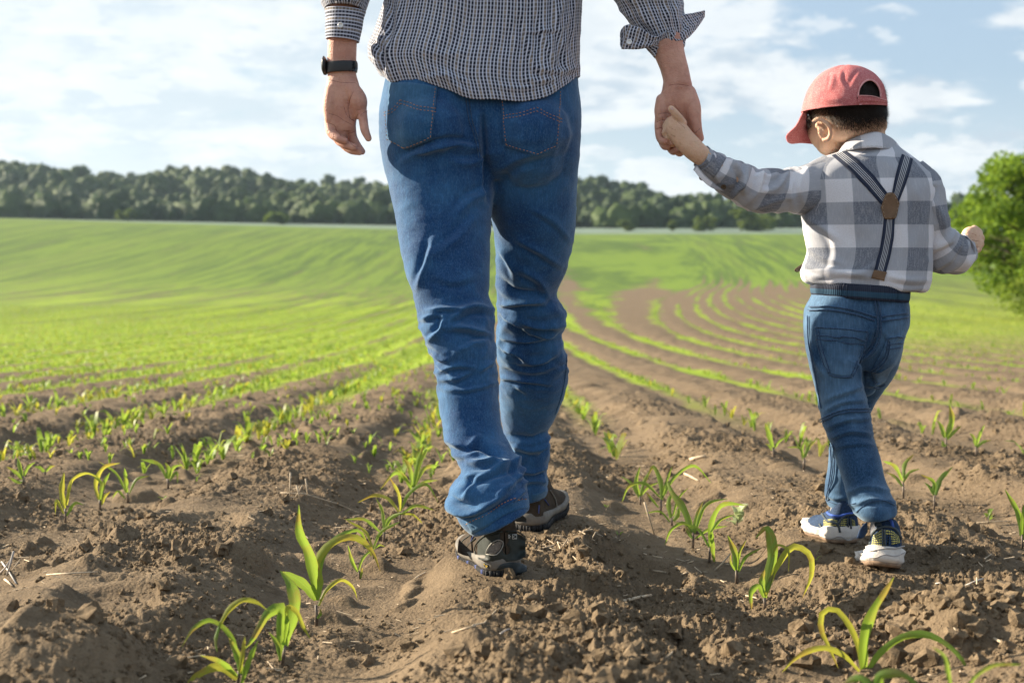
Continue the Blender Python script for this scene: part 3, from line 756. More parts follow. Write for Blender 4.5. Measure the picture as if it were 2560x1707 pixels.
def small_check():
    m, nt, b = material('checked_cotton'); uv, u, v = uvsep(nt)
    p = .0222; w = .056
    taupe, white, navy, navy2 = (.29, .245, .20), (.68, .73, .88), (.010, .014, .034), (.020, .022, .040)
    def weave(x, lw):
        c = mixc(nt, band(nt, x, p, w, 1/3 - w, .03), navy2, taupe)
        c = mixc(nt, band(nt, x, p, 2/3 + w, 1 - w, .03), c, navy)
        on = mathn(nt, 'ADD', mathn(nt, 'ADD', band(nt, x, p, w, 1/3 - w, .03), band(nt, x, p, 1/3 + w, 2/3 - w, .03)), band(nt, x, p, 2/3 + w, 1 - w, .03), True)
        return c, on
    (cu, ou), (cv, ov) = weave(u, .9), weave(v, .4)
    c = mixc(nt, .16, cu, mixc(nt, 1.0, cu, cv, 'MULTIPLY')) 
    c = mixc(nt, mathn(nt, 'MULTIPLY', band(nt, v, p, 1/3, 1.0, .03), .38), c, (.012, .014, .028))
    c = mixc(nt, mathn(nt, 'MULTIPLY', mathn(nt, 'SUBTRACT', 1.0, ov, None, True), .36), c, white)
    c = mixc(nt, mathn(nt, 'MULTIPLY', mathn(nt, 'SUBTRACT', 1.0, ou, None, True), .88), c, white)
    cloth_finish(nt, b, c, uv); return m
def big_check():
    m, nt, b = material('wide_checked_cotton'); uv, u, v = uvsep(nt)
    p = .104
    n = noise(nt, uv, 380, 3, .7); 
    a = band(nt, u, p, .0, .52, .012); c_ = band(nt, v, p, .0, .5, .012)
    s = mathn(nt, 'ADD', mathn(nt, 'MULTIPLY', a, .5), mathn(nt, 'MULTIPLY', c_, .5))
    cr = N(nt, 'ShaderNodeValToRGB'); cr.color_ramp.elements[0].color = (.80, .80, .86, 1); cr.color_ramp.elements[1].color = (.150, .172, .225, 1)
    e = cr.color_ramp.elements.new(.5); e.color = (.40, .42, .48, 1); L(nt, s, cr.inputs[0])
    st = mathn(nt, 'MULTIPLY', mapr(nt, n, .4, .65, 0, .30), 1.0)
    mpv = N(nt, 'ShaderNodeMapping'); mpv.inputs['Scale'].default_value = (1, .12, 1); L(nt, uv, mpv.inputs[0])
    c = mixc(nt, st, cr.outputs[0], (.52, .53, .56)); c = mixc(nt, mapr(nt, noise(nt, mpv.outputs[0], 420, 2, .6), .45, .7, 0, .22), c, (.70, .70, .72))
    cloth_finish(nt, b, c, uv, trans=.12); return m
def skin(name, c1, c2, sss=.2):
    m, nt, b = material(name); o = N(nt, 'ShaderNodeTexCoord').outputs['Object']
    c = mixc(nt, mapr(nt, noise(nt, o, 26, 4, .6), .3, .7), c1, c2)
    c = mixc(nt, mapr(nt, noise(nt, o, 160, 3, .6), .5, .75, 0, .25), c, tuple(x * .75 for x in c1))
    L(nt, c, b.inputs['Base Color']); b.inputs['Roughness'].default_value = .52; b.inputs['Specular IOR Level'].default_value = .35
    b.inputs['Subsurface Weight'].default_value = sss; b.inputs['Subsurface Radius'].default_value = (.012, .004, .002); b.inputs['Subsurface Scale'].default_value = 1.0
    bump = N(nt, 'ShaderNodeBump'); bump.inputs['Distance'].default_value = .0018; L(nt, mathn(nt, 'ADD', noise(nt, o, 300, 3, .6), noise(nt, o, 75, 3, .6)), bump.inputs['Height']); L(nt, bump.outputs[0], b.inputs['Normal'])
    return m
def plain(name, col, rough=.6, var=.25, sc=40, bump=.0006, spec=.3, metal=0):
    m, nt, b = material(name); o = N(nt, 'ShaderNodeTexCoord').outputs['Object']
    c = mixc(nt, mapr(nt, noise(nt, o, sc, 4, .6), .3, .7), tuple(x * (1 - var) for x in col), tuple(min(1, x * (1 + var)) for x in col))
    L(nt, c, b.inputs['Base Color']); b.inputs['Roughness'].default_value = rough; b.inputs['Specular IOR Level'].default_value = spec; b.inputs['Metallic'].default_value = metal
    if bump:
        bp = N(nt, 'ShaderNodeBump'); bp.inputs['Distance'].default_value = bump; L(nt, noise(nt, o, sc * 8, 3, .6), bp.inputs['Height']); L(nt, bp.outputs[0], b.inputs['Normal'])
    return m
DENIM_M = denim('blue_denim', (.004, .044, .150), (.030, .125, .285), .85)
DENIM_HEM = denim('worn_blue_denim', (.012, .075, .19), (.06, .17, .30), .7)
DENIM_B = denim('washed_blue_denim', (.010, .042, .105), (.10, .19, .31), .95)
DENIM_BP = denim('dark_seam_denim', (.015, .035, .09), (.04, .08, .16), .6)
THREAD = plain('orange_thread', (.42, .20, .07), .7, bump=0)
THREAD_D = plain('navy_thread', (.008, .014, .04), .8, bump=0)
CHECK = small_check(); BIGCHECK = big_check()
SKIN_M = skin('tanned_skin', (.50, .25, .19), (.64, .37, .285))
SKIN_B = skin('light_skin', (.62, .40, .27), (.74, .50, .36))
PEARL = plain('pearl_button', (.70, .72, .74), .25, .1, bump=0, spec=.6)
BLACKRUB = plain('black_rubber', (.014, .017, .020), .38, .2, spec=.5)
NAIL = plain('nail', (.62, .40, .34), .3, .05, bump=0, spec=.5)
# ------------------------------------------------------------------ the man
YM = 3.3
def mk(y, l, r, Y, ry): return (l, y, r, y, Y, ry)
man = empty('person', (float(P(1240, 1380, 3.2)[0]), 3.25, 0.0))
tag(man, 'man in small-checked shirt and blue jeans walking away, holding the boy\'s hand', 'person')

LEGL = [(968, 170, 1262, 170, 3.32, .125), (946, 300, 1255, 300, 3.31, .13), (953, 380, 1248, 380, 3.30, .125), (966, 445, 1240, 445, 3.29, .115), (979, 500, 1233, 510, 3.27, .105),
        (991, 560, 1230, 560, 3.25, .098), (1005, 643, 1226, 643, 3.22, .090), (1021, 707, 1225, 707, 3.20, .086), (1039, 757, 1226, 750, 3.19, .084), (1041, 790, 1236, 790, 3.18, .084), (1052, 828, 1231, 828, 3.17, .080),
        (1074, 876, 1236, 867, 3.16, .078), (1088, 925, 1242, 915, 3.16, .076), (1096, 985, 1247, 985, 3.15, .076), (1106, 1052, 1254, 1050, 3.13, .074), (1115, 1099, 1264, 1092, 3.11, .074),
        (1134, 1138, 1283, 1122, 3.09, .078), (1158, 1190, 1303, 1168, 3.06, .080)]
LEGL_END = [(1134, 1138, 1283, 1122, 3.09, .078), (1154, 1185, 1303, 1165, 3.06, .080), (1120, 1226, 1310, 1190, 3.05, .084), (1116, 1256, 1316, 1215, 3.045, .086), (1134, 1286, 1320, 1237, 3.04, .082), (1160, 1316, 1322, 1255, 3.035, .080), (1182, 1335, 1321, 1272, 3.03, .080)]
LEGR = [(1150, 170, 1442, 170, 3.34, .125), (1140, 255, 1452, 255, 3.34, .13), (1150, 340, 1450, 340, 3.34, .125), (1180, 420, 1446, 420, 3.35, .115), (1210, 500, 1442, 500, 3.36, .105), (1232, 560, 1440, 560, 3.37, .098), (1236, 628, 1429, 628, 3.39, .092),
        (1237, 690, 1411, 690, 3.41, .086), (1240, 738, 1391, 738, 3.43, .084), (1243, 785, 1416, 785, 3.45, .088), (1245, 815, 1414, 815, 3.47, .086), (1240, 845, 1404, 840, 3.49, .080), (1241, 876, 1412, 876, 3.50, .078), (1248, 920, 1420, 920, 3.53, .080),
        (1248, 985, 1409, 985, 3.56, .078), (1252, 1043, 1391, 1035, 3.59, .074), (1262, 1092, 1371, 1085, 3.61, .070), (1268, 1125, 1377, 1125, 3.62, .072), (1272, 1170, 1367, 1170, 3.63, .072), (1274, 1215, 1368, 1215, 3.64, .074), (1276, 1256, 1362, 1240, 3.645, .074)]
HIP = [(972, 120, 1440, 120, 3.33, .115), (966, 200, 1446, 195, 3.33, .125), (948, 290, 1452, 290, 3.33, .137), (950, 350, 1450, 350, 3.33, .135), (966, 410, 1446, 410, 3.33, .118), (980, 455, 1440, 455, 3.33, .08)]
def leg_merge(a, b): return a[:-2] + b
jm = fuse('jeans', [closed_loft(leg_merge(LEGL, LEGL_END), 150, 56, 2.15), closed_loft(LEGR, 150, 56, 2.15), closed_loft(HIP, 40, 80, 2.5),
                    capsule([P(1085, 330, 3.25), P(1090, 380, 3.26)], [.098, .085]), capsule([P(1325, 335, 3.27), P(1325, 385, 3.28)], [.1, .085])], .0042, 5)
MAN_FOLDS = [
    # seat and thighs
    ([(1200, 372), (1120, 362), (1060, 378), (1010, 400)], 9, .009), ([(1225, 385), (1170, 410), (1120, 402)], 10, .006), ([(1205, 300), (1213, 400), (1222, 500)], 9, -.014), ([(1207, 270), (1212, 360)], 6, -.006),
    ([(1240, 430), (1300, 395), (1380, 372)], 12, .006), ([(1228, 480), (1180, 500), (1140, 540)], 12, .006), ([(1085, 600), (1070, 660), (1045, 720)], 10, .010), ([(1195, 540), (1130, 610), (1075, 645)], 12, .005),
    ([(1295, 600), (1350, 630), (1400, 665)], 8, .006), ([(1300, 675), (1345, 700), (1370, 740)], 9, .007), ([(1250, 620), (1275, 660), (1290, 690)], 9, .008), ([(1330, 520), (1390, 560), (1425, 600)], 8, .004),
    # left knee
    ([(1060, 778), (1110, 773), (1158, 772)], 6, .007), ([(1055, 800), (1090, 786), (1112, 788)], 6, .008), ([(1110, 790), (1106, 820), (1075, 850)], 7, .010), ([(1125, 800), (1180, 768), (1230, 775)], 9, .010), ([(1085, 690), (1130, 705), (1190, 690)], 9, .004),
    ([(1115, 818), (1170, 822), (1230, 840)], 8, .009), ([(1080, 880), (1110, 900), (1122, 898)], 6, .008), ([(1230, 850), (1180, 862), (1140, 880)], 8, .006), ([(1095, 930), (1140, 915), (1190, 918)], 6, .006), ([(1100, 950), (1150, 945), (1180, 925)], 6, .006), ([(1115, 974), (1160, 976), (1240, 958)], 5, .005), ([(1195, 928), (1230, 905)], 6, .005),
    ([(1090, 905), (1122, 930), (1145, 955)], 6, .004),
    # right knee
    ([(1255, 762), (1310, 756), (1360, 756)], 7, .012), ([(1262, 790), (1300, 808), (1325, 830)], 7, .012), ([(1285, 790), (1340, 812), (1410, 812)], 8, .012), ([(1325, 832), (1370, 835), (1405, 822)], 7, .010), ([(1260, 845), (1310, 850), (1400, 840)], 6, .008), ([(1262, 872), (1290, 880), (1314, 897)], 6, .010), ([(1300, 905), (1345, 905), (1390, 885)], 7, .008),
    ([(1250, 700), (1280, 725), (1350, 735)], 9, -.010), ([(1255, 945), (1310, 950), (1370, 960)], 5, .006), ([(1260, 912), (1320, 928), (1390, 915)], 7, .005), ([(1290, 960), (1320, 985)], 6, .004),
    # left ankle stacks
    ([(1140, 1125), (1190, 1117), (1255, 1150)], 9, -.012), ([(1116, 1098), (1165, 1118), (1195, 1090)], 8, .008), ([(1170, 1150), (1200, 1158), (1255, 1150)], 8, .012), ([(1165, 1195), (1210, 1180), (1300, 1150)], 10, .014), ([(1150, 1235), (1180, 1195), (1240, 1170)], 7, -.010), ([(1125, 1240), (1150, 1258), (1200, 1270)], 9, -.012), ([(1120, 1270), (1165, 1282), (1220, 1262), (1290, 1210)], 9, .010), ([(1240, 1235), (1280, 1205), (1308, 1180)], 7, .007), ([(1250, 1270), (1300, 1235), (1315, 1215)], 6, .006), ([(1290, 1120), (1285, 1160), (1300, 1200)], 7, .006),
    # right ankle
    ([(1275, 1088), (1330, 1095), (1372, 1078)], 7, -.008), ([(1280, 1110), (1330, 1125), (1372, 1110)], 8, .008), ([(1340, 1140), (1360, 1110), (1371, 1085)], 6, .006), ([(1285, 1165), (1330, 1180), (1366, 1165)], 7, .008), ([(1290, 1215), (1330, 1200), (1366, 1205)], 7, .006),
]
def finish_cloth(me, folds, amp=.0022, zones=(), seed=0.0, fs=1.0):
    for _ in range(1):
        v = get_v(me); n = get_n(me); p = pix(v)
        d = folds_disp(p, n[:, 1], [(f[0], f[1], f[2] * fs) for f in folds])
        # small irregular creases, stronger in the given zones (y0, y1, gain)
        g = np.full(len(v), .45)
        for z0, z1, a in zones: g += a * np.exp(-((p[:, 1] - (z0 + z1) / 2) / ((z1 - z0) / 2)) ** 4)
        w = 1 - np.abs(pn3(v[:, 0] * 13 + seed, v[:, 1] * 13, v[:, 2] * 26)) * 2
        w2 = 1 - np.abs(pn3(v[:, 0] * 25 + v[:, 2] * 9, v[:, 1] * 25 + seed, v[:, 2] * 48)) * 2
        d += amp * g * (w * .9 + w2 * .5 - .4)
        d += .0035 * pn3(v[:, 0] * 6 + seed, v[:, 1] * 6, v[:, 2] * 5)
        set_v(me, v + n * d[:, None])
finish_cloth(jm, MAN_FOLDS, .0030, ((740, 990, 1.0), (1100, 1300, .9)), 1.3, 1.45)
jeans = link('jeans', jm, DENIM_M, man)
jb = bvh_of(jm)
# back pockets
for top, bot in (([(976, 208), (1030, 208), (1094, 218)], [(969, 345), (1010, 374), (1080, 346)]),
                 ([(1250, 250), (1330, 240), (1404, 222)], [(1263, 364), (1341, 391), (1393, 368)])):
    pk = patch('back_pocket', jb, top, bot, 30, 30, .0040, DENIM_HEM if top[0][0] < 1000 else DENIM_M, jeans)
cords('orange_stitching', jb, [[(966, 283), (985, 274), (1005, 252)], [(1005, 252), (1040, 266), (1090, 275)], [(966, 290), (985, 282), (1005, 261)], [(1005, 261), (1040, 275), (1090, 283)],
     [(972, 349), (1011, 369)], [(1011, 369), (1076, 342)], [(1076, 342), (1089, 222)], [(968, 285), (972, 345)],
     [(1258, 291), (1300, 286), (1341, 272)], [(1341, 272), (1370, 288), (1400, 300)], [(1258, 299), (1300, 294), (1341, 281)], [(1341, 281), (1370, 296), (1400, 307)],
     [(1268, 359), (1341, 385)], [(1341, 385), (1389, 362)], [(1255, 255), (1268, 359)], [(1398, 230), (1389, 362)]],   .0007, THREAD, jeans, lift=.0062, step=4, dash=1)
cords('seam', jb, [[(1172, 246), (1180, 300), (1196, 350), (1203, 400)], [(1164, 246), (1172, 300), (1189, 350), (1197, 395)]], .0011, DENIM_BP, jeans, lift=.0006)
cords('side_seam', jb, [[(1417, 870), (1414, 930), (1404, 985), (1388, 1035)]], .0016, DENIM_HEM, jeans, lift=.001)
# hems
patch('hem', jb, [(1163, 1300), (1210, 1280), (1260, 1262), (1300, 1249), (1319, 1248)], [(1181, 1334), (1215, 1318), (1262, 1287), (1300, 1272), (1319, 1272)], 30, 5, .0018, DENIM_HEM, jeans)
cords('hem_stitching', jb, [[(1168, 1309), (1215, 1288), (1262, 1258), (1295, 1247), (1317, 1249)]], .0008, THREAD, jeans, lift=.0035, step=4, dash=1)
patch('hem', jb, [(1330, 1235), (1346, 1231), (1363, 1223)], [(1330, 1250), (1346, 1248), (1361, 1240)], 12, 4, .0015, DENIM_HEM, jeans)

# --- shirt
def shirt_body():
    K = [(1010, -420, 1395, -420, 3.36, .10), (950, -330, 1450, -330, 3.36, .125), (945, -200, 1452, -200, 3.35, .135), (962, -60, 1450, -60, 3.34, .135), (965, 0, 1450, 0, 3.34, .137), (958, 40, 1448, 40, 3.34, .14),
         (946, 80, 1446, 80, 3.335, .143), (934, 110, 1445, 110, 3.33, .146), (928, 135, 1446, 140, 3.33, .149), (938, 165, 1447, 165, 3.33, .15), (952, 200, 1447, 190, 3.33, .15)]
    lo = Loft(K, 230, 260, 2.35)
    hem = spline([900, 916, 939, 950, 964, 977, 1010, 1047, 1095, 1127, 1165, 1238, 1321, 1366, 1404, 1446, 1480], [132, 136, 152, 181, 192, 202, 200, 199, 214, 224, 240, 245, 248, 238, 216, 191, 180])
    V = lo.V; n = lo.normals(); pp = pix(V.reshape(-1, 3)).reshape(lo.nr, lo.nc, 2)
    # pull each column of the cloth down (or up) to the curved hem
    hx = hem(pp[-1, :, 0]); dpy = hx - pp[-1, :, 1]
    t = sstep(.35, 1, np.linspace(0, 1, lo.nr))[:, None]
    V[..., 2] -= t * dpy[None] * 3.33 / FPX
    pp = pix(V.reshape(-1, 3)).reshape(lo.nr, lo.nc, 2); x, y = pp[..., 0], pp[..., 1]
    f = [([(1165, 236), (1140, 215), (1110, 185)], 9, .010), ([(1185, 240), (1160, 205), (1120, 190), (1060, 197)], 8, .008), ([(1060, 160), (1120, 165), (1180, 172)], 7, -.004), ([(1050, 130), (1110, 137), (1180, 130)], 8, .004),
         ([(975, 30), (972, 110), (978, 190)], 7, .010), ([(1000, 0), (998, 60), (985, 130)], 8, .006), ([(925, 130), (945, 150), (965, 180)], 8, .008), ([(940, 100), (955, 130), (970, 170)], 7, -.007),
         ([(1270, 0), (1275, 60), (1290, 130)], 9, .004), ([(1300, 20), (1312, 80), (1330, 150), (1360, 200)], 8, .007), ([(1340, 10), (1350, 80), (1375, 140), (1400, 190)], 7, .006), ([(1385, 0), (1390, 60), (1405, 120), (1425, 180)], 8, .007), ([(1310, 82), (1350, 80), (1395, 78)], 5, .005),
         ([(1300, 196), (1350, 205), (1400, 190)], 7, .005), ([(1330, 170), (1390, 180), (1440, 170)], 8, .006), ([(1415, 60), (1425, 110), (1438, 160)], 7, -.006), ([(1230, 215), (1290, 222), (1350, 214)], 7, .004)]
    d = folds_disp(pp.reshape(-1, 2), n.reshape(-1, 3)[:, 1], f).reshape(lo.nr, lo.nc)
    U, S = lo.U, np.repeat(lo.S[:, None], lo.nc, 1)
    d += .0042 * pn2(U * 14 + 3, S * 4) * sstep(.3, 1, t) + .003 * (1 - 2 * np.abs(pn2(U * 20 + S * 12, S * 9 + 7)))
    d += t * .0022 * np.sin(U * 42 + 1.5 * np.sin(U * 11)) + .0035 * sstep(1250, 1330, x) * (1 - 2 * np.abs(pn2(U * 34 + 1, S * 7)))
    lo.V = V + n * d[..., None]
    return lo
sl = shirt_body()
v, q, uv = sl.mesh('shirt')
me = mesh_np('shirt', v, q, uv); shirt = link('shirt', me, CHECK, man)
so = shirt.modifiers.new('thickness', 'SOLIDIFY'); so.thickness = .0016; so.offset = -1
sb = bvh_of(me)
cords('hem_stitching', sb, [[(985, 194), (1040, 192), (1092, 205), (1130, 216), (1165, 231), (1238, 237), (1321, 239), (1366, 229), (1402, 208), (1438, 186)]], .0006, PEARL, shirt, lift=.001, step=6, dash=1)
patch('yoke', sb, [(1010, -330), (1200, -350), (1390, -330)], [(985, -230), (1200, -228), (1420, -230)], 20, 8, .002, CHECK, shirt, uvs=1)

def sleeve(name, K, nr, nc, folds, ex=2.0, vert=.0, amp=.003, uo=0, mat=CHECK, parent=None, th=.0015, dens=1.0):
    lo = Loft(K, nr, nc, ex, vert); n = lo.normals(); pp = pix(lo.V.reshape(-1, 3))
    d = folds_disp(pp, n.reshape(-1, 3)[:, 1], folds).reshape(nr, nc)
    U, S = lo.U, np.repeat(lo.S[:, None], nc, 1)
    d += amp * (1 - 2 * np.abs(pn2(U * 16 * dens + 2 + uo, S * 22 * dens + 5))) + amp * .8 * pn2(U * 9 * dens, S * 8 * dens + uo)
    lo.V = lo.V + n * d[..., None]
    v, q, uv = lo.mesh(name, uoff=uo); me = mesh_np(name, v, q, uv); o = link(name, me, mat, parent)
    m = o.modifiers.new('thickness', 'SOLIDIFY'); m.thickness = th; m.offset = -1
    return o, lo, me
# left arm: sleeve to the cuff
sv, _, _ = sleeve('sleeve', [(955, -330, 1040, -400, 3.36, .075), (880, -250, 1000, -270, 3.34, .075), (820, -130, 955, -150, 3.30, .072), (790, -60, 935, -60, 3.26, .068), (798, -20, 925, -20, 3.25, .060), (806, 5, 918, 8, 3.245, .053), (815, 26, 911, 32, 3.24, .044)], 110, 60,
       [([(815, -20), (860, 0), (910, -5)], 7, .006), ([(840, -60), (850, -10), (845, 22)], 6, .006), ([(880, -40), (872, 0), (880, 25)], 6, .006), ([(900, -30), (895, 5), (898, 25)], 5, .005)], parent=shirt, amp=.004, uo=.4)
cf, _, cme = sleeve('cuff', [(814, 22, 913, 29, 3.24, .0425), (816, 40, 908, 44, 3.24, .0425), (816, 75, 902, 80, 3.24, .042), (817, 98, 896, 106, 3.24, .0415)], 40, 60, [([(818, 30), (860, 34), (908, 38)], 3, .0015)], parent=shirt, amp=.0009, uo=.013)
# on the cuff the warp runs round the wrist: turn the cloth a quarter
uvl = cme.uv_layers['uv'].data; a = np.empty(len(uvl) * 2, np.float32); uvl.foreach_get('uv', a); a = a.reshape(-1, 2)[:, ::-1].copy(); uvl.foreach_set('uv', a.reshape(-1))
cb = bvh_of(cme)
h = cast(cb, 852, 64); disc('button', h[0] + h[1] * .002, h[1], .0064, .003, PEARL, shirt)
cords('cuff_edge', cb, [[(862, 28), (864, 60), (862, 100)]], .0012, CHECK, shirt, lift=.0004)
# right arm: sleeve turned back
sv2, _, _ = sleeve('sleeve', [(1350, -400, 1440, -330, 3.36, .075), (1400, -270, 1530, -270, 3.33, .075), (1450, -150, 1620, -160, 3.30, .072), (1495, -70, 1680, -80, 3.28, .066), (1540, 0, 1704, -5, 3.27, .060), (1556, 28, 1706, 20, 3.27, .057), (1580, 62, 1707, 50, 3.27, .055), (1608, 100, 1708, 80, 3.27, .050), (1626, 125, 1706, 105, 3.27, .046)], 130, 64,
       [([(1560, -40), (1600, 30), (1650, 90)], 7, .007), ([(1610, -30), (1640, 30), (1665, 70)], 6, -.006), ([(1650, -40), (1668, 20), (1668, 65)], 7, .008), ([(1690, -20), (1690, 40), (1700, 75)], 6, .005)], parent=shirt, amp=.0035, uo=.9)
def flap(name, outline_top, outline_bot, Y0, Y1, ns=26, nt_=12, curl=.012, uo=0):
    T = catmull(np.array(outline_top, float), ns); B = catmull(np.array(outline_bot, float), ns)
    t = np.linspace(0, 1, nt_)[:, None, None]; G = T[None] * (1 - t) + B[None] * t
    s = np.linspace(0, 1, ns)[None]; tt = np.linspace(0, 1, nt_)[:, None]
    Yv = Y0 + (Y1 - Y0) * s - curl * np.sin(np.pi * s) + .008 * tt
    V = PV(G[..., 0], G[..., 1], Yv + .004 * pn2(s * 5 + tt * 3, tt * 4 + uo))
    du = np.linalg.norm(np.diff(V, axis=1), axis=2); u = np.concatenate((np.zeros((nt_, 1)), np.cumsum(du, 1)), 1); w = np.linalg.norm(np.diff(V, axis=0), axis=2); w = np.concatenate((np.zeros((1, ns)), np.cumsum(w, 0)), 0)
    me = mesh_np(name, V.reshape(-1, 3), grid_quads(nt_, ns), uv=np.stack((u + uo, w), -1).reshape(-1, 2))
    o = link(name, me, CHECK, shirt); m = o.modifiers.new('thickness', 'SOLIDIFY'); m.thickness = .0022; m.offset = 0
    return o, me
_, fm = flap('turned_back_cuff', [(1572, 62), (1600, 70), (1640, 92), (1668, 78)], [(1553, 123), (1585, 124), (1620, 119), (1666, 92)], 3.20, 3.215, curl=.012, uo=.2)
_, fm1 = flap('turned_back_cuff', [(1574, 61), (1560, 66), (1552, 78), (1551, 90)], [(1576, 120), (1566, 123), (1557, 123), (1551, 114)], 3.203, 3.215, curl=0, uo=.1, ns=12)
_, fm2 = flap('turned_back_cuff', [(1668, 76), (1700, 40), (1735, 33), (1762, 27)], [(1690, 104), (1716, 98), (1738, 76), (1761, 44)], 3.215, 3.29, curl=.006, uo=.5)
_, fm3 = flap('turned_back_cuff', [(1662, 80), (1680, 84), (1702, 84), (1738, 76)], [(1700, 122), (1704, 123), (1709, 120), (1712, 96)], 3.235, 3.26, curl=.01, uo=.7)
_, fm4 = flap('turned_back_cuff', [(1612, 118), (1632, 116), (1650, 104), (1672, 80)], [(1637, 147), (1640, 138), (1655, 112), (1676, 86)], 3.225, 3.235, curl=.006, uo=.8)
h = cast(bvh_of(fm), 1573, 106) or (P(1573, 106, 3.2), np.array((0, -1., 0))); disc('button', h[0] + np.array((0, -.002, 0)), h[1], .0064, .003, PEARL, shirt)

# --- body: one continuous surface (arms, hands, trunk, head, legs inside the clothes)
def pts(l, Y0=None): return [P(a, b, c) for a, b, c in l]
W = lambda px, Y=3.24: px * Y / FPX
bp = []
bp.append(closed_loft([(1060, -440, 1345, -440, 3.36, .07), (980, -340, 1420, -340, 3.36, .095), (985, -150, 1415, -150, 3.35, .10), (990, 60, 1420, 60, 3.34, .10), (985, 280, 1420, 280, 3.33, .105), (1010, 400, 1400, 400, 3.33, .09)], 40, 40, 2.3))
bp.append(closed_loft([(k[0] + 44, k[1], k[2] - 44, k[3], k[4], k[5] * .5) for k in (LEGL[2:-1])] + [(1205, 1250, 1280, 1230, 3.10, .035), (1225, 1330, 1290, 1330, 3.12, .03)], 80, 28, 2.0))
bp.append(closed_loft([(k[0] + 44, k[1], k[2] - 44, k[3], k[4], k[5] * .5) for k in LEGR[2:]] + [(1300, 1275, 1350, 1275, 3.65, .04)], 80, 28, 2.0))
# neck and head (above the picture)
bp.append(capsule([P(1200, -400, 3.36), P(1200, -500, 3.35)], [.062, .058]))
hc = P(1200, -600, 3.33); bp.append(ellipsoid(hc, (.078, .098, .112))); bp.append(capsule([hc + (0, .05, -.04), hc + (0, .075, -.075)], [.055, .035]))
bp.append(capsule([hc + (0, .09, .0), hc + (0, .115, -.028)], [.010, .014], 8)); bp.append(capsule([hc + (-.018, .092, -.055), hc + (.018, .092, -.055)], [.008, .008], 8))
for s in (-1, 1):
    bp.append(ellipsoid(hc + (s * .08, .0, -.01), (.010, .02, .032))); bp.append(ellipsoid(hc + (s * .03, .083, .012), (.013, .012, .010)))
    bp.append(capsule([P(1200 + s * 60, -390, 3.36), P(1200 + s * 190, -345, 3.36)], [.055, .06]))
# left arm
bp.append(capsule(pts([(1005, -330, 3.36), (880, -110, 3.28), (857, -20, 3.25), (856, 40, 3.24)]), [.055, .044, .040, .036]))
bp.append(closed_loft([(822, 30, 892, 34, 3.24, .033), (821, 75, 893, 78, 3.24, .031), (820, 110, 892, 112, 3.24, .028), (818, 150, 891, 150, 3.24, .026), (819, 190, 891, 186, 3.24, .024), (819, 215, 897, 210, 3.238, .023)], 30, 24, 2.2))
def fan(px, Y): return np.array([P(a, b, Y + c) for a, b, c in px])
YL = 3.235
# palm: broad flattened block, thenar pad and heel of the hand
bp.append(closed_loft([(819, 195, 893, 195, YL, .020), (817, 215, 899, 215, YL, .0215), (815, 240, 903, 240, YL, .022), (813, 268, 901, 266, YL, .020), (813, 290, 893, 292, YL, .018), (815, 310, 890, 312, YL, .016), (824, 328, 888, 328, YL + .002, .013)], 30, 26, 2.4))
bp.append(capsule(fan([(880, 222, -.012), (896, 255, -.016), (897, 283, -.010)], YL), [.018, .0205, .015]))     # ball of the thumb
bp.append(capsule(fan([(828, 225, -.008), (824, 262, -.009), (824, 296, -.006)], YL), [.014, .015, .012]))       # outer edge
bp.append(capsule(fan([(903, 268, -.014), (908, 300, -.022), (913, 328, -.028), (921, 346, -.030)], YL), [.0125, .0105, .0098, .0078], per=7))   # thumb
bp.append(capsule(fan([(823, 306, 0), (828, 333, -.010), (846, 346, -.022), (862, 352, -.028)], YL), [.0112, .0102, .0094, .0078], per=7))  # little
bp.append(capsule(fan([(838, 318, 0), (844, 347, -.002), (864, 362, -.016), (884, 368, -.024)], YL), [.0118, .0108, .0098, .0082], per=7))   # ring
bp.append(capsule(fan([(856, 322, .002), (858, 358, .010), (878, 375, .002), (899, 380, -.008)], YL), [.012, .011, .0098, .0082], per=7))  # middle
bp.append(capsule(fan([(877, 318, .002), (882, 345, .014), (893, 365, .012), (905, 379, .004)], YL), [.012, .0108, .0098, .0080], per=7))  # index
# right arm and the hand that holds the boy's
YR = 3.24
bp.append(capsule(pts([(1395, -330, 3.36), (1540, -140, 3.30), (1620, -20, 3.27), (1655, 60, 3.26)]), [.055, .045, .042, .038]))
bp.append(closed_loft([(1600, 40, 1705, 30, 3.26, .037), (1620, 100, 1708, 88, 3.255, .035), (1637, 143, 1711, 128, 3.25, .032), (1652, 180, 1723, 178, 3.245, .028), (1658, 208, 1729, 208, YR, .0245), (1656, 226, 1732, 224, YR, .023)], 34, 24, 2.2))
bp.append(closed_loft([(1658, 205, 1729, 205, YR, .0235), (1654, 228, 1733, 226, YR, .0225), (1645, 250, 1741, 252, YR, .022), (1639, 276, 1746, 278, YR + .004, .020), (1637, 296, 1751, 300, YR + .010, .017), (1640, 322, 1745, 325, YR + .018, .014), (1650, 340, 1730, 345, YR + .022, .011)], 34, 28, 2.4))
bp.append(capsule(fan([(1722, 232, -.006), (1733, 268, -.014), (1739, 305, -.020), (1744, 330, -.022), (1750, 346, -.018)], YR), [.017, .0175, .0135, .0115, .0095], per=7))   # thumb over the boy's wrist
bp.append(capsule(fan([(1655, 250, -.004), (1651, 280, -.006), (1652, 305, -.004)], YR), [.014, .014, .011]))
bp.append(capsule(fan([(1649, 292, 0), (1647, 322, -.004), (1652, 349, -.014), (1664, 354, -.030)], YR), [.0112, .0098, .0090, .0076], per=7))
bp.append(capsule(fan([(1660, 318, .018), (1655, 348, .012), (1664, 366, -.006), (1678, 356, -.028)], YR), [.0115, .0102, .0095, .0080], per=7))
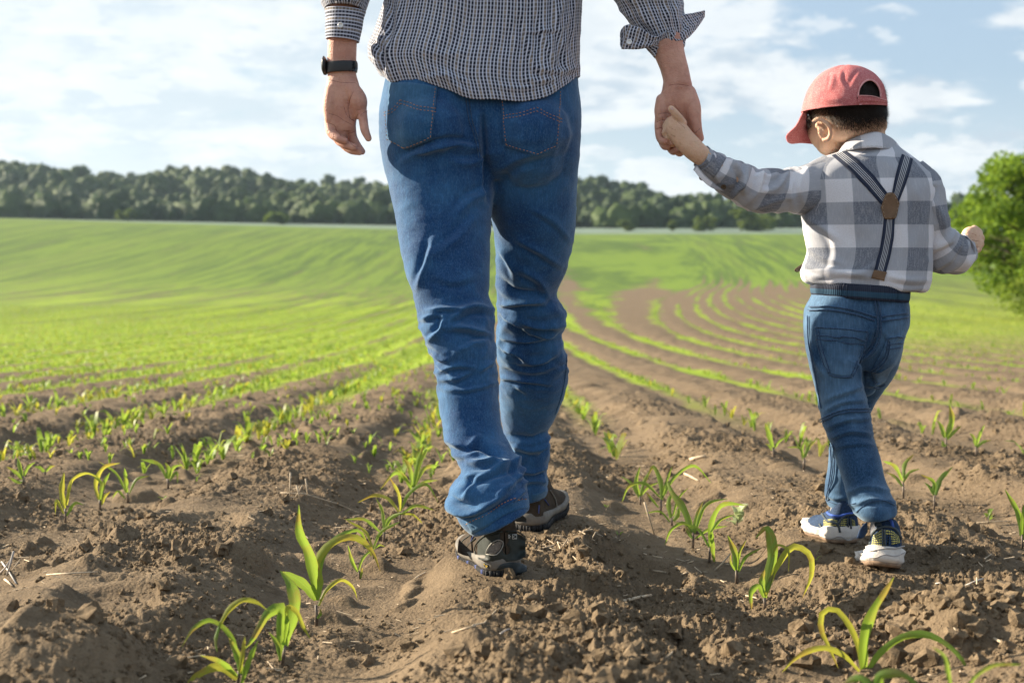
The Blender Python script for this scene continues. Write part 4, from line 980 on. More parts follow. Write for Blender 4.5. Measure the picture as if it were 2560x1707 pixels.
bp.append(capsule(fan([(1680, 330, .026), (1674, 362, .018), (1684, 378, .000), (1694, 371, -.020)], YR), [.0115, .0105, .0096, .0080], per=7))
bp.append(capsule(fan([(1705, 335, .030), (1695, 366, .022), (1699, 382, .004), (1707, 377, -.010)], YR), [.0115, .0105, .0096, .0078], per=7))
bm_ = fuse('body', bp, .0021, 3, .4, .26)
# creases of the palms, wrist tendons
v = get_v(bm_); n = get_n(bm_); pp_ = pix(v)
CREASE = [([(896, 286), (880, 302), (872, 280), (874, 250), (884, 225)], 1.8, -.0016), ([(822, 283), (845, 292), (865, 305), (880, 312)], 1.6, -.0012), ([(858, 270), (866, 290), (885, 300)], 1.5, -.001), ([(822, 200), (850, 206), (888, 208)], 1.5, -.0008), ([(825, 192), (860, 197), (890, 195)], 1.4, -.0008), ([(895, 290), (906, 284), (919, 276)], 1.6, -.0012),
          ([(835, 325), (850, 333), (853, 342)], 1.4, -.001), ([(870, 338), (889, 329)], 1.5, -.001), ([(1645, 286), (1665, 283), (1680, 285)], 1.6, -.0012), ([(1642, 305), (1658, 300), (1668, 302)], 1.5, -.001), ([(1672, 215), (1690, 212), (1722, 216)], 2, -.001), ([(1686, 205), (1684, 230), (1680, 250)], 4, .0016), ([(1734, 336), (1748, 322)], 1.5, -.0008), ([(1640, 325), (1655, 322)], 1.5, -.001)]
v += n * folds_disp(pp_, n[:, 1], [(c_[0], c_[1] * 1.1, c_[2] * 1.9) for c_ in CREASE])[:, None]; set_v(bm_, v)
body = link('body', bm_, SKIN_M, man)
bb = bvh_of(bm_)
HAIRD = plain('dark_hair', (.012, .009, .008), .5, .4, 300, bump=.001)
link('hair', fuse('hair', [ellipsoid(hc + (0, -.012, .022), (.085, .10, .108)), ellipsoid(hc + (0, -.03, -.02), (.078, .075, .085))], .006, 3), HAIRD, man)
DARKLINE_M = plain('crease_and_finger_shade', (.26, .10, .08), .7, .1, bump=0)  # palm creases, plus shade between the fingers painted as dark lines
cords('crease_and_finger_shade', bb, [[(895, 288), (884, 303), (876, 296), (872, 278), (874, 252), (884, 228)], [(822, 284), (842, 290), (862, 303), (880, 312)], [(860, 268), (868, 290), (884, 302)], [(824, 200), (850, 206), (888, 208)], [(900, 290), (908, 283), (919, 277)],
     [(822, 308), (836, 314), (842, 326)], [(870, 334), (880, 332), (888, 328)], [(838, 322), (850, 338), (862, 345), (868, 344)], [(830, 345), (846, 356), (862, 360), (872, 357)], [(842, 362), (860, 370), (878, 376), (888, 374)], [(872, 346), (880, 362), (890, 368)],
     [(1645, 286), (1662, 283), (1680, 285)], [(1642, 305), (1655, 300), (1668, 302)], [(1672, 214), (1690, 211), (1722, 215)], [(1641, 322), (1652, 320), (1662, 324)], [(1652, 340), (1660, 346), (1670, 345)], [(1664, 356), (1672, 364), (1684, 366)], [(1738, 332), (1746, 326), (1751, 320)], [(1686, 262), (1700, 280), (1716, 308), (1732, 336)], [(1655, 292), (1658, 310), (1656, 330)]], .00055, DARKLINE_M, body, lift=-.0001, step=3)
# fingernails on the holding hand
for (x, y) in ((1695, 373), (1680, 357)):
    hh = cast(bb, x, y)
    if hh: disc('fingernail', hh[0] + hh[1] * .0002, hh[1], .0042, .0008, NAIL, body, 14)
# --- wristband with watch case
wl, _, wme = sleeve('wristband', [(815, 158, 893, 155, 3.24, .0305), (815, 166, 894, 163, 3.24, .031), (815, 176, 894, 173, 3.24, .031), (816, 185, 893, 181, 3.24, .0305)], 12, 50, [], 2.3, amp=0, mat=BLACKRUB, parent=man, th=-.0022)
wl.name = 'wristwatch'
case = Loft([(808, 142, 812, 142, 3.24, .010), (805, 150, 817, 150, 3.24, .019), (804, 163, 819, 163, 3.24, .0225), (805, 177, 819, 177, 3.24, .019), (809, 187, 816, 187, 3.24, .010)], 20, 24, 2.6)
v, q, uv = case.mesh('case'); link('case', mesh_np('case', v, q, uv), BLACKRUB, wl)
wb = bvh_of(wme)
patch('strap_keeper', wb, [(884, 154), (892, 153)], [(884, 182), (892, 182)], 4, 8, .0026, BLACKRUB, wl)
for yy in (163, 171, 178):
    hh = cast(wb, 881, yy)
    if hh: disc('strap_hole', hh[0] + hh[1] * .0005, hh[1], .0014, .0008, plain('hole', (.002, .002, .002), .9, bump=0), wl, 8)

# ------------------------------------------------------------------ shoes
SUEDE = plain('dark_brown_suede', (.060, .047, .036), .9, .25, 60, .001, .1)
OVERLAY = plain('green_black_overlay', (.026, .032, .029), .6, .2, 60, .0005, .3)
MID = plain('grey_midsole', (.175, .16, .14), .7, .15, 50, .0006)
MIDD = plain('dark_midsole', (.035, .045, .05), .55, .2, 60)
TREAD = plain('black_tread', (.022, .022, .024), .8, .3, 60)
BLUEP = plain('blue_trim', (.05, .075, .24), .6, .2)
MESHG = plain('grey_mesh', (.20, .18, .16), .9, .3, 300, .001)
RIMG = plain('grey_rim', (.30, .29, .26), .5, .1)
LOGO = plain('pale_print', (.55, .55, .52), .6, .1, bump=0)
YEL = plain('yellow_print', (.75, .5, .06), .6, .1, bump=0)
WHITES = plain('dusty_white_sole', (.60, .56, .52), .6, .12, 30, .001)
BROWNS = plain('tan_outsole', (.22, .15, .10), .8, .25, 60, .001)
NAVYU = plain('navy_mesh_upper', (.020, .045, .10), .8, .3, 260, .001)
GREYU = plain('slate_overlay', (.055, .07, .08), .5, .2, 60)
BRBLUE = plain('bright_blue_lining', (.05, .11, .42), .8, .2)
GREYSOCK = plain('grey_sock', (.28, .28, .30), .9, .2, 200)
def yellow_mesh():
    m, nt, b = material('yellow_hole_mesh'); uv, u, v = uvsep(nt)
    vo = N(nt, 'ShaderNodeTexVoronoi'); vo.inputs['Scale'].default_value = 330; vo.inputs['Randomness'].default_value = .15; L(nt, uv, vo.inputs['Vector'])
    L(nt, mixc(nt, mapr(nt, vo.outputs['Distance'], .28, .36), (.62, .56, .12), (.02, .03, .05)), b.inputs['Base Color']); b.inputs['Roughness'].default_value = .7
    return m
YMESH = yellow_mesh()
def build_shoe(parent, heel, yaw, pitch, roll, Ln, prof, sole, mats, k=1.0, seed=0):
    """heel at the origin of the shoe, toe along +y; prof: (y/Ln, half width, top, half width at top)"""
    M = np.array(Matrix.Translation(heel) @ Matrix.Rotation(yaw, 4, 'Z') @ Matrix.Rotation(pitch, 4, 'X') @ Matrix.Rotation(roll, 4, 'Y'))
    X = lambda v: np.asarray(v) @ M[:3, :3].T + M[:3, 3]
    r = empty('shoe', tuple(heel)); r.parent = parent; r.matrix_parent_inverse = Matrix.Translation(-world_loc(parent))
    def outl(y):
        t = y / Ln; w = k
        a = np.interp(t, [0, .015, .04, .08, .14, .25, .42, .6, .72, .85, .94, .985, 1], [.004, .016, .026, .034, .038, .038, .036, .044, .049, .045, .032, .018, .004]) * w
        b = np.interp(t, [0, .015, .04, .08, .14, .25, .42, .6, .72, .85, .94, .985, 1], [.004, .016, .026, .034, .038, .036, .032, .040, .046, .044, .034, .020, .004]) * w
        return a, b
    ys = np.concatenate((np.linspace(0, .14, 20), np.linspace(.17, .84, 40), np.linspace(.87, 1, 14))) * Ln
    a, b = outl(ys)
    toe = lambda y: .06 * Ln * sstep(.63 * Ln, Ln, y)
    def slab(name, zs, grow, mat, wavy=0.0):
        rings = []
        for z, g in zip(zs, grow):
            yy = np.concatenate((ys, ys[::-1])); xx = np.concatenate((-(a + g), (b + g)[::-1]))
            zz = np.zeros(len(xx)) + z(yy); gg = wavy * g * np.sin(yy * 170 / Ln * .3 + seed) * 1.0
            xx = xx + np.sign(xx) * gg; yy2 = np.where(yy < .05 * Ln, yy - g, np.where(yy > .95 * Ln, yy + g, yy))
            rings.append(np.stack((xx, yy2, zz), 1))
        nc = len(rings[0]); V = np.concatenate(rings); q = grid_quads(len(rings), nc, True)
        V = np.concatenate((V, [V[:nc].mean(0), V[-nc:].mean(0)])); n = len(rings) * nc; j = np.arange(nc)
        t = np.concatenate((np.stack((np.full(nc, n), (j + 1) % nc, j), 1), np.stack((np.full(nc, n + 1), n - nc + j, n - nc + (j + 1) % nc), 1)))
        me = mesh_np(name, X(V), q, tris=t); return link(name, me, mat, r), me
    o1, _ = slab('outsole', [lambda y: toe(y) + 0 * y, lambda y: .006 + toe(y), lambda y: .011 + toe(y)], [-.003, .001, .0], mats['outsole'])
    zs, gs = sole
    o2, mid_me = slab('midsole', [(lambda y, z=z: z[0] + (z[1] - z[0]) * sstep(.05 * Ln, .45 * Ln, y) + z[2] * np.sin(y / Ln * 19 + seed) + toe(y)) for z in zs], gs, mats['midsole'], mats.get('wavy', 0))
    if mats.get('lugs'):
        for kk in range(30):
            y0 = .004 + kk / 29 * (Ln - .015)
            for s in (-1, 1):
                aa, bb_ = outl(np.array([y0])); x0 = (-aa[0] if s < 0 else bb_[0]); w_ = .0033
                c = np.array([[dx, dy, dz] for dz in (-.006, .009) for dy in (-w_, w_) for dx in ((-.0045, .004) if s < 0 else (-.004, .0045))]) + np.array((x0, y0, toe(y0)))
                link('tread_lug', mesh_np('tread_lug', X(c), [(0, 1, 3, 2), (4, 6, 7, 5), (0, 4, 5, 1), (2, 3, 7, 6), (0, 2, 6, 4), (1, 5, 7, 3)]), BLUEP if kk % 6 == 4 and s < 0 else mats['outsole'], r, smooth=False)
        for kk in range(7):      # lugs across the heel
            x0 = (kk - 3) * .0078; y0 = .004 + .0011 * (kk - 3) ** 2
            c = np.array([[dx, dy, dz] for dz in (-.006, .010) for dy in (-.007, .004) for dx in (-.0027, .0027)]) + np.array((x0, y0, 0))
            link('tread_lug', mesh_np('tread_lug', X(c), [(0, 1, 3, 2), (4, 6, 7, 5), (0, 4, 5, 1), (2, 3, 7, 6), (0, 2, 6, 4), (1, 5, 7, 3)]), mats['outsole'], r, smooth=False)
    S = catmull(np.array([(s[0] * Ln, 0, s[1], s[2], s[3]) for s in prof]), 80); na = 44; V = []
    for y, _, hb, hz, ht in S:
        hb = max(hb, .0015); ht = max(ht, .001)
        zb = zs[-1][0] * .8 + (zs[-1][1] - zs[-1][0]) * .8 * float(sstep(.05 * Ln, .45 * Ln, y)) + toe(y); th = np.linspace(0, np.pi, na); cx_ = np.cos(th); sz = np.sin(th)
        x = np.sign(cx_) * np.abs(cx_) ** .7 * (hb + (ht - hb) * sz); z = zb + (hz + toe(y) * .6 - zb) * sz ** .6
        V.append(np.stack((x, np.full(na, y), z), 1))
    V = np.array(V); V[..., 0] *= 1 + .03 * pn2(V[..., 1] * 30 + seed, V[..., 2] * 40 + 5)
    up = mesh_np('upper', X(V.reshape(-1, 3)), grid_quads(len(V), na), uv=np.stack((V[..., 1], V[..., 2]), -1).reshape(-1, 2))
    link('upper', up, mats['upper'], r)
    return r, X, bvh_of(up), bvh_of(mid_me)
BOOT = [(-.012, .001, .100, .001), (-.004, .018, .132, .016), (.012, .029, .148, .024), (.05, .036, .150, .031), (.12, .038, .146, .034), (.25, .038, .140, .034), (.36, .037, .136, .033), (.46, .038, .125, .030), (.56, .041, .098, .027), (.66, .045, .080, .026), (.78, .046, .062, .024), (.88, .041, .050, .020), (.95, .028, .042, .013), (.995, .004, .030, .002)]
SOLE_M = ([(.010, .010, 0), (.017, .016, 0), (.030, .022, .0015), (.042, .030, .001), (.043, .030, 0)], [.001, .004, .005, .003, -.007])
MM = dict(outsole=TREAD, midsole=MID, upper=SUEDE, lugs=True)
def hp(px, py, Y): return Vector(P(px, py, Y))
s1, X1, b1, m1 = build_shoe(man, hp(1266, 1441, 3.04) + Vector((0, 0, .004)), R(16), R(-2), R(-3), .285, BOOT, SOLE_M, MM, 1.08)
patch('heel_counter', b1, [(1196, 1350), (1215, 1336), (1262, 1330), (1300, 1335), (1314, 1345)], [(1196, 1398), (1225, 1402), (1262, 1404), (1296, 1400), (1314, 1390)], 34, 16, .0022, OVERLAY, s1)
patch('ankle_collar', b1, [(1276, 1272), (1290, 1266), (1306, 1276), (1316, 1290)], [(1274, 1300), (1290, 1304), (1304, 1304), (1316, 1305)], 14, 8, .003, MIDD, s1)
cords('overlay_rim', b1, [[(1194, 1392), (1190, 1368), (1206, 1345), (1232, 1332), (1262, 1328), (1300, 1332), (1314, 1342)]], .0018, OVERLAY, s1, lift=.003)
for tp, bt in (([(1220, 1382), (1228, 1362), (1246, 1350), (1254, 1352)], [(1220, 1384), (1236, 1385), (1250, 1372), (1255, 1354)]), ([(1299, 1352), (1306, 1358), (1312, 1370)], [(1300, 1362), (1306, 1378), (1313, 1384)])):
    patch('mesh_window', b1, tp, bt, 12, 6, .0042, MESHG, s1)
cords('window_rim', b1, [[(1219, 1383), (1227, 1361), (1246, 1348), (1256, 1352), (1251, 1374), (1237, 1386), (1220, 1384)]], .0013, RIMG, s1, lift=.005)
cords('window_rim', b1, [[(1298, 1350), (1307, 1357), (1313, 1372), (1312, 1384), (1302, 1374), (1298, 1352)]], .0012, RIMG, s1, lift=.005)
patch('side_panel', b1, [(1146, 1352), (1165, 1335), (1180, 1336)], [(1143, 1380), (1160, 1388), (1184, 1392)], 12, 8, .002, SUEDE, s1)
cords('panel_seam', b1, [[(1150, 1374), (1158, 1352), (1176, 1338)], [(1160, 1388), (1172, 1362), (1190, 1345)], [(1142, 1380), (1165, 1386), (1192, 1396)]], .0014, OVERLAY, s1, lift=.0015)
cords('blue_piping', b1, [[(1180, 1352), (1187, 1336)], [(1146, 1382), (1152, 1386)]], .0016, BLUEP, s1, lift=.0022)
# woven mark on the heel: open chevrons beside a small framed cross
cords('heel_mark', b1, [[(1268, 1335), (1274, 1340)], [(1274, 1340), (1268, 1345)], [(1273, 1335), (1268, 1340)], [(1268, 1340), (1273, 1345)], [(1279, 1335), (1279, 1346)], [(1288, 1335), (1288, 1346)], [(1279, 1335), (1288, 1335)], [(1279, 1346), (1288, 1346)], [(1279, 1341), (1288, 1335)], [(1279, 1341), (1288, 1346)]], .0006, LOGO, s1, lift=.0042)
patch('heel_bumper', m1, [(1238, 1428), (1250, 1410), (1275, 1404), (1300, 1406), (1317, 1414)], [(1238, 1432), (1262, 1434), (1285, 1434), (1302, 1432), (1317, 1428)], 22, 8, .002, MIDD, s1)
patch('sole_badge', m1, [(1209, 1404), (1222, 1410)], [(1212, 1415), (1225, 1420)], 8, 6, .002, MIDD, s1)
cords('badge_print', m1, [[(1213, 1407), (1217, 1414)], [(1217, 1414), (1221, 1411)], [(1218, 1417), (1223, 1413)]], .0007, YEL, s1, lift=.0042)
s2, X2, b2, m2 = build_shoe(man, hp(1318, 1329, 3.60) + Vector((0, 0, .006)), R(-16), R(2), R(0), .285, BOOT, SOLE_M, MM, 1.08, 2)
cords('blue_piping', b2, [[(1347, 1262), (1346, 1282)], [(1360, 1248), (1370, 1262)]], .0018, BLUEP, s2, lift=.002)
cords('panel_seam', b2, [[(1340, 1296), (1372, 1290), (1400, 1276)], [(1374, 1225), (1388, 1250), (1392, 1280)]], .0016, RIMG, s2, lift=.002)
# ------------------------------------------------------------------ the boy
boy = empty('person', (float(P(2150, 1380, 3.25)[0]), 3.3, 0.0))
tag(boy, 'small boy in red cap, wide-checked shirt and suspenders holding the man\'s hand', 'person')
bt = [(2150, 352, 2215, 352, 3.33, .036), (2120, 372, 2245, 372, 3.325, .050), (2085, 386, 2266, 386, 3.32, .060), (2044, 400, 2284, 400, 3.315, .068), (2018, 418, 2304, 416, 3.31, .074), (2004, 445, 2326, 440, 3.305, .078), (2003, 480, 2336, 475, 3.30, .080), (2006, 526, 2336, 520, 3.30, .080), (2014, 578, 2332, 578, 3.30, .081), (2020, 627, 2328, 627, 3.30, .083), (2013, 661, 2326, 661, 3.30, .086), (2004, 682, 2324, 690, 3.30, .088), (2008, 700, 2319, 715, 3.30, .086), (2034, 712, 2300, 728, 3.30, .078), (2050, 714, 2280, 724, 3.30, .070)]
BF = [([(2010, 540), (2060, 570), (2100, 600)], 9, .005), ([(2015, 600), (2050, 640), (2110, 660)], 9, .005), ([(2030, 690), (2110, 682), (2180, 690)], 8, .006), ([(2220, 690), (2270, 700), (2320, 700)], 8, .006), ([(2010, 660), (2050, 675), (2100, 670)], 7, .005), ([(2330, 500), (2325, 560), (2322, 640)], 8, -.005), ([(2010, 430), (2015, 480), (2012, 530)], 8, -.006),
      ([(2240, 540), (2260, 600), (2250, 670)], 12, .004), ([(2120, 500), (2140, 560), (2130, 640)], 12, .003), ([(2290, 470), (2300, 540), (2290, 620)], 10, .004), ([(2060, 560), (2090, 620), (2080, 690)], 9, .004), ([(2200, 650), (2160, 680), (2120, 690)], 6, .004)]
lo = Loft(bt, 170, 200, 2.3); n = lo.normals(); pp = pix(lo.V.reshape(-1, 3))
U, S = lo.U, np.repeat(lo.S[:, None], lo.nc, 1)
d = folds_disp(pp, n.reshape(-1, 3)[:, 1], BF).reshape(lo.nr, lo.nc) + .0022 * (1 - 2 * np.abs(pn2(U * 13 + 2, S * 10))) + .002 * pn2(U * 26, S * 20)
lo.V = lo.V + n * d[..., None]
v, q, uv = lo.mesh('shirt', uoff=.031, voff=.052)
bsm = mesh_np('shirt', v, q, uv); bshirt = link('shirt', bsm, BIGCHECK, boy); m_ = bshirt.modifiers.new('thickness', 'SOLIDIFY'); m_.thickness = .0015; m_.offset = -1
bsb = bvh_of(bsm)
SL = [(2040, 545, 2060, 392, 3.305, .06), (1995, 531, 2012, 410, 3.295, .056), (1940, 528, 1972, 423, 3.28, .050), (1885, 526, 1926, 424, 3.265, .046), (1846, 509, 1893, 424, 3.25, .043), (1815, 488, 1862, 404, 3.24, .041), (1783, 465, 1826, 397, 3.23, .038), (1758, 440, 1796, 384, 3.22, .034), (1741, 413, 1768, 368, 3.205, .027)]
bsl, lo2, slm = sleeve('sleeve', SL, 130, 64, [([(1825, 400), (1850, 430), (1860, 480)], 6, .013), ([(1868, 418), (1862, 450), (1835, 490)], 7, .012), ([(1905, 425), (1900, 460), (1880, 500)], 7, .011), ([(1975, 430), (1940, 470), (1900, 480)], 8, .011), ([(2000, 430), (1975, 480), (1985, 520)], 8, .005), ([(1880, 520), (1940, 500), (1990, 490)], 6, .006), ([(1800, 400), (1790, 430), (1810, 470)], 5, .005), ([(1885, 440), (1950, 440)], 5, .005), ([(2020, 420), (2000, 460), (2010, 510)], 8, .005)],
       ex=2.1, vert=.3, amp=.0046, uo=.02, mat=BIGCHECK, parent=bshirt)
SR = [(2240, 425, 2300, 408, 3.315, .045), (2252, 455, 2338, 440, 3.312, .05), (2262, 490, 2354, 470, 3.31, .05), (2275, 530, 2361, 520, 3.31, .05), (2290, 575, 2372, 560, 3.315, .048), (2306, 625, 2386, 578, 3.325, .047), (2324, 662, 2392, 582, 3.335, .045), (2350, 680, 2398, 586, 3.35, .042), (2380, 680, 2406, 590, 3.365, .038), (2404, 674, 2418, 596, 3.38, .033), (2424, 655, 2427, 606, 3.385, .026)]
bsr, lo3, srm = sleeve('sleeve', SR, 120, 60, [([(2325, 500), (2350, 540), (2365, 600)], 7, .006), ([(2300, 640), (2340, 620), (2385, 600)], 7, .007), ([(2330, 672), (2370, 650), (2400, 610)], 6, .006), ([(2330, 440), (2340, 490), (2330, 540)], 7, .005), ([(2340, 460), (2325, 500)], 5, -.006)], ex=2.1, vert=.3, amp=.0046, uo=.07, mat=BIGCHECK, parent=bshirt)
# cuffs
slb = bvh_of(slm); srb = bvh_of(srm)
patch('cuff', slb, [(1768, 369), (1758, 385), (1750, 400), (1742, 411)], [(1815, 397), (1806, 412), (1796, 428), (1786, 444)], 14, 12, .0022, BIGCHECK, bshirt)
def flap2(name, T, B, Y0, Y1, curl, parent, mat, ns=30, nt_=12, dy=.02, uo=0, th=.0022):
    T = catmull(np.array(T, float), ns); B = catmull(np.array(B, float), ns)
    t = np.linspace(0, 1, nt_)[:, None, None]; G = T[None] * (1 - t) + B[None] * t
    s = np.linspace(0, 1, ns)[None]; tt = np.linspace(0, 1, nt_)[:, None]
    Yv = Y0 + (Y1 - Y0) * s - curl * np.sin(np.pi * s) ** .8 + dy * (1 - tt) ** 1.5
    V = PV(G[..., 0], G[..., 1], Yv)
    du = np.linalg.norm(np.diff(V, axis=1), axis=2); u = np.concatenate((np.zeros((nt_, 1)), np.cumsum(du, 1)), 1); w = np.linalg.norm(np.diff(V, axis=0), axis=2); w = np.concatenate((np.zeros((1, ns)), np.cumsum(w, 0)), 0)
    me = mesh_np(name, V.reshape(-1, 3), grid_quads(nt_, ns), uv=np.stack((u + uo, w + uo), -1).reshape(-1, 2))
    o = link(name, me, mat, parent); m = o.modifiers.new('thickness', 'SOLIDIFY'); m.thickness = th; m.offset = 0
    return o, me
flap2('cuff_placket', [(1741, 412), (1760, 436), (1785, 458), (1812, 478)], [(1733, 424), (1752, 447), (1780, 470), (1800, 476)], 3.19, 3.20, .005, bshirt, BIGCHECK, dy=0, uo=.05)
BROWNB = plain('brown_button', (.10, .07, .045), .4, .2, bump=0)
for x, y in ((1756, 443), (1809, 466)):
    hh = cast(slb, x, y) or (P(x, y, 3.19), np.array((0, -1., .1))); disc('button', hh[0] + hh[1] * .003, hh[1], .0062, .0028, BROWNB, bshirt)
flap2('cuff', [(2406, 592), (2424, 604), (2428, 625), (2418, 655)], [(2396, 584), (2420, 594), (2438, 620), (2424, 664)], 3.34, 3.36, .01, bshirt, BIGCHECK, dy=.01, uo=.03)
# collar that stands and folds over
col, colm = flap2('collar', [(2094, 386), (2110, 360), (2146, 341), (2194, 331), (2230, 347), (2262, 386)], [(2084, 392), (2104, 381), (2146, 372), (2192, 370), (2232, 377), (2268, 390)], 3.335, 3.335, .085, bshirt, BIGCHECK, dy=.022, uo=.06, ns=40)
cords('collar_stitching', bvh_of(colm), [[(2104, 378), (2146, 368), (2192, 366), (2232, 373), (2258, 384)]], .0006, PEARL, bshirt, lift=.002, step=5, dash=1)
cords('yoke_seam', bsb, [[(2052, 470), (2120, 468), (2200, 470), (2320, 472)], [(2056, 464), (2120, 462), (2200, 464), (2320, 466)]], .0007, PEARL, bshirt, lift=.0006)
cords('armhole_seam', bsb, [[(2046, 402), (2058, 440), (2056, 490), (2040, 528)]], .0010, BIGCHECK, bshirt, lift=.0012)
flap2('shirt_tail', [(2012, 655), (2006, 668), (2003, 676)], [(1988, 672), (1986, 676), (1992, 680)], 3.33, 3.34, .004, bshirt, BROWNB, dy=0, ns=10, nt_=6)
# ink dot on the back
hh = cast(bsb, 2122, 524); disc('ink_spot', hh[0] + hh[1] * .0002, hh[1], .0022, .0006, plain('blue_ink', (.05, .08, .45), .8, bump=0), bshirt, 12)

# --- suspenders
def strap_mat():
    m, nt, b = material('striped_elastic'); uv, u, v = uvsep(nt)
    f = mathn(nt, 'FRACT', mathn(nt, 'MULTIPLY', v, 8.0))
    ins = mathn(nt, 'MULTIPLY', mapr(nt, v, .20, .23), mapr(nt, v, .78, .81, 1, 0))
    st = mathn(nt, 'MULTIPLY', ins, mathn(nt, 'MULTIPLY', mapr(nt, f, .3, .38), mapr(nt, f, .66, .74, 1, 0)))
    L(nt, mixc(nt, st, (.012, .022, .055), (.62, .64, .68)), b.inputs['Base Color']); b.inputs['Roughness'].default_value = .85
    bump = N(nt, 'ShaderNodeBump'); bump.inputs['Distance'].default_value = .001; L(nt, noise(nt, uv, 300, 2), bump.inputs['Height']); L(nt, bump.outputs[0], b.inputs['Normal'])
    return m
STRAP = strap_mat(); LEATHER = plain('tan_leather', (.17, .105, .062), .55, .15, 60, .0006); LTH = plain('leather_stitch', (.33, .24, .16), .8, bump=0)
sus = patch('strap', bsb, [(2079, 391), (2120, 425), (2165, 470), (2206, 516)], [(2114, 379), (2150, 405), (2185, 440), (2220, 486)], 36, 10, .0028, STRAP, None, norm=True)
sus.name = 'suspenders'; sus.parent = boy; sus.matrix_parent_inverse = Matrix.Translation(-world_loc(boy))
def strap_(a, b, n=30): return patch('strap', bsb, a, b, n, 10, .0030, STRAP, sus, norm=True)
strap_([(2253, 387), (2244, 415), (2235, 450), (2227, 490)], [(2281, 400), (2273, 430), (2262, 465), (2243, 512)])
strap_([(2209, 542), (2205, 585), (2197, 630), (2184, 676)], [(2237, 543), (2234, 590), (2226, 635), (2214, 683)])
patch('leather_joint', bsb, [(2200, 519), (2213, 482), (2232, 481), (2247, 509)], [(2201, 521), (2208, 549), (2239, 547), (2246, 511)], 22, 14, .0062, LEATHER, sus)
jb2 = bvh_of(bsm)
cords('leather_stitching', jb2, [[(2204, 518), (2215, 486)], [(2215, 486), (2230, 485)], [(2230, 485), (2243, 511)], [(2243, 511), (2236, 544)], [(2236, 544), (2210, 545)], [(2210, 545), (2204, 518)]], .0006, LTH, sus, lift=.0085, step=4, dash=1)
patch('leather_tab', bsb, [(2182, 674), (2216, 681)], [(2176, 693), (2209, 702)], 10, 8, .0055, LEATHER, sus)

# --- jeans
HB = [(2040, 715, 2258, 730, 3.30, .078), (2030, 742, 2266, 752, 3.30, .085), (2014, 775, 2270, 775, 3.30, .089), (2014, 805, 2270, 805, 3.295, .090), (2020, 845, 2258, 845, 3.295, .086), (2020, 880, 2248, 880, 3.295, .078), (2034, 925, 2228, 925, 3.30, .055)]
LN = [(2034, 735, 2165, 738, 3.29, .075), (2013, 800, 2162, 800, 3.285, .082), (2016, 860, 2158, 868, 3.28, .080), (2027, 918, 2156, 922, 3.27, .074), (2042, 976, 2162, 976, 3.26, .066), (2053, 1040, 2174, 1034, 3.245, .062), (2067, 1083, 2181, 1083, 3.23, .058), (2080, 1112, 2189, 1110, 3.22, .056), (2095, 1162, 2203, 1158, 3.20, .054), (2112, 1214, 2214, 1208, 3.18, .052), (2121, 1248, 2228, 1240, 3.165, .052), (2140, 1285, 2238, 1262, 3.15, .050), (2158, 1300, 2238, 1284, 3.145, .047)]
LF = [(2130, 738, 2264, 755, 3.31, .075), (2140, 800, 2270, 800, 3.31, .082), (2148, 850, 2256, 850, 3.32, .075), (2150, 895, 2246, 900, 3.34, .068), (2148, 935, 2230, 938, 3.37, .060), (2140, 970, 2206, 972, 3.40, .055), (2122, 1010, 2184, 1005, 3.42, .052), (2096, 1060, 2166, 1060, 3.42, .050), (2077, 1108, 2150, 1110, 3.42, .048), (2073, 1160, 2145, 1160, 3.42, .046), (2064, 1221, 2141, 1221, 3.42, .046), (2066, 1254, 2142, 1262, 3.42, .044), (2070, 1264, 2141, 1272, 3.42, .042)]
bjm = fuse('jeans', [capsule([P(2168, 880, 3.31), P(2166, 925, 3.315), P(2160, 960, 3.33)], [.045, .042, .03]), closed_loft(HB, 40, 60, 2.4), closed_loft(LN, 120, 44, 2.1), closed_loft(LF, 120, 44, 2.1)], .0036, 4)
BJF = [([(2158, 888), (2180, 868), (2192, 830)], 6, -.006), ([(2155, 925), (2130, 905), (2100, 898)], 7, .006), ([(2040, 860), (2050, 900), (2075, 935)], 7, -.005), ([(2060, 1000), (2100, 985), (2158, 965)], 7, .006), ([(2058, 1030), (2100, 1008), (2165, 1000)], 5, .005), ([(2068, 1070), (2110, 1052), (2172, 1046)], 6, .006), ([(2078, 1095), (2120, 1080), (2180, 1085)], 6, .006), ([(2085, 1120), (2130, 1110), (2185, 1112)], 5, .004), ([(2120, 1230), (2160, 1218), (2215, 1226)], 6, .006), ([(2130, 1262), (2180, 1250), (2232, 1256)], 6, .006), ([(2070, 1240), (2100, 1246), (2120, 1240)], 5, .005),
       ([(2165, 940), (2200, 925), (2235, 905)], 6, .005), ([(2170, 965), (2200, 955)], 5, .005), ([(2080, 830), (2120, 850), (2160, 845)], 6, .004), ([(2210, 830), (2230, 850), (2255, 835)], 5, .004), ([(2150, 900), (2160, 930), (2162, 970)], 5, -.006)]
finish_cloth(bjm, BJF, .0018, ((960, 1120, .8), (1210, 1290, .8)), 5.1, 1.25)
bjeans = link('jeans', bjm, DENIM_B, boy); bjb = bvh_of(bjm)
patch('back_pocket', bjb, [(2040, 817), (2100, 820), (2169, 827)], [(2048, 860), (2071, 936), (2130, 943), (2160, 869)], 26, 22, .0034, DENIM_B, bjeans)
patch('back_pocket', bjb, [(2218, 845), (2240, 842), (2260, 840)], [(2178, 926), (2188, 960), (2211, 956), (2246, 880)], 20, 20, .0030, DENIM_B, bjeans)
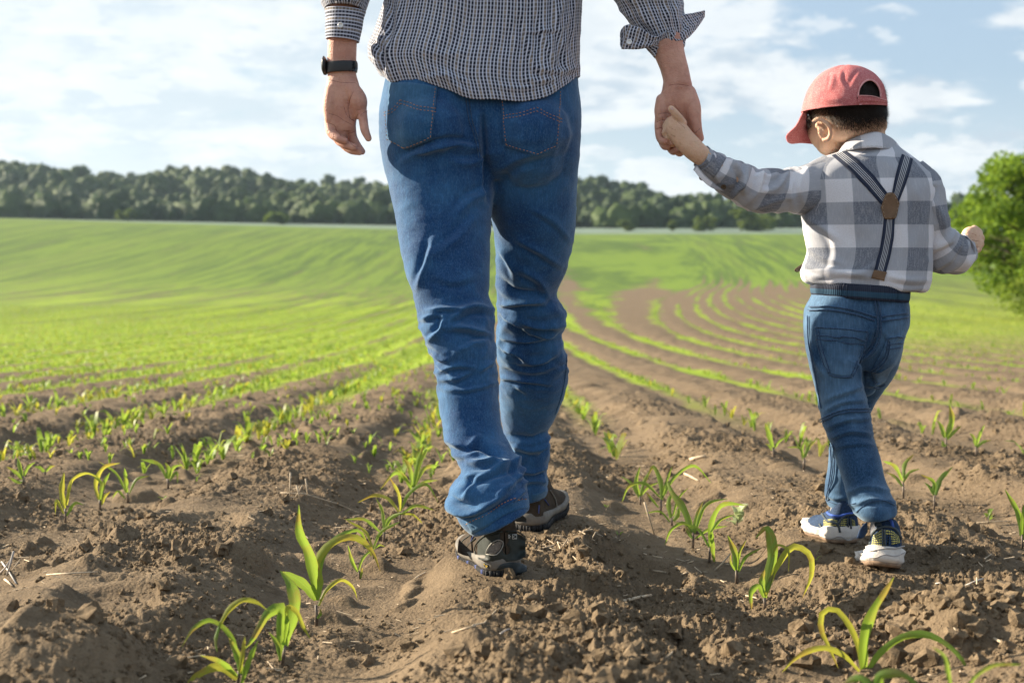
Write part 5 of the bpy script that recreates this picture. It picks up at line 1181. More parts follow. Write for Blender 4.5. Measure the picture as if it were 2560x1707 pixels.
dl = [[(2041, 818), (2100, 822), (2168, 828)], [(2042, 838), (2100, 842), (2164, 850)], [(2042, 848), (2100, 853), (2161, 861)], [(2042, 818), (2048, 862), (2072, 935)], [(2048, 822), (2056, 866), (2078, 931)], [(2072, 936), (2100, 942), (2130, 942)], [(2130, 942), (2146, 910), (2161, 868), (2169, 830)], [(2126, 937), (2140, 907), (2154, 868)],
      [(2219, 846), (2240, 843), (2260, 841)], [(2216, 862), (2236, 860), (2255, 857)], [(2214, 872), (2232, 870), (2252, 866)], [(2219, 846), (2210, 890), (2178, 925)], [(2224, 850), (2215, 895), (2184, 930)], [(2178, 926), (2182, 948), (2188, 960)], [(2184, 966), (2200, 964), (2212, 958)],
      [(2025, 768), (2080, 768), (2130, 776), (2190, 793)], [(2023, 777), (2080, 777), (2130, 785), (2186, 802)], [(2200, 793), (2235, 788), (2268, 783)], [(2200, 803), (2235, 799), (2268, 793)],
      [(2184, 742), (2190, 775), (2194, 803), (2188, 850), (2172, 876), (2158, 888)], [(2192, 744), (2198, 775), (2201, 803), (2196, 855), (2180, 882), (2160, 896)],
      [(2054, 1048), (2104, 1026), (2172, 1022)], [(2056, 1054), (2104, 1033), (2174, 1029)], [(2078, 1109), (2081, 1160), (2072, 1225), (2068, 1250)], [(2086, 1109), (2089, 1160), (2083, 1205), (2070, 1232)], [(2022, 790), (2024, 850), (2040, 930), (2056, 1020)]]
cords('double_seam', bjb, dl, .0017, DENIM_BP, bjeans, lift=.0036)
cords('hem_seam', bjb, [[(2140, 1280), (2170, 1258), (2205, 1250), (2236, 1262)], [(2068, 1252), (2100, 1262), (2140, 1258)]], .0011, DENIM_BP, bjeans, lift=.001)
def rib_mat():
    m, nt, b = material('ribbed_waistband'); uv, u, v = uvsep(nt)
    t = mapr(nt, v, .0, .044, 0, 1, False)
    s = mathn(nt, 'MULTIPLY', mapr(nt, t, .33, .36), mapr(nt, t, .60, .63, 1, 0))
    c = mixc(nt, s, (.008, .014, .034), (.015, .065, .12))
    rib = band(nt, u, .0042, .25, .8, .12); c = mixc(nt, mathn(nt, 'MULTIPLY', rib, .18), c, (.08, .10, .15))
    L(nt, c, b.inputs['Base Color']); b.inputs['Roughness'].default_value = .85
    return m
wlo = Loft([(2036, 704, 2267, 718, 3.30, .088), (2033, 715, 2267, 728, 3.30, .0905), (2033, 728, 2266, 745, 3.30, .0905), (2036, 738, 2263, 755, 3.30, .0885)], 16, 400, 2.35)
wn = wlo.normals(); wlo.V += wn * (.0009 * np.sin(wlo.U / .0042 * 2 * np.pi))[..., None]
v, q, uv = wlo.mesh('w'); wo = link('waistband', mesh_np('waistband', v, q, uv), rib_mat(), boy); m_ = wo.modifiers.new('t', 'SOLIDIFY'); m_.thickness = .003; m_.offset = -1

# --- body
bp = []
bp.append(closed_loft([(2148, 330, 2212, 330, 3.33, .03), (2140, 360, 2216, 360, 3.33, .034), (2110, 385, 2250, 385, 3.325, .045), (2050, 415, 2285, 415, 3.32, .058), (2022, 480, 2318, 480, 3.31, .066), (2030, 600, 2310, 600, 3.31, .066), (2040, 720, 2255, 730, 3.30, .07), (2030, 820, 2250, 820, 3.30, .07)], 50, 40, 2.2))
bp.append(closed_loft([(k[0] + 14, k[1], k[2] - 14, k[3], k[4], k[5] * .72) for k in LN[:-1]] + [(2178, 1290, 2224, 1284, 3.16, .022), (2182, 1325, 2222, 1322, 3.165, .020)], 80, 26))
bp.append(closed_loft([(k[0] + 13, k[1], k[2] - 13, k[3], k[4], k[5] * .72) for k in LF[:-1]] + [(2078, 1290, 2128, 1290, 3.42, .022)], 80, 26))
HY = 3.33
bp.append(ellipsoid(P(2118, 262, HY), (.084, .092, .088))); bp.append(ellipsoid(P(2150, 290, HY - .012), (.056, .066, .060)))
bp.append(capsule([P(2160, 300, HY - .01), P(2172, 350, HY - .005), P(2182, 385, HY)], [.047, .040, .043]))
bp.append(ellipsoid(P(2080, 318, HY + .055), (.058, .058, .062))); bp.append(ellipsoid(P(2075, 350, HY + .045), (.036, .040, .038)))
bp.append(capsule([P(2055, 330, HY + .09), P(2044, 352, HY + .105)], [.010, .012], 8)); bp.append(ellipsoid(P(2062, 372, HY + .085), (.016, .014, .010)))
bp.append(ellipsoid(P(2068, 318, HY + .092), (.012, .012, .010))); bp.append(ellipsoid(P(2110, 325, HY + .11), (.012, .012, .010)))
# ears
EY = HY - .055
bp.append(capsule([P(2046, 314, EY + .012), P(2064, 326, EY + .006), P(2066, 340, EY + .008)], [.008, .009, .007]))
bp.append(capsule([P(2034, 303, EY + .004), P(2043, 298, EY - .006), P(2060, 304, EY - .012), (P(2073, 318, EY - .012)), P(2076, 334, EY - .008), P(2070, 348, EY - .002), P(2061, 350, EY + .004)], [.0040, .0046, .0050, .0050, .0050, .0058, .0056], 10, 5))
bp.append(ellipsoid(P(2060, 326, EY + .006), (.015, .006, .021)))
bp.append(capsule([P(2205, 296, EY + .03), P(2211, 305, EY + .026), P(2210, 322, EY + .03), P(2203, 331, EY + .036)], [.005, .006, .006, .005], 8))
# left forearm and fist held in the man's hand
bp.append(closed_loft([(1840, 470, 1880, 432, 3.24, .03), (1790, 446, 1822, 408, 3.22, .026), (1744, 414, 1767, 368, 3.202, .0225), (1716, 394, 1746, 346, 3.197, .021), (1696, 374, 1729, 328, 3.195, .020), (1681, 356, 1714, 308, 3.195, .0205), (1669, 338, 1703, 292, 3.198, .0195), (1664, 322, 1692, 286, 3.203, .015), (1668, 312, 1682, 296, 3.206, .008)], 60, 26, 2.3, vertical=.2))
bp.append(capsule([P(1706, 308, 3.190), P(1698, 296, 3.184), P(1688, 284, 3.180), P(1678, 272, 3.180)], [.0105, .0095, .0088, .0074], per=7))
for a, b_, c in (((1674, 302), (1665, 316), (1676, 330)), ((1672, 318), (1663, 332), (1676, 342)), ((1678, 334), (1669, 346), (1682, 352)), ((1690, 346), (1680, 358), (1692, 360))):
    bp.append(capsule([P(*a, 3.207), P(*b_, 3.215), P(*c, 3.232)], [.0088, .0084, .0068]))
# right hand: wrist bent, fingers closed and pointing away
bp.append(capsule([P(2308, 470, 3.31), P(2325, 590, 3.315), P(2352, 632, 3.34), P(2385, 628, 3.365), P(2412, 615, 3.385)], [.022, .022, .021, .020, .019]))
bp.append(closed_loft([(2404, 590, 2420, 648, 3.385, .017), (2412, 572, 2434, 640, 3.39, .019), (2426, 566, 2446, 632, 3.395, .019), (2438, 570, 2452, 620, 3.40, .015)], 20, 22, 2.3, vertical=.3))
for k, (a, b_, c) in enumerate((((2436, 572), (2448, 582), (2444, 594)), ((2442, 584), (2453, 596), (2446, 606)), ((2442, 598), (2452, 610), (2443, 618)), ((2436, 612), (2446, 622), (2436, 630)))):
    bp.append(capsule([P(*a, 3.395), P(*b_, 3.405), P(*c, 3.425)], [.009, .0085, .0068]))
bp.append(capsule([P(2414, 630, 3.38), P(2428, 636, 3.375), P(2442, 626, 3.378)], [.009, .0082, .0066]))
bbm = fuse('body', bp, .0021, 3, .4, .45)
v = get_v(bbm); n = get_n(bbm); pb = pix(v)
v += n * folds_disp(pb, n[:, 1], [([(2048, 312), (2060, 318), (2066, 334), (2060, 342)], 3, -.003), ([(1706, 330), (1712, 318), (1722, 312)], 1.5, -.0008), ([(1684, 292), (1693, 287)], 1.3, -.0008), ([(1690, 300), (1704, 312)], 2, -.0008), ([(2120, 340), (2150, 350), (2180, 352)], 3, -.001)])[:, None]
set_v(bbm, v); bbody = link('body', bbm, SKIN_B, boy); bbb = bvh_of(bbm)
DARKLINE_B = plain('light_crease_and_finger_shade', (.40, .20, .14), .7, .1, bump=0)  # dark lines: thumb creases and painted shade between the closed fingers
cords('crease_and_finger_shade', bbb, [[(1672, 318), (1680, 322), (1690, 326)], [(1670, 334), (1680, 338), (1688, 342)], [(1684, 290), (1690, 286)], [(1692, 302), (1702, 312), (1712, 320)]], .0005, DARKLINE_B, bbody, lift=-.0001)
cords('crease_and_finger_shade', bbb, [[(2430, 584), (2440, 588), (2449, 590)], [(2430, 600), (2442, 602), (2451, 604)], [(2428, 616), (2438, 617), (2446, 618)], [(2416, 626), (2428, 630), (2438, 628)]], .0006, DARKLINE_B, bbody, lift=-.0001)
hh = cast(bbb, 1680, 272)
if hh is not None: disc('thumbnail', hh[0] + hh[1] * .0002, hh[1], .0036, .0007, NAIL, bbody, 12)

# --- hair: close-cropped, longer under the cap
def hair_mat():
    m, nt, b = material('boy_hair'); b.inputs['Base Color'].default_value = (.028, .020, .016, 1); b.inputs['Roughness'].default_value = .45; return m
HM = hair_mat()
def boy_hair():
    me = bpy.data.meshes.new('hair')
    V = get_v(bbm); Nn = get_n(bbm); p = pix(V)
    hy = spline([2000, 2021, 2030, 2060, 2080, 2095, 2120, 2150, 2180, 2200, 2215], [345, 335, 312, 292, 302, 310, 318, 322, 320, 316, 310])
    line = hy(p[:, 0]); near_ear = np.exp(-(((p[:, 0] - 2055) / 28) ** 2 + ((p[:, 1] - 326) / 30) ** 2))
    head = (V[:, 2] > P(2100, 380, HY)[2]) & (V[:, 0] > P(2000, 300, HY)[0]) & (V[:, 0] < P(2222, 300, HY)[0]) & (V[:, 1] > HY - .1) & (V[:, 1] < HY + .12)
    ear = near_ear > .42
    face = (V[:, 1] > HY + .062) & (p[:, 1] > 285)
    dens = sstep(12, -22, (p[:, 1] - line)) if False else np.clip((line - p[:, 1] + 14) / 46, 0, 1)
    hidden = (p[:, 1] < 256) & ~((np.abs(p[:, 0] - 2175) < 34) & (p[:, 1] > 196))
    dens = dens * (~hidden) * head * (~ear) * (~face)
    bbm.calc_loop_triangles(); T_ = np.array([t_.vertices[:] for t_ in bbm.loop_triangles])
    ar = np.linalg.norm(np.cross(V[T_[:, 1]] - V[T_[:, 0]], V[T_[:, 2]] - V[T_[:, 0]]), axis=1) * dens[T_].mean(1)
    pick = rng.choice(len(T_), 36000, p=ar / ar.sum()); bc = rng.dirichlet((1, 1, 1), len(pick))[..., None]
    b0 = (V[T_[pick]] * bc).sum(1) + rng.normal(size=(len(pick), 3)) * .0006; nn_ = (Nn[T_[pick]] * bc).sum(1); dn = (dens[T_[pick]] * bc[..., 0]).sum(1)
    down = np.array((.15, -.15, -1.0)); dirn = nn_ * .55 + down * .75 + rng.normal(size=(len(pick), 3)) * .22; dirn /= np.linalg.norm(dirn, axis=1)[:, None]
    ln_ = (.004 + .010 * dn ** 1.3)[:, None] * (.7 + .6 * rng.random(len(pick)))[:, None]
    side = np.cross(dirn, nn_); side /= np.linalg.norm(side, axis=1)[:, None] + 1e-9; wd = .00032
    tip = b0 + dirn * ln_ + nn_ * .0008; b0 = b0 - nn_ * .0003
    vv = np.stack((b0 - side * wd, b0 + side * wd, tip), 1).reshape(-1, 3)
    o = link('hair', mesh_np('hair', vv, None, tris=np.arange(len(vv)).reshape(-1, 3)), HM, boy, smooth=False); o['kind'] = 'stuff'
    # dark scalp under it
    q = [tuple(pl.vertices) for pl in bbm.polygons if min(dens[i] for i in pl.vertices) > .78]
    used = sorted({i for f in q for i in f}); mp_ = {i: k for k, i in enumerate(used)}
    vv = V[used] + Nn[used] * (.0012 + .002 * dens[used][:, None])
    link('scalp', mesh_np('scalp', vv, [tuple(mp_[i] for i in f) for f in q if len(f) == 4], tris=[tuple(mp_[i] for i in f) for f in q if len(f) == 3]), HM, boy)
boy_hair()
# forelock hanging beside the face under the brim
fl = []
for k in range(9):
    x0, y0 = 2016 + random.random() * 8, 284 + random.random() * 22; Yk = HY + .0 + random.random() * .04
    fl.append(tube_np([P(x0, y0, Yk), P(x0 + random.uniform(-3, 3), y0 + 9, Yk - .004), P(x0 + random.uniform(-1, 7), y0 + 18, Yk)], [.0013, .0012, .0004], 5))
vs_, qs, ts, off = [], [], [], 0
for a_, b_, c_ in fl: vs_.append(a_); qs.append(b_ + off); ts.append(c_ + off); off += len(a_)
fo = link('forelock', mesh_np('forelock', np.concatenate(vs_), np.concatenate(qs), tris=np.concatenate(ts)), HM, boy); fo['kind'] = 'stuff'

# --- cap
def cap_mat():
    m, nt, b = material('washed_red_canvas'); o = N(nt, 'ShaderNodeTexCoord').outputs['Object']
    c = mixc(nt, mapr(nt, noise(nt, o, 30, 4, .6), .3, .7), (.44, .115, .125), (.55, .18, .18))
    c = mixc(nt, mapr(nt, noise(nt, o, 420, 3, .7), .48, .62, 0, .55), c, (.68, .36, .36))
    c = mixc(nt, mapr(nt, noise(nt, o, 90, 4, .7), .55, .75, 0, .35), c, (.70, .36, .35))
    L(nt, c, b.inputs['Base Color']); b.inputs['Roughness'].default_value = .9; b.inputs['Specular IOR Level'].default_value = .1
    bump = N(nt, 'ShaderNodeBump'); bump.inputs['Distance'].default_value = .0012; L(nt, noise(nt, o, 400, 3, .6), bump.inputs['Height']); L(nt, bump.outputs[0], b.inputs['Normal']); return m
CAPM = cap_mat(); CAPD = plain('cap_inside', (.45, .10, .10), .9, .1)
CY = 3.325
lo = Loft([(2105, 166.5, 2130, 167, CY, .01), (2088, 170, 2146, 171, CY, .035), (2068, 178, 2166, 180, CY, .058), (2050, 189, 2184, 191, CY, .074), (2036, 204, 2196, 206, CY, .086), (2026, 222, 2204, 222, CY, .094), (2018, 240, 2208, 240, CY, .099), (2012, 258, 2211, 256, CY, .102), (2008, 280, 2212, 270, CY, .102)], 100, 160, 2.05)
n = lo.normals(); pp = pix(lo.V.reshape(-1, 3)).reshape(lo.nr, lo.nc, 2); U, S = lo.U, np.repeat(lo.S[:, None], lo.nc, 1)
d = folds_disp(pp.reshape(-1, 2), n.reshape(-1, 3)[:, 1], [([(2085, 185), (2082, 210), (2078, 225)], 5, .003), ([(2112, 180), (2110, 200), (2118, 215)], 5, -.003), ([(2150, 186), (2140, 200), (2130, 222)], 6, .003), ([(2030, 240), (2070, 250), (2110, 246)], 8, .002)]).reshape(lo.nr, lo.nc) + .0016 * pn2(U * 30, S * 26)
lo.V += n * d[..., None]
v, q, uv = lo.mesh('crown'); px_ = pix(v.reshape(-1, 3)); ny = np.concatenate((n, n[:, :1]), 1).reshape(-1, 3)[:, 1]
ax = (px_[:, 0] - 2173) / 27.0; ay = (px_[:, 1] - 242) / 40.0
inside = (ax ** 2 + np.minimum(ay, 0) ** 2 < 1) & (px_[:, 1] < 246) & (ny < 0)
q = q[~inside[q].any(1)]
crm = mesh_np('cap', v, q, uv); cap = link('cap', crm, CAPM, boy); m_ = cap.modifiers.new('t', 'SOLIDIFY'); m_.thickness = .0022; m_.offset = -1
full = mesh_np('tmp', v, grid_quads(lo.nr, lo.nc + 1)); cbv = bvh_of(full)
arch = [(2173 + 28.0 * math.cos(a), 242 + 41 * math.sin(a)) for a in np.linspace(-math.pi - .05, .05, 20)]
CAPL = plain('faded_red_edge', (.72, .36, .36), .9, .15, 80)
cords('opening_binding', cbv, [arch], .0022, CAPL, cap, lift=.0008, step=3)
patch('strap', cbv, [(2144, 241), (2175, 243), (2211, 252)], [(2143, 262), (2175, 264), (2211, 271)], 24, 8, .0045, CAPM, cap)
cords('strap_edge', cbv, [[(2147, 241), (2175, 242), (2210, 252)], [(2146, 262), (2175, 264), (2211, 270)]], .0010, CAPL, cap, lift=.0056)
cords('bottom_edge', cbv, [[(2009, 281), (2035, 274), (2080, 265), (2143, 262)]], .0012, CAPL, cap, lift=.001)
cords('panel_seam', cbv, [[(2064, 180), (2060, 205), (2058, 240), (2060, 266)], [(2072, 177), (2068, 205), (2066, 240), (2068, 265)], [(2115, 168), (2112, 185), (2113, 200)]], .0010, CAPM, cap, lift=.0012)
cords('edge_stitching', cbv, [[(2010, 276), (2035, 266), (2080, 258), (2143, 255)], [(2148, 258), (2180, 259), (2208, 266)], [(2150, 243), (2180, 244), (2208, 252)]], .0006, CAPD, cap, lift=.0012, step=4, dash=1)
hh = cast(cbv, 2044, 205); disc('eyelet', hh[0] + hh[1] * .0005, hh[1], .003, .0014, CAPD, cap, 12); hh = cast(cbv, 2110, 182); disc('eyelet', hh[0] + hh[1] * .0005, hh[1], .003, .0014, CAPD, cap, 12)
# brim: a curved board reaching forward and down to the left
ns, nt_ = 40, 16
T = catmull(np.array([(2009, 279), (1990, 316), (1966, 346), (1970, 356), (2000, 358), (2034, 360)], float), ns)
B = catmull(np.array([(2016, 282), (2018, 290), (2018, 298), (2020, 305), (2024, 312), (2036, 330)], float), ns)
t = np.linspace(0, 1, nt_)[:, None, None]; G = T[None] * (1 - t) + B[None] * t; s_ = np.linspace(0, 1, ns)[None]; tt = np.linspace(0, 1, nt_)[:, None]
Yv = 3.325 + .13 * s_ - .02 * np.sin(np.pi * s_) + .02 * tt
V = PV(G[..., 0], G[..., 1], Yv); brm = mesh_np('brim', V.reshape(-1, 3), grid_quads(nt_, ns), uv=np.stack((s_ + 0 * tt, tt + 0 * s_), -1).reshape(-1, 2))
br = link('brim', brm, CAPM, cap); m_ = br.modifiers.new('t', 'SOLIDIFY'); m_.thickness = .004; m_.offset = 0
cords('brim_stitching', bvh_of(brm), [[(1992, 322), (1976, 345), (1982, 351), (2010, 352), (2030, 353)]], .0007, CAPD, br, lift=.0022, step=4, dash=1)

# --- trainers
TR = [(-.02, .001, .070, .001), (-.008, .016, .092, .014), (.012, .026, .104, .020), (.05, .031, .108, .025), (.14, .033, .104, .028), (.28, .033, .080, .027), (.42, .033, .074, .025), (.56, .037, .064, .024), (.70, .039, .054, .022), (.84, .034, .046, .018), (.94, .022, .040, .010), (.995, .004, .030, .002)]
SOLE_B = ([(.009, .009, 0), (.018, .016, .0015), (.028, .022, -.002), (.042, .028, .0025), (.045, .029, 0)], [.000, .005, .003, .006, -.006])
MB_ = dict(outsole=BROWNS, midsole=WHITES, upper=NAVYU, lugs=False, wavy=.25)
t1, XT, tb, tm = build_shoe(boy, hp(2214, 1420, 3.10) + Vector((0, 0, .004)), R(-7), R(-14), R(6), .185, TR, SOLE_B, MB_, .98, 1)
t2, XT2, tb2, tm2 = build_shoe(boy, hp(2120, 1362, 3.37) + Vector((0, 0, .003)), R(13), R(-3), R(0), .185, TR, SOLE_B, MB_, .98, 3)
for zz_, e_ in ((1372, 0), (1388, 1)):
    cords('sole_groove_shade', tm, [[(2172, zz_ + 6), (2190, zz_ + 2 + 3 * e_), (2212, zz_ - 2), (2236, zz_ - 2 + 4 * e_), (2262, zz_ - 8)]], .0016, plain('sole_shadow_grey', (.40, .38, .37), .7, .1), t1, lift=.0004)  # grey cords painting the shade of grooves on the white sole
cords('sole_groove_shade', tm2, [[(2050, 1338), (2075, 1346), (2100, 1340), (2120, 1350), (2142, 1340)]], .0016, plain('sole_shadow_grey', (.40, .38, .37), .7, .1), t2, lift=.0004)
patch('heel_mesh', tb, [(2185, 1338), (2205, 1322), (2232, 1326), (2246, 1340)], [(2180, 1362), (2205, 1366), (2232, 1362), (2250, 1356)], 24, 10, .002, YMESH, t1)
patch('heel_tab', tb, [(2184, 1300), (2202, 1296)], [(2188, 1318), (2206, 1314)], 8, 8, .004, GREYU, t1)
cords('heel_rib', tb, [[(2206, 1322), (2207, 1364)], [(2212, 1322), (2213, 1364)]], .0024, GREYU, t1, lift=.003)
cords('slate_overlay', tb, [[(2176, 1372), (2178, 1345), (2192, 1324), (2215, 1316), (2238, 1322), (2252, 1345)]], .0032, GREYU, t1, lift=.0015)
cords('blue_collar', tb, [[(2166, 1312), (2174, 1304), (2190, 1298), (2212, 1294), (2226, 1300), (2232, 1318)]], .0036, BRBLUE, t1, lift=.001)
flap2('fastening_strap', [(2168, 1304), (2158, 1312), (2150, 1322)], [(2168, 1330), (2156, 1344), (2141, 1345)], 3.13, 3.12, .006, t1, NAVYU, dy=0, ns=12, nt_=8)
patch('side_mesh', tb2, [(2060, 1300), (2080, 1296), (2094, 1300)], [(2060, 1322), (2080, 1326), (2096, 1320)], 16, 8, .002, YMESH, t2)
patch('heel_mesh', tb2, [(2100, 1298), (2120, 1294), (2136, 1300)], [(2098, 1318), (2120, 1322), (2138, 1314)], 16, 8, .002, YMESH, t2)
cords('slate_overlay', tb2, [[(2056, 1285), (2068, 1300), (2094, 1310), (2100, 1330)], [(2094, 1310), (2110, 1290), (2135, 1284)], [(2050, 1310), (2066, 1330), (2090, 1334)]], .0034, GREYU, t2, lift=.0015)
cords('blue_collar', tb2, [[(2060, 1268), (2072, 1284), (2096, 1290), (2118, 1284), (2136, 1282)]], .0034, BRBLUE, t2, lift=.001)
cords('heel_rib', tb2, [[(2118, 1294), (2120, 1322)], [(2124, 1294), (2126, 1321)]], .0022, GREYU, t2, lift=.003)
link('sock', fuse('sock', [capsule([P(2202, 1325, 3.165), P(2202, 1308, 3.165)], [.025, .023])], .003, 2), GREYSOCK, boy)
link('sock', fuse('sock', [capsule([P(2104, 1300, 3.42), P(2103, 1276, 3.42)], [.029, .027])], .003, 2), GREYSOCK, boy)
# ------------------------------------------------------------------ young corn
def corn_mat(name, g1, g2, tr, tip):
    m, nt, b = material(name); uv, u, v = uvsep(nt); g = N(nt, 'ShaderNodeNewGeometry'); oi = N(nt, 'ShaderNodeObjectInfo')
    ps = g.outputs['Position']
    c = mixc(nt, mapr(nt, noise(nt, ps, 7, 3, .6), .35, .65), g1, g2)
    vein = N(nt, 'ShaderNodeMath'); vein.operation = 'SINE'; L(nt, mathn(nt, 'MULTIPLY', u, 60), vein.inputs[0])
    c = mixc(nt, mapr(nt, vein.outputs[0], .2, 1, 0, .22), c, tuple(min(1, x * 1.6) for x in g2))
    edge = mapr(nt, mathn(nt, 'ABSOLUTE', mathn(nt, 'SUBTRACT', u, .5)), .40, .5)
    red = mathn(nt, 'MULTIPLY', mapr(nt, noise(nt, ps, 22, 3, .6), .46, .62), mapr(nt, v, .25, .9))
    red = mathn(nt, 'ADD', mathn(nt, 'MULTIPLY', red, .75), mathn(nt, 'MULTIPLY', edge, .25), None, True)
    c = mixc(nt, red, c, tip)
    mid = mapr(nt, mathn(nt, 'ABSOLUTE', mathn(nt, 'SUBTRACT', u, .5)), .02, .06, .55, 0)
    c = mixc(nt, mid, c, (.30, .38, .14))
    L(nt, c, b.inputs['Base Color']); b.inputs['Roughness'].default_value = .5; b.inputs['Specular IOR Level'].default_value = .35
    t = N(nt, 'ShaderNodeBsdfTranslucent'); L(nt, mixc(nt, red, tr, (.42, .26, .06)), t.inputs[0]); mx = N(nt, 'ShaderNodeMixShader'); mx.inputs[0].default_value = .46
    L(nt, b.outputs[0], mx.inputs[1]); L(nt, t.outputs[0], mx.inputs[2]); L(nt, mx.outputs[0], nt.nodes['Material Output'].inputs[0])
    return m
LEAF = corn_mat('corn_leaf', (.065, .15, .026), (.12, .22, .035), (.30, .44, .05), (.16, .08, .07))
LEAFY = corn_mat('yellowing_corn_leaf', (.13, .18, .03), (.23, .26, .045), (.50, .50, .06), (.33, .15, .05))
LEAFS = corn_mat('seedling_leaf', (.09, .165, .03), (.17, .24, .045), (.33, .48, .06), (.30, .22, .05))
STEM = plain('purple_green_stem', (.13, .10, .075), .5, .5, 50, 0)
def leaf_np(c, wmax, side, n=12, base=.45, fold=.35, peak=.4):
    """ribbon leaf with a channel along the midrib; c: curve points, side: width direction hint"""
    c = catmull(np.array(c, float), n) if len(c) > 2 else np.linspace(c[0], c[1], n)
    c = np.array(c, float); T = np.gradient(c, axis=0); T /= np.linalg.norm(T, axis=1)[:, None] + 1e-9
    sd = np.cross(T, side); sd /= np.linalg.norm(sd, axis=1)[:, None] + 1e-9; nm = np.cross(sd, T)
    t = np.linspace(0, 1, n); w = wmax * .5 * np.where(t < peak, base + (1 - base) * np.sin(np.pi / 2 * t / peak), np.clip(np.cos(np.pi / 2 * np.clip((t - peak) / (1 - peak), 0, 1)), 0, 1) ** .75)
    w = np.maximum(w, wmax * .015)
    s = np.array([-1, -.5, 0, .5, 1]); f = np.abs(s) ** 1.2
    wv = 1 + .12 * np.sin(t * 17 + wmax * 900)[:, None] * np.abs(s)[None]
    V = c[:, None] + (s[None] * wv * w[:, None])[..., None] * sd[:, None] * (1 - .12 * fold) + (f[None] * w[:, None] * fold)[..., None] * nm[:, None]
    uv = np.stack((np.tile((s + 1) / 2, (n, 1)), np.tile(t[:, None], (1, 5))), -1)
    return V.reshape(-1, 3), grid_quads(n, 5), uv.reshape(-1, 2)
def hand_plant(base, stem_top, leaves, label, mat=LEAF, Y=None, stem=(7, 5), off=0.0):
    bx, by = base
    if Y is None:
        g = ground_hit(bx, by); Y0 = float(g[1])
    else: Y0 = Y
    B = P(bx, by, Y0); B[2] = float(near_z(np.array([B[0]]), np.array([Y0]), True)[0]) if Y is None else B[2]
    r = empty('corn_plant', tuple(B)); tag(r, label, 'corn plant', 'corn plants in the rows near the camera')
    Tp = P(stem_top[0], stem_top[1], Y0); k = Y0 / FPX
    v, q, t = tube_np([B - (0, 0, .01), (B + Tp) / 2 + (.001, 0, 0), Tp], [stem[0] * k * .55, stem[0] * k * .5, stem[1] * k * .45], 8)
    link('stem', mesh_np('stem', v, q, tris=t), STEM, r)
    for i, (pl, w) in enumerate(leaves):
        n = len(pl); d = random.uniform(-.5, .5) * math.hypot(pl[-1][0] - pl[0][0], pl[-1][1] - pl[0][1]) * k
        pts_ = [P(x, y, Y0 + d * (j / max(1, n - 1)) - .001 * i) for j, (x, y) in enumerate(pl)]
        tw = random.uniform(-.45, .45); side = np.array((tw, 1.0, random.uniform(-.3, .3)))
        v, q, uv = leaf_np(pts_, w * k * .98, side, 16, .5, random.uniform(.25, .5), random.uniform(.35, .5))
        link('leaf', mesh_np('leaf', v, q, uv), mat if isinstance(mat, bpy.types.Material) else mat[i % len(mat)], r)
    return r
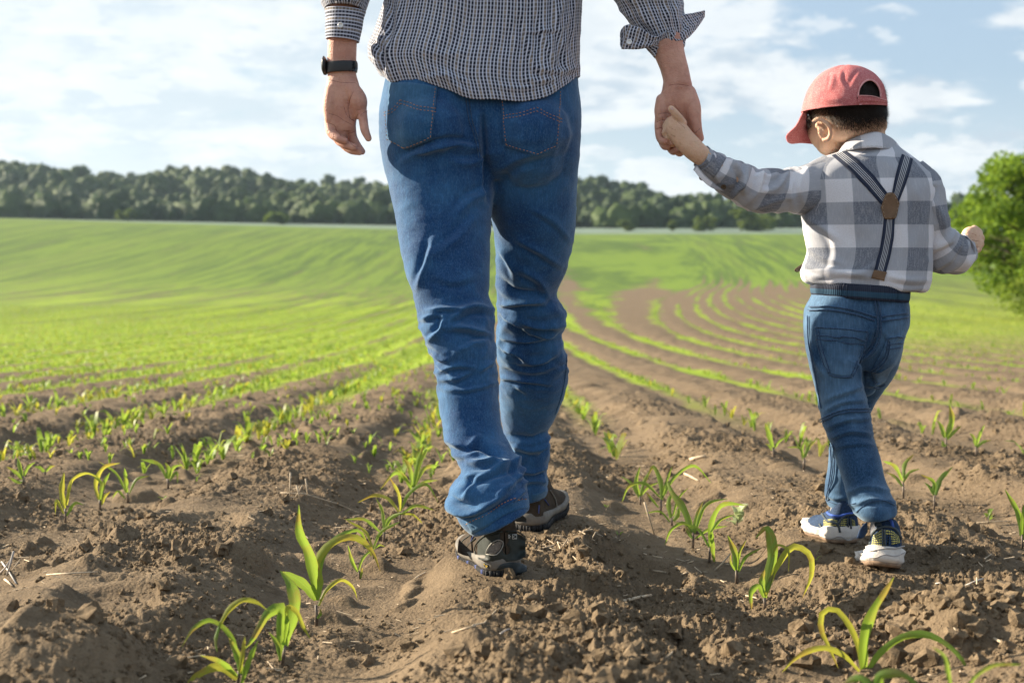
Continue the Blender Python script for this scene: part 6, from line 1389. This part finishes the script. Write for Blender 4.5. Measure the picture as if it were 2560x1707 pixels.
HP = [
 ((590, 1725), (598, 1668), [([(598,1667),(578,1593),(551,1563),(524,1550),(484,1570),(454,1617)],15),([(548,1562),(575,1519),(608,1499),(642,1506),(669,1526)],15),([(548,1562),(538,1600),(543,1630)],11),([(592,1690),(551,1655),(500,1637)],16),([(592,1697),(545,1668),(500,1684),(462,1712)],24),([(601,1684),(592,1640),(571,1592)],24),([(604,1707),(622,1650),(645,1600)],16),([(598,1680),(606,1630),(612,1590)],14)], 'blurred corn plant at the bottom edge, front of the left row', (LEAF, LEAFY, LEAF), None),
 ((702, 1671), (713, 1612), [([(706,1640),(702,1560),(702,1519),(669,1534),(649,1566),(630,1600),(612,1622)],30),([(712,1613),(729,1550),(738,1499),(726,1459),(700,1426)],36),([(716,1560),(722,1516),(739,1527),(758,1566),(777,1598)],13),([(700,1650),(692,1610),(670,1578)],15),([(712,1605),(718,1570),(716,1530)],15)], 'second corn plant of the left row with a broad drooping dark leaf', (LEAF, LEAF, LEAFY), None),
 ((791, 1566), (790, 1512), [([(790,1500),(784,1440),(770,1380),(749,1336),(747,1261)],30),([(793,1486),(786,1420),(826,1358),(887,1343),(926,1372),(951,1429)],21),([(796,1470),(804,1398),(848,1340),(897,1326),(918,1362)],16),([(790,1499),(768,1470),(740,1446),(706,1428)],26),([(796,1513),(817,1472),(854,1449),(880,1466),(894,1500)],11),([(793,1545),(800,1535),(800,1520)],9),([(793,1500),(800,1450),(797,1410)],17)], 'tallest corn plant of the left row with one upright lit leaf', (LEAFS, LEAFY, LEAF), None),
 ((899, 1447), (897, 1426), [([(894,1429),(880,1398),(869,1361)],7),([(896,1425),(907,1395),(940,1366)],8),([(893,1430),(877,1402),(871,1380)],6),([(901,1446),(904,1430),(905,1417)],8)], 'smallest corn seedling of the left row with four short leaves', LEAFS, None),
 ((934, 1408), (932, 1370), [([(931,1368),(914,1331),(864,1299)],9),([(933,1368),(951,1331),(1002,1303)],9),([(928,1390),(917,1361),(905,1325)],7),([(935,1372),(950,1362),(962,1366)],6)], 'spindly corn plant of the left row just behind the smallest seedling', (LEAFY, LEAFS), None),
 ((958, 1358), (960, 1324), [([(959,1324),(954,1274),(940,1245)],9),([(961,1324),(978,1294),(1010,1280)],10),([(955,1335),(938,1318),(915,1300),(862,1298)],9),([(960,1330),(966,1300),(985,1284)],7)], 'corn plant of the left row with a leaf lying out flat to the left', LEAFS, None),
 ((998, 1314), (1000, 1279), [([(998,1281),(971,1247),(938,1238),(894,1256)],10),([(1001,1277),(1022,1234),(1064,1210),(1096,1256)],10),([(1001,1277),(998,1237),(972,1190)],9),([(1004,1284),(1038,1264),(1087,1275)],9),([(1000,1285),(1030,1286),(1060,1312)],6)], 'corn plant with five arching leaves left of the man\'s rear shoe', (LEAFY, LEAFS), None),
 ((1032, 1251), (1033, 1218), [([(1032,1217),(988,1183),(950,1224)],10),([(1032,1217),(1020,1160),(1004,1140)],12),([(1035,1215),(1062,1170),(1100,1162)],12),([(1033,1220),(1046,1150),(1060,1110)],14),([(1030,1225),(1010,1190),(990,1170)],9),([(1036,1225),(1060,1205),(1096,1200)],8)], 'bushy corn plant left of the man\'s trouser hem', LEAFS, None),
 ((163, 1318), (163, 1270), [([(162,1275),(153,1230),(160,1180)],16),([(167,1262),(185,1196),(216,1183),(246,1194)],9),([(166,1289),(189,1257),(210,1262)],9),([(159,1284),(140,1250),(138,1286)],8),([(164,1262),(172,1225),(180,1200)],9)], 'upright yellow corn plant with a pink stem at the far left', (LEAFY, LEAFY, LEAF), None),
 ((250, 1275), (249, 1248), [([(248,1250),(239,1216),(262,1167),(301,1157)],12),([(251,1252),(250,1205),(228,1186),(196,1182)],10),([(254,1262),(262,1240),(276,1228)],9),([(250,1250),(258,1210),(275,1180)],12)], 'corn plant with crossing leaves second from the far left', (LEAFY, LEAFS), None),
 ((320, 1255), (318, 1230), [([(317,1232),(314,1200),(311,1168)],12),([(322,1234),(343,1196),(374,1189)],8),([(315,1232),(290,1184),(246,1153)],8),([(312,1245),(295,1228),(280,1246)],7)], 'corn plant with one straight lit leaf third from the far left', LEAFS, None),
 ((420, 1221), (419, 1196), [([(416,1196),(397,1162),(350,1148)],12),([(418,1196),(420,1170),(412,1156)],13),([(422,1196),(436,1167),(458,1161)],9),([(424,1202),(440,1180),(444,1208)],8)], 'green corn plant with spread leaves left of the dry stubble', (LEAFS, LEAF), None),
 ((59, 1212), (57, 1190), [([(54,1195),(48,1170),(43,1142)],14),([(56,1198),(38,1180),(16,1166)],10),([(59,1190),(72,1165),(88,1155)],9),([(60,1200),(50,1205),(20,1192)],8)], 'leafy corn plant nearest the left edge of the photo', LEAFS, None),
 ((112, 1188), (112, 1178), [([(112,1180),(98,1168),(86,1166)],9),([(113,1180),(124,1168),(138,1164)],8)], 'low two-leaved corn seedling near the left edge', LEAFS, None),
 ((1911, 1532), (1911, 1494), [([(1911,1493),(1925,1429),(1932,1379),(1914,1320),(1889,1345)],30),([(1914,1489),(1943,1418),(1989,1366),(2025,1386),(2031,1429),(2006,1495)],19),([(1911,1493),(1895,1464),(1882,1475),(1879,1523)],16),([(1909,1482),(1906,1450),(1912,1422)],17),([(1930,1392),(1946,1362),(1964,1368),(1972,1430)],7),([(1915,1480),(1926,1450),(1936,1425)],13)], 'tall corn plant with a curled broad top leaf in front of the boy', (LEAFS, LEAFY, LEAF), None),
 ((1841, 1457), (1841, 1424), [([(1841,1429),(1837,1386),(1819,1338)],19),([(1843,1421),(1850,1379),(1866,1349)],9),([(1846,1429),(1864,1393),(1908,1367)],9),([(1838,1425),(1828,1405),(1826,1385)],7)], 'three-leaved corn plant just left of the tall one before the boy', LEAF, None),
 ((1773, 1411), (1774, 1366), [([(1775,1364),(1779,1311),(1804,1264),(1866,1262)],17),([(1779,1329),(1782,1370),(1787,1412)],14),([(1773,1368),(1743,1321),(1682,1304)],8),([(1777,1330),(1800,1300),(1836,1286)],9)], 'thin-stemmed corn plant with a hanging leaf in the right row', LEAF, None),
 ((1732, 1371), (1733, 1330), [([(1732,1332),(1707,1268),(1679,1229),(1667,1200)],19),([(1732,1332),(1711,1307),(1682,1321),(1661,1364)],9),([(1734,1332),(1742,1290),(1758,1252)],10),([(1736,1332),(1771,1257),(1820,1246)],10),([(1738,1346),(1768,1325),(1820,1314)],8),([(1730,1345),(1720,1330),(1712,1312)],10)], 'many-leaved corn plant in the middle of the right row', (LEAFS, LEAF), None),
 ((1650, 1286), (1653, 1248), [([(1654,1250),(1650,1200),(1632,1167),(1620,1190)],13),([(1655,1246),(1686,1193),(1732,1164),(1779,1208)],9),([(1650,1243),(1607,1207),(1575,1214),(1554,1256)],9),([(1657,1236),(1668,1200),(1680,1166)],8),([(1646,1268),(1628,1246),(1614,1228)],7)], 'corn plant with long arching leaves right of the man\'s forward shoe', (LEAFS, LEAF), None),
 ((1679, 1314), (1678, 1294), [([(1677,1296),(1672,1250),(1684,1230)],13),([(1675,1304),(1650,1279),(1612,1283)],6),([(1684,1302),(1694,1285),(1697,1268)],13),([(1682,1290),(1700,1240),(1722,1218)],7)], 'short corn plant in front of the arching one in the right row', LEAFS, None),
 ((1600, 1262), (1600, 1240), [([(1598,1240),(1590,1205),(1600,1166)],11),([(1600,1240),(1612,1200),(1630,1170)],10),([(1598,1244),(1575,1205),(1552,1190)],8),([(1602,1240),(1625,1215),(1650,1205)],7)], 'hazy corn plant at the back of the right row cluster', LEAFS, None),
 ((1934, 1141), (1933, 1118), [([(1932,1118),(1925,1093),(1913,1057)],14),([(1936,1121),(1950,1102),(1966,1092)],8),([(1930,1125),(1920,1112),(1912,1108)],6)], 'blurred corn plant with one tall leaf left of the boy\'s knee', LEAFS, None),
 ((2009, 1175), (2010, 1144), [([(2011,1143),(2020,1120),(2041,1098)],10),([(2009,1146),(2000,1121),(1966,1118)],6),([(2008,1150),(2006,1120),(2014,1098)],8)], 'single slender corn plant beside the boy\'s left trouser leg', LEAFS, None),
 ((2257, 1255), (2258, 1205), [([(2257,1201),(2238,1165),(2207,1152)],11),([(2259,1195),(2262,1160),(2285,1135)],11),([(2258,1206),(2274,1180),(2300,1172)],8),([(2256,1215),(2236,1190),(2215,1180)],8)], 'corn plant right behind the boy\'s rear heel', LEAFS, None),
 ((2334, 1278), (2336, 1236), [([(2339,1237),(2349,1201),(2382,1166)],14),([(2334,1232),(2334,1206),(2302,1186)],10),([(2336,1240),(2322,1215),(2310,1205)],8)], 'corn plant with a V of leaves right of the boy\'s shoes', LEAF, None),
 ((2364, 1124), (2365, 1096), [([(2366,1094),(2380,1048),(2373,1010)],16),([(2362,1094),(2350,1060),(2342,1050)],12),([(2368,1098),(2390,1075),(2404,1064)],9)], 'bright corn plant right of the boy\'s knees with a tall centre leaf', LEAFS, None),
 ((2440, 1140), (2440, 1115), [([(2440,1115),(2436,1095),(2424,1082)],11),([(2441,1115),(2450,1090),(2462,1062)],12),([(2440,1120),(2460,1104),(2478,1100)],8)], 'corn plant low down near the right edge behind the V-leaved one', LEAFS, None),
 ((2555, 1372), (2555, 1335), [([(2554,1340),(2549,1290),(2512,1222)],16),([(2556,1338),(2560,1290),(2572,1240)],17),([(2556,1350),(2580,1310),(2600,1290)],12)], 'corn plant cut by the right edge of the photo', LEAF, None),
 ((2155, 1700), (2158, 1680), [([(2161,1683),(2162,1600),(2184,1529),(2212,1482),(2236,1440)],32),([(2155,1677),(2140,1596),(2116,1551),(2088,1523),(2061,1526),(2052,1563),(2073,1617),(2096,1670)],17),([(2164,1683),(2206,1626),(2273,1587),(2321,1587),(2363,1608),(2402,1644),(2428,1692)],20),([(2149,1677),(2107,1635),(2061,1619),(2016,1629),(1980,1653),(1955,1680)],16)], 'large blurred corn plant with one upright leaf in the right foreground', (LEAF, LEAFY), None),
 ((2200, 1790), (2200, 1740), [([(2200,1742),(2150,1694),(2100,1712)],20),([(2204,1742),(2200,1690),(2250,1684),(2300,1715)],26),([(2190,1740),(2140,1720),(2080,1740)],18)], 'corn plant cut by the bottom edge under the large blurred one', LEAF, 1.72),
 ((2400, 1790), (2395, 1735), [([(2380,1740),(2372,1680),(2362,1640),(2330,1615)],14),([(2410,1740),(2440,1690),(2480,1664),(2556,1660)],12)], 'pale corn plant cut by the bottom edge near the right corner', LEAFS, 1.72),
]
for base, top, lv, lab, mt, Yf in HP:
    w0 = 9 if base[1] > 1450 else 6
    hand_plant(base, top, lv, lab, mt, Yf, (w0, w0 * .8))
# broad-leaved weed in the right row, and small weeds
def weed(px, py, hpx, n, label, mat=LEAFS, broad=.5):
    g = ground_hit(px, py); Y0 = float(g[1]); k = Y0 / FPX; B = g.copy()
    r = empty('weed', tuple(B)); tag(r, label, 'weed')
    for i in range(n):
        a = random.random() * 6.28; h = hpx * k * random.uniform(.4, 1); rr = hpx * k * random.uniform(.25, .7)
        m_ = B + (0, 0, h * .5); tip = B + (math.cos(a) * rr, math.sin(a) * rr, h)
        link('stem', mesh_np('stem', *tube_np([B, m_, m_ + (tip - m_) * .3], [.0012, .001, .0008], 5)[:2]), STEM, r)
        v, q, uv = leaf_np([m_ + (tip - m_) * .2, m_ + (tip - m_) * .65 + (0, 0, h * .12), tip], hpx * k * broad * random.uniform(.6, 1), np.array((-math.sin(a) * 0 + .1, .1, 1.0)), 8, .2, .3, .5)
        link('leaf', mesh_np('leaf', v, q, uv), mat, r)
VARI = corn_mat('variegated_leaf', (.16, .22, .10), (.40, .44, .30), (.5, .6, .3), (.5, .5, .38))
weed(1843, 1329, 78, 9, 'pale broad-leaved weed at the right of the corn row left of the boy', VARI, .42)
weed(2038, 1410, 38, 5, 'tiny grassy weed right of the tall corn plant before the boy', LEAFS, .14)
weed(2470, 1312, 42, 8, 'small leafy weed on the bare soil near the right edge', LEAFS, .3)
weed(1548, 1350, 26, 4, 'tiny weed on the crest of soil right of the man\'s shoes', LEAFS, .3)
weed(408, 1262, 22, 4, 'tiny pale weed left of the dry stubble', LEAFS, .4)
weed(1516, 1280, 24, 3, 'wisp of weed above the bent straw', LEAF, .2)
weed(2360, 1130, 30, 5, 'small weed at the foot of the bright corn plant', LEAFS, .3)

# rows of seedlings: the nearest as plants of their own, the rest as one mass
def seedling_arrays(X, Y, Z, h, nl, rs, n=4, wl=.085):
    """vectorised: every plant gets nl arching leaves"""
    m = len(X); V = []; UVs = []
    for k in range(nl):
        a = rs.random(m) * 2 * np.pi; hh = h * (.55 + .55 * rs.random(m)); reach = hh * (.25 + .75 * rs.random(m)); droop = rs.random(m) * .6
        t = np.linspace(0, 1, n)[None, :]
        r_ = reach[:, None] * t ** 1.3; z_ = hh[:, None] * (np.sin(t * np.pi / 2 * 1.0) * 1.0 - (droop[:, None] * t ** 3))
        cx = X[:, None] + r_ * np.cos(a)[:, None]; cy = Y[:, None] + r_ * np.sin(a)[:, None]; cz = Z[:, None] + z_ + .0
        w = (hh * wl * (1 + .5 * rs.random(m)))[:, None] * np.array([.45, 1.0, .75, .04])[None, :] if n == 4 else None
        sx, sy = -np.sin(a)[:, None], np.cos(a)[:, None]
        tw = (rs.random(m) * .8)[:, None]
        A = np.stack((cx - sx * w, cy - sy * w, cz + tw * w), -1); Bm = np.stack((cx + sx * w, cy + sy * w, cz + .0 * w), -1)
        V.append(np.stack((A, Bm), 2)); UVs.append(np.broadcast_to(np.stack((np.stack((0 * t[0] + .2, t[0]), -1), np.stack((0 * t[0] + .8, t[0]), -1)), 1), (m, n, 2, 2)))
    V = np.stack(V, 1); U = np.stack(UVs, 1)          # plant, leaf, n, 2, 3
    return V, U
def emit(V, U, name, mat, parent=None):
    pl, lf, n = V.shape[:3]; v = V.reshape(-1, 3); u = U.reshape(-1, 2)
    base = (np.arange(pl * lf) * n * 2)[:, None, None]; i = np.arange(n - 1)[None, :, None] * 2
    q = base + i + np.array([0, 1, 3, 2])[None, None, :]
    return link(name, mesh_np(name, v, q.reshape(-1, 4), u), mat, parent)
def row_points():
    X_, Y_ = [], []
    rs = np.random.default_rng(21)
    for k in range(-75, 40):
        y = 1.6; 
        ys = np.cumsum(rs.uniform(.06, .15, 1000) if k < 0 else rs.uniform(.085, .20, 900)) + 1.5; ys = ys[ys < 75]
        x = row_x(ROW0 + ROWS * k, ys) + rs.normal(0, .018, len(ys))
        ang = x / ys; keep = np.abs(ang) < .49
        left = ang < -.02
        p = np.where(left, .93, np.where(ang < .12, .72, .55)) * np.where(left | (pn2(x * .8, ys * .8 + 50) > -.25), 1, .5)
        p = np.where(left, p, p * (1 - .55 * sstep(20, 50, ys)))
        keep &= rs.random(len(ys)) < p
        X_.append(x[keep]); Y_.append(ys[keep])
    return np.concatenate(X_), np.concatenate(Y_), rs
X, Y, rs = row_points()
# extra plants and weeds filling the left-hand field and the right margin
ne = 19000; ye = 5.2 + 62 * rs.random(ne) ** 1.3; xe = -(.02 + .47 * rs.random(ne)) * ye; ke = rs.random(ne) < .12 + .88 * sstep(9, 20, ye) * sstep(0.0, .16, -xe / ye)
nm = 7000; ym = 14 + 50 * rs.random(nm); xm = (.18 + .31 * rs.random(nm)) * ym; km = rs.random(nm) < sstep(.17, .30, xm / ym) * sstep(12, 34, ym)
n_rows = len(X)
X = np.concatenate((X, xe[ke], xm[km])); Y = np.concatenate((Y, ye[ke], ym[km]))
isrow = np.arange(len(X)) < n_rows
# keep clear of the plants modelled one by one and of the walkers' feet
pp = pix(np.stack((X, Y, near_z(X, Y, False)), -1))
hb = np.array([b[0] for b in HP]); near = np.min(np.hypot(pp[:, None, 0] - hb[None, :, 0], (pp[:, None, 1] - hb[None, :, 1]) * 1.6), 1) < 60
zone = (Y < 3.85) | ((pp[:, 1] > 1215)) | ((pp[:, 1] > 1150) & (pp[:, 0] > 1500) & (pp[:, 0] < 2200)) | ((Y < 4.3) & (pp[:, 0] < 500) & (pp[:, 1] > 1170))
ok = ~near & ~zone
X, Y, isrow, pp = X[ok], Y[ok], isrow[ok], pp[ok]
Z = near_z(X, Y, False); ang = X / Y
h = np.where(isrow, np.where(ang < 0, .108, .095) * (1 - .35 * sstep(8, 16, Y)), .055) * (.7 + .6 * rs.random(len(X)))
order = np.argsort(np.where(isrow, Y, 1e6)); ind = order[:268 if len(order) > 268 else len(order)]
mass = np.setdiff1d(np.arange(len(X)), ind)
ORD = ['first', 'second', 'third', 'fourth', 'fifth', 'sixth', 'seventh', 'eighth', 'ninth', 'tenth', 'eleventh', 'twelfth']
def zone_label(x, y, X_, Y_, kind, tall):
    k = int(round(float(row_phase(np.array([X_]), np.array([Y_]))[0])))
    size = 'tall' if tall > 1.12 else ('tiny' if tall < .85 else 'middling')
    dist = 'near' if Y_ < 5.0 else ('farther' if Y_ < 6.3 else 'distant')
    side = 'left' if k <= 0 else 'right'; n = -k if k < 0 else (k - 1 if k > 1 else 0)
    row = ('the corn row running left past the man\'s shoes' if k == 0 else 'the corn row between the man and the boy' if k == 1 else
           'the %s row further left' % ORD[min(n, 12) - 1] if k < 0 else 'the %s row further right' % ORD[min(n, 12) - 1])
    return '%s %s %s corn seedling in %s' % (dist, size, kind, row), 'corn seedlings in ' + row
protos = []
for k in range(14):
    V, U = seedling_arrays(np.zeros(1), np.zeros(1), np.zeros(1), np.array([.12]), rs.integers(4, 6), rs, 4, .075)
    pl, lf, n = V.shape[:3]; base = (np.arange(pl * lf) * n * 2)[:, None, None]; i_ = np.arange(n - 1)[None, :, None] * 2; q = base + i_ + np.array([0, 1, 3, 2])[None, None, :]
    V[..., 2] -= .006
    me = mesh_np('corn_plant', V.reshape(-1, 3), q.reshape(-1, 4), U.reshape(-1, 2)); me.materials.append(LEAFY if k % 4 == 0 else LEAFS); me.polygons.foreach_set('use_smooth', np.ones(len(me.polygons), bool)); protos.append(me)
for i in ind:
    pk = int(rs.integers(14)); o = bpy.data.objects.new('corn_plant', protos[pk]); COL.objects.link(o)
    o.location = (X[i], Y[i], Z[i]); o.rotation_euler = (rs.normal(0, .08), rs.normal(0, .08), rs.random() * 6.28); s = h[i] / .12; o.scale = (s, s, s * (.85 + .4 * rs.random()))
    lb, gr = zone_label(*pp[i], X[i], Y[i], 'yellowish' if pk % 4 == 0 else 'green', h[i] / (.115 if ang[i] < 0 else .10)); tag(o, lb, 'corn plant', gr)
for part, mt, nl in ((mass[::6], LEAFY, 4), (np.setdiff1d(mass[Y[mass] < 16], mass[::6]), LEAFS, 4), (np.setdiff1d(mass[Y[mass] >= 16], mass[::6]), LEAFS, 2)):
    V, U = seedling_arrays(X[part], Y[part], Z[part], h[part], nl, rs, 4, .085 if nl == 4 else .13)
    far = (Y[part] > 14); V_ = V.copy()
    o = emit(V_, U, 'corn_seedlings', mt); o['kind'] = 'stuff'

# ------------------------------------------------------------------ dry stalks and straw
STRAW = plain('dry_straw', (.50, .40, .28), .7, .3, 60, .0004)
STRAWG = plain('grey_straw', (.42, .39, .36), .8, .25, 60, .0004)
ST = [([(117,1440),(180,1437),(243,1434)],4.5,0,'long pale straw lying on the soil at the left'),([(34,1378),(26,1410),(16,1440)],6,12,'thick grey stubble stalk standing at the left edge'),([(4,1408),(20,1430),(40,1462)],5,6,'grey stubble stalk leaning right at the left edge'),([(0,1432),(14,1418),(30,1392)],5,10,'grey stubble stalk leaning left at the left edge'),([(12,1452),(30,1470)],6,4,'short thick stubble stalk lowest at the left edge'),([(50,1398),(30,1425),(44,1445)],3,8,'thin bent stubble stalk right of the left-edge clump'),
 ([(726,1181),(725,1215),(724,1248)],4.5,30,'upright dry stalk, leftmost of the stubble behind the tall corn plant'),([(741,1212),(746,1232),(751,1256)],4,20,'leaning dry stalk in the middle of the stubble'),([(764,1196),(767,1220),(769,1246)],4,25,'upright dry stalk, rightmost of the stubble'),([(756,1212),(745,1232),(734,1248)],3,12,'dry stalk leaning left in the stubble'),
 ([(700,1238),(760,1246),(840,1266),(897,1286)],3.5,2,'long dry stem lying right of the stubble'),([(1030,1458),(1046,1446),(1064,1436)],8,5,'short thick straw lying before the man\'s near shoe'),([(1559,1508),(1595,1502),(1628,1493)],9,3,'brown flat stalk on the soil mound in the foreground'),([(1182,1590),(1210,1562),(1242,1530)],5,4,'straight straw lying diagonally in the foreground'),([(1131,1586),(1160,1590),(1190,1592)],5,2,'pale straw lying flat beside the diagonal one'),([(1321,1536),(1341,1518)],4,3,'short straw on the foreground soil below the shoe print'),
 ([(1477,1354),(1489,1329)],3,14,'left half of a bent straw right of the man\'s shoes'),([(1489,1329),(1522,1353)],3,14,'right half of a bent straw right of the man\'s shoes'),([(1358,1374),(1380,1370),(1400,1362)],4,2,'straw lying close right of the man\'s near shoe'),([(1251,1588),(1274,1576)],5,2,'short grey straw in the foreground middle'),([(1611,1255),(1622,1292),(1637,1338)],5,24,'dry stick leaning in the right corn row'),([(1725,1158),(1764,1144)],8,3,'thick bright straw lying between the man and the boy'),([(1711,1187),(1746,1205)],6,3,'pale straw lying below the thick bright one'),
 ([(1786,1426),(1806,1408),(1826,1384)],5,10,'curled brown dead leaf beside the three-leaved corn plant'),([(1512,1252),(1550,1263)],4,2,'thin straw lying left of the leaning stick'),([(1864,1495),(1908,1506)],4,2,'thin pale straw left of the tall corn plant\'s foot'),([(1632,1434),(1665,1436)],4,2,'small brown straw above the shoe-sized hollow'),([(1703,1443),(1720,1434)],5,3,'short yellow straw in the right corn row'),([(2401,1387),(2420,1398)],3,1,'tiny white straw right of the boy\'s near shoe'),([(2376,1397),(2372,1414)],4,1,'small upright white straw right of the boy\'s shoes'),([(2411,1470),(2458,1453)],6,3,'grey stick on the dark soil at the right'),([(2339,1464),(2355,1473)],4,2,'short white straw left of the grey stick at the right'),([(2442,1310),(2530,1305)],3,2,'long thin straw near the right edge'),([(2484,1604),(2512,1618)],8,3,'thick short straw in the lower right corner'),([(2377,1578),(2392,1592)],8,3,'pale chip of straw left of the right-hand soil heap'),([(2560,1255),(2470,1262)],0,0,None)]
for pl, w, up, lab in ST:
    if not lab: continue
    k0 = pl[np.argmax([p_[1] for p_ in pl])]; g = ground_hit(*k0); Y0 = float(g[1]); k = Y0 / FPX; pts_ = []
    for (x, y) in pl:
        if up > 6: pts_.append(P(x, y, Y0) + (0, 0, 0))
        else:
            gg = ground_hit(x, y); zz = float(near_z(gg[0:1], gg[1:2], True)[0]); pts_.append(np.array((gg[0], gg[1], max(gg[2], zz) + w * k * .35 + .002)))
    if len(pts_) == 2: pts_.insert(1, (pts_[0] + pts_[1]) / 2 + (0, 0, .001))
    v, q, t = tube_np(pts_, [w * k * .5, w * k * .46, w * k * .36] + [w * k * .3] * (len(pts_) - 3), 7)
    v[:, 2] = v[:, 2]
    o = link('dry_stalk', mesh_np('dry_stalk', v, q, tris=t), STRAWG if 'grey' in lab else STRAW); tag(o, lab, 'straw', 'dry stalks and straws lying on the soil')
def litter():
    n = 1500; rs = np.random.default_rng(5); Yl = 1.9 * (9 / 1.9) ** rs.random(n); Xl = (rs.random(n) * 2 - 1) * .4 * Yl
    kp = pn2(Xl * 2.2 + 5, Yl * 2 + 3) + .35 * np.cos(2 * np.pi * row_phase(Xl, Yl)) > -.05; Xl, Yl = Xl[kp], Yl[kp]; n = len(Xl)
    # a handful blown into the ridge right of the man's shoe
    g = ground_hit(1400, 1365); m = 70; Xl = np.concatenate((Xl, g[0] + rs.normal(0, .05, m))); Yl = np.concatenate((Yl, g[1] + rs.normal(0, .035, m))); n += m
    Zl = near_z(Xl, Yl, True) + .002; a = rs.random(n) * 6.28; ln_ = .004 + .020 * rs.random(n) ** 2.5; wd = .0007 + .0012 * rs.random(n)
    d = np.stack((np.cos(a), np.sin(a), rs.normal(0, .2, n)), 1); s = np.stack((-np.sin(a), np.cos(a), 0 * a), 1); c = np.stack((Xl, Yl, Zl), 1); up = np.array((0, 0, 1.0))
    V = np.stack([c + d * (ln_ * sa)[:, None] + s * (wd * sb)[:, None] + up * (wd * sc)[:, None] for sa in (-1, 1) for sb, sc in ((-1, 0), (0, 1.2), (1, 0))], 1)
    b = (np.arange(n) * 6)[:, None, None]; q = b + np.array([[0, 1, 4, 3], [1, 2, 5, 4], [2, 0, 3, 5]])[None]
    o = link('straw_litter', mesh_np('straw_litter', V.reshape(-1, 3), q.reshape(-1, 4)), STRAW, smooth=False); o['kind'] = 'stuff'
litter()
# ------------------------------------------------------------------ thin evening haze
def haze():
    m = bpy.data.materials.new('haze'); m.use_nodes = True; nt = m.node_tree; nt.nodes.clear()
    out = N(nt, 'ShaderNodeOutputMaterial'); pv = N(nt, 'ShaderNodeVolumePrincipled'); pv.inputs['Color'].default_value = (.62, .82, 1, 1); pv.inputs['Density'].default_value = .00013; pv.inputs['Anisotropy'].default_value = .3
    L(nt, pv.outputs[0], out.inputs['Volume'])
    x, y0, y1, z0, z1 = 1500, -400, 1600, -45, 75
    v = [(a, b, c) for c in (z0, z1) for b in (y0, y1) for a in (-x, x)]
    o = link('haze', mesh_np('haze', v, [(0, 2, 3, 1), (4, 5, 7, 6), (0, 1, 5, 4), (2, 6, 7, 3), (0, 4, 6, 2), (1, 3, 7, 5)]), m, smooth=False); o['kind'] = 'stuff'
haze()
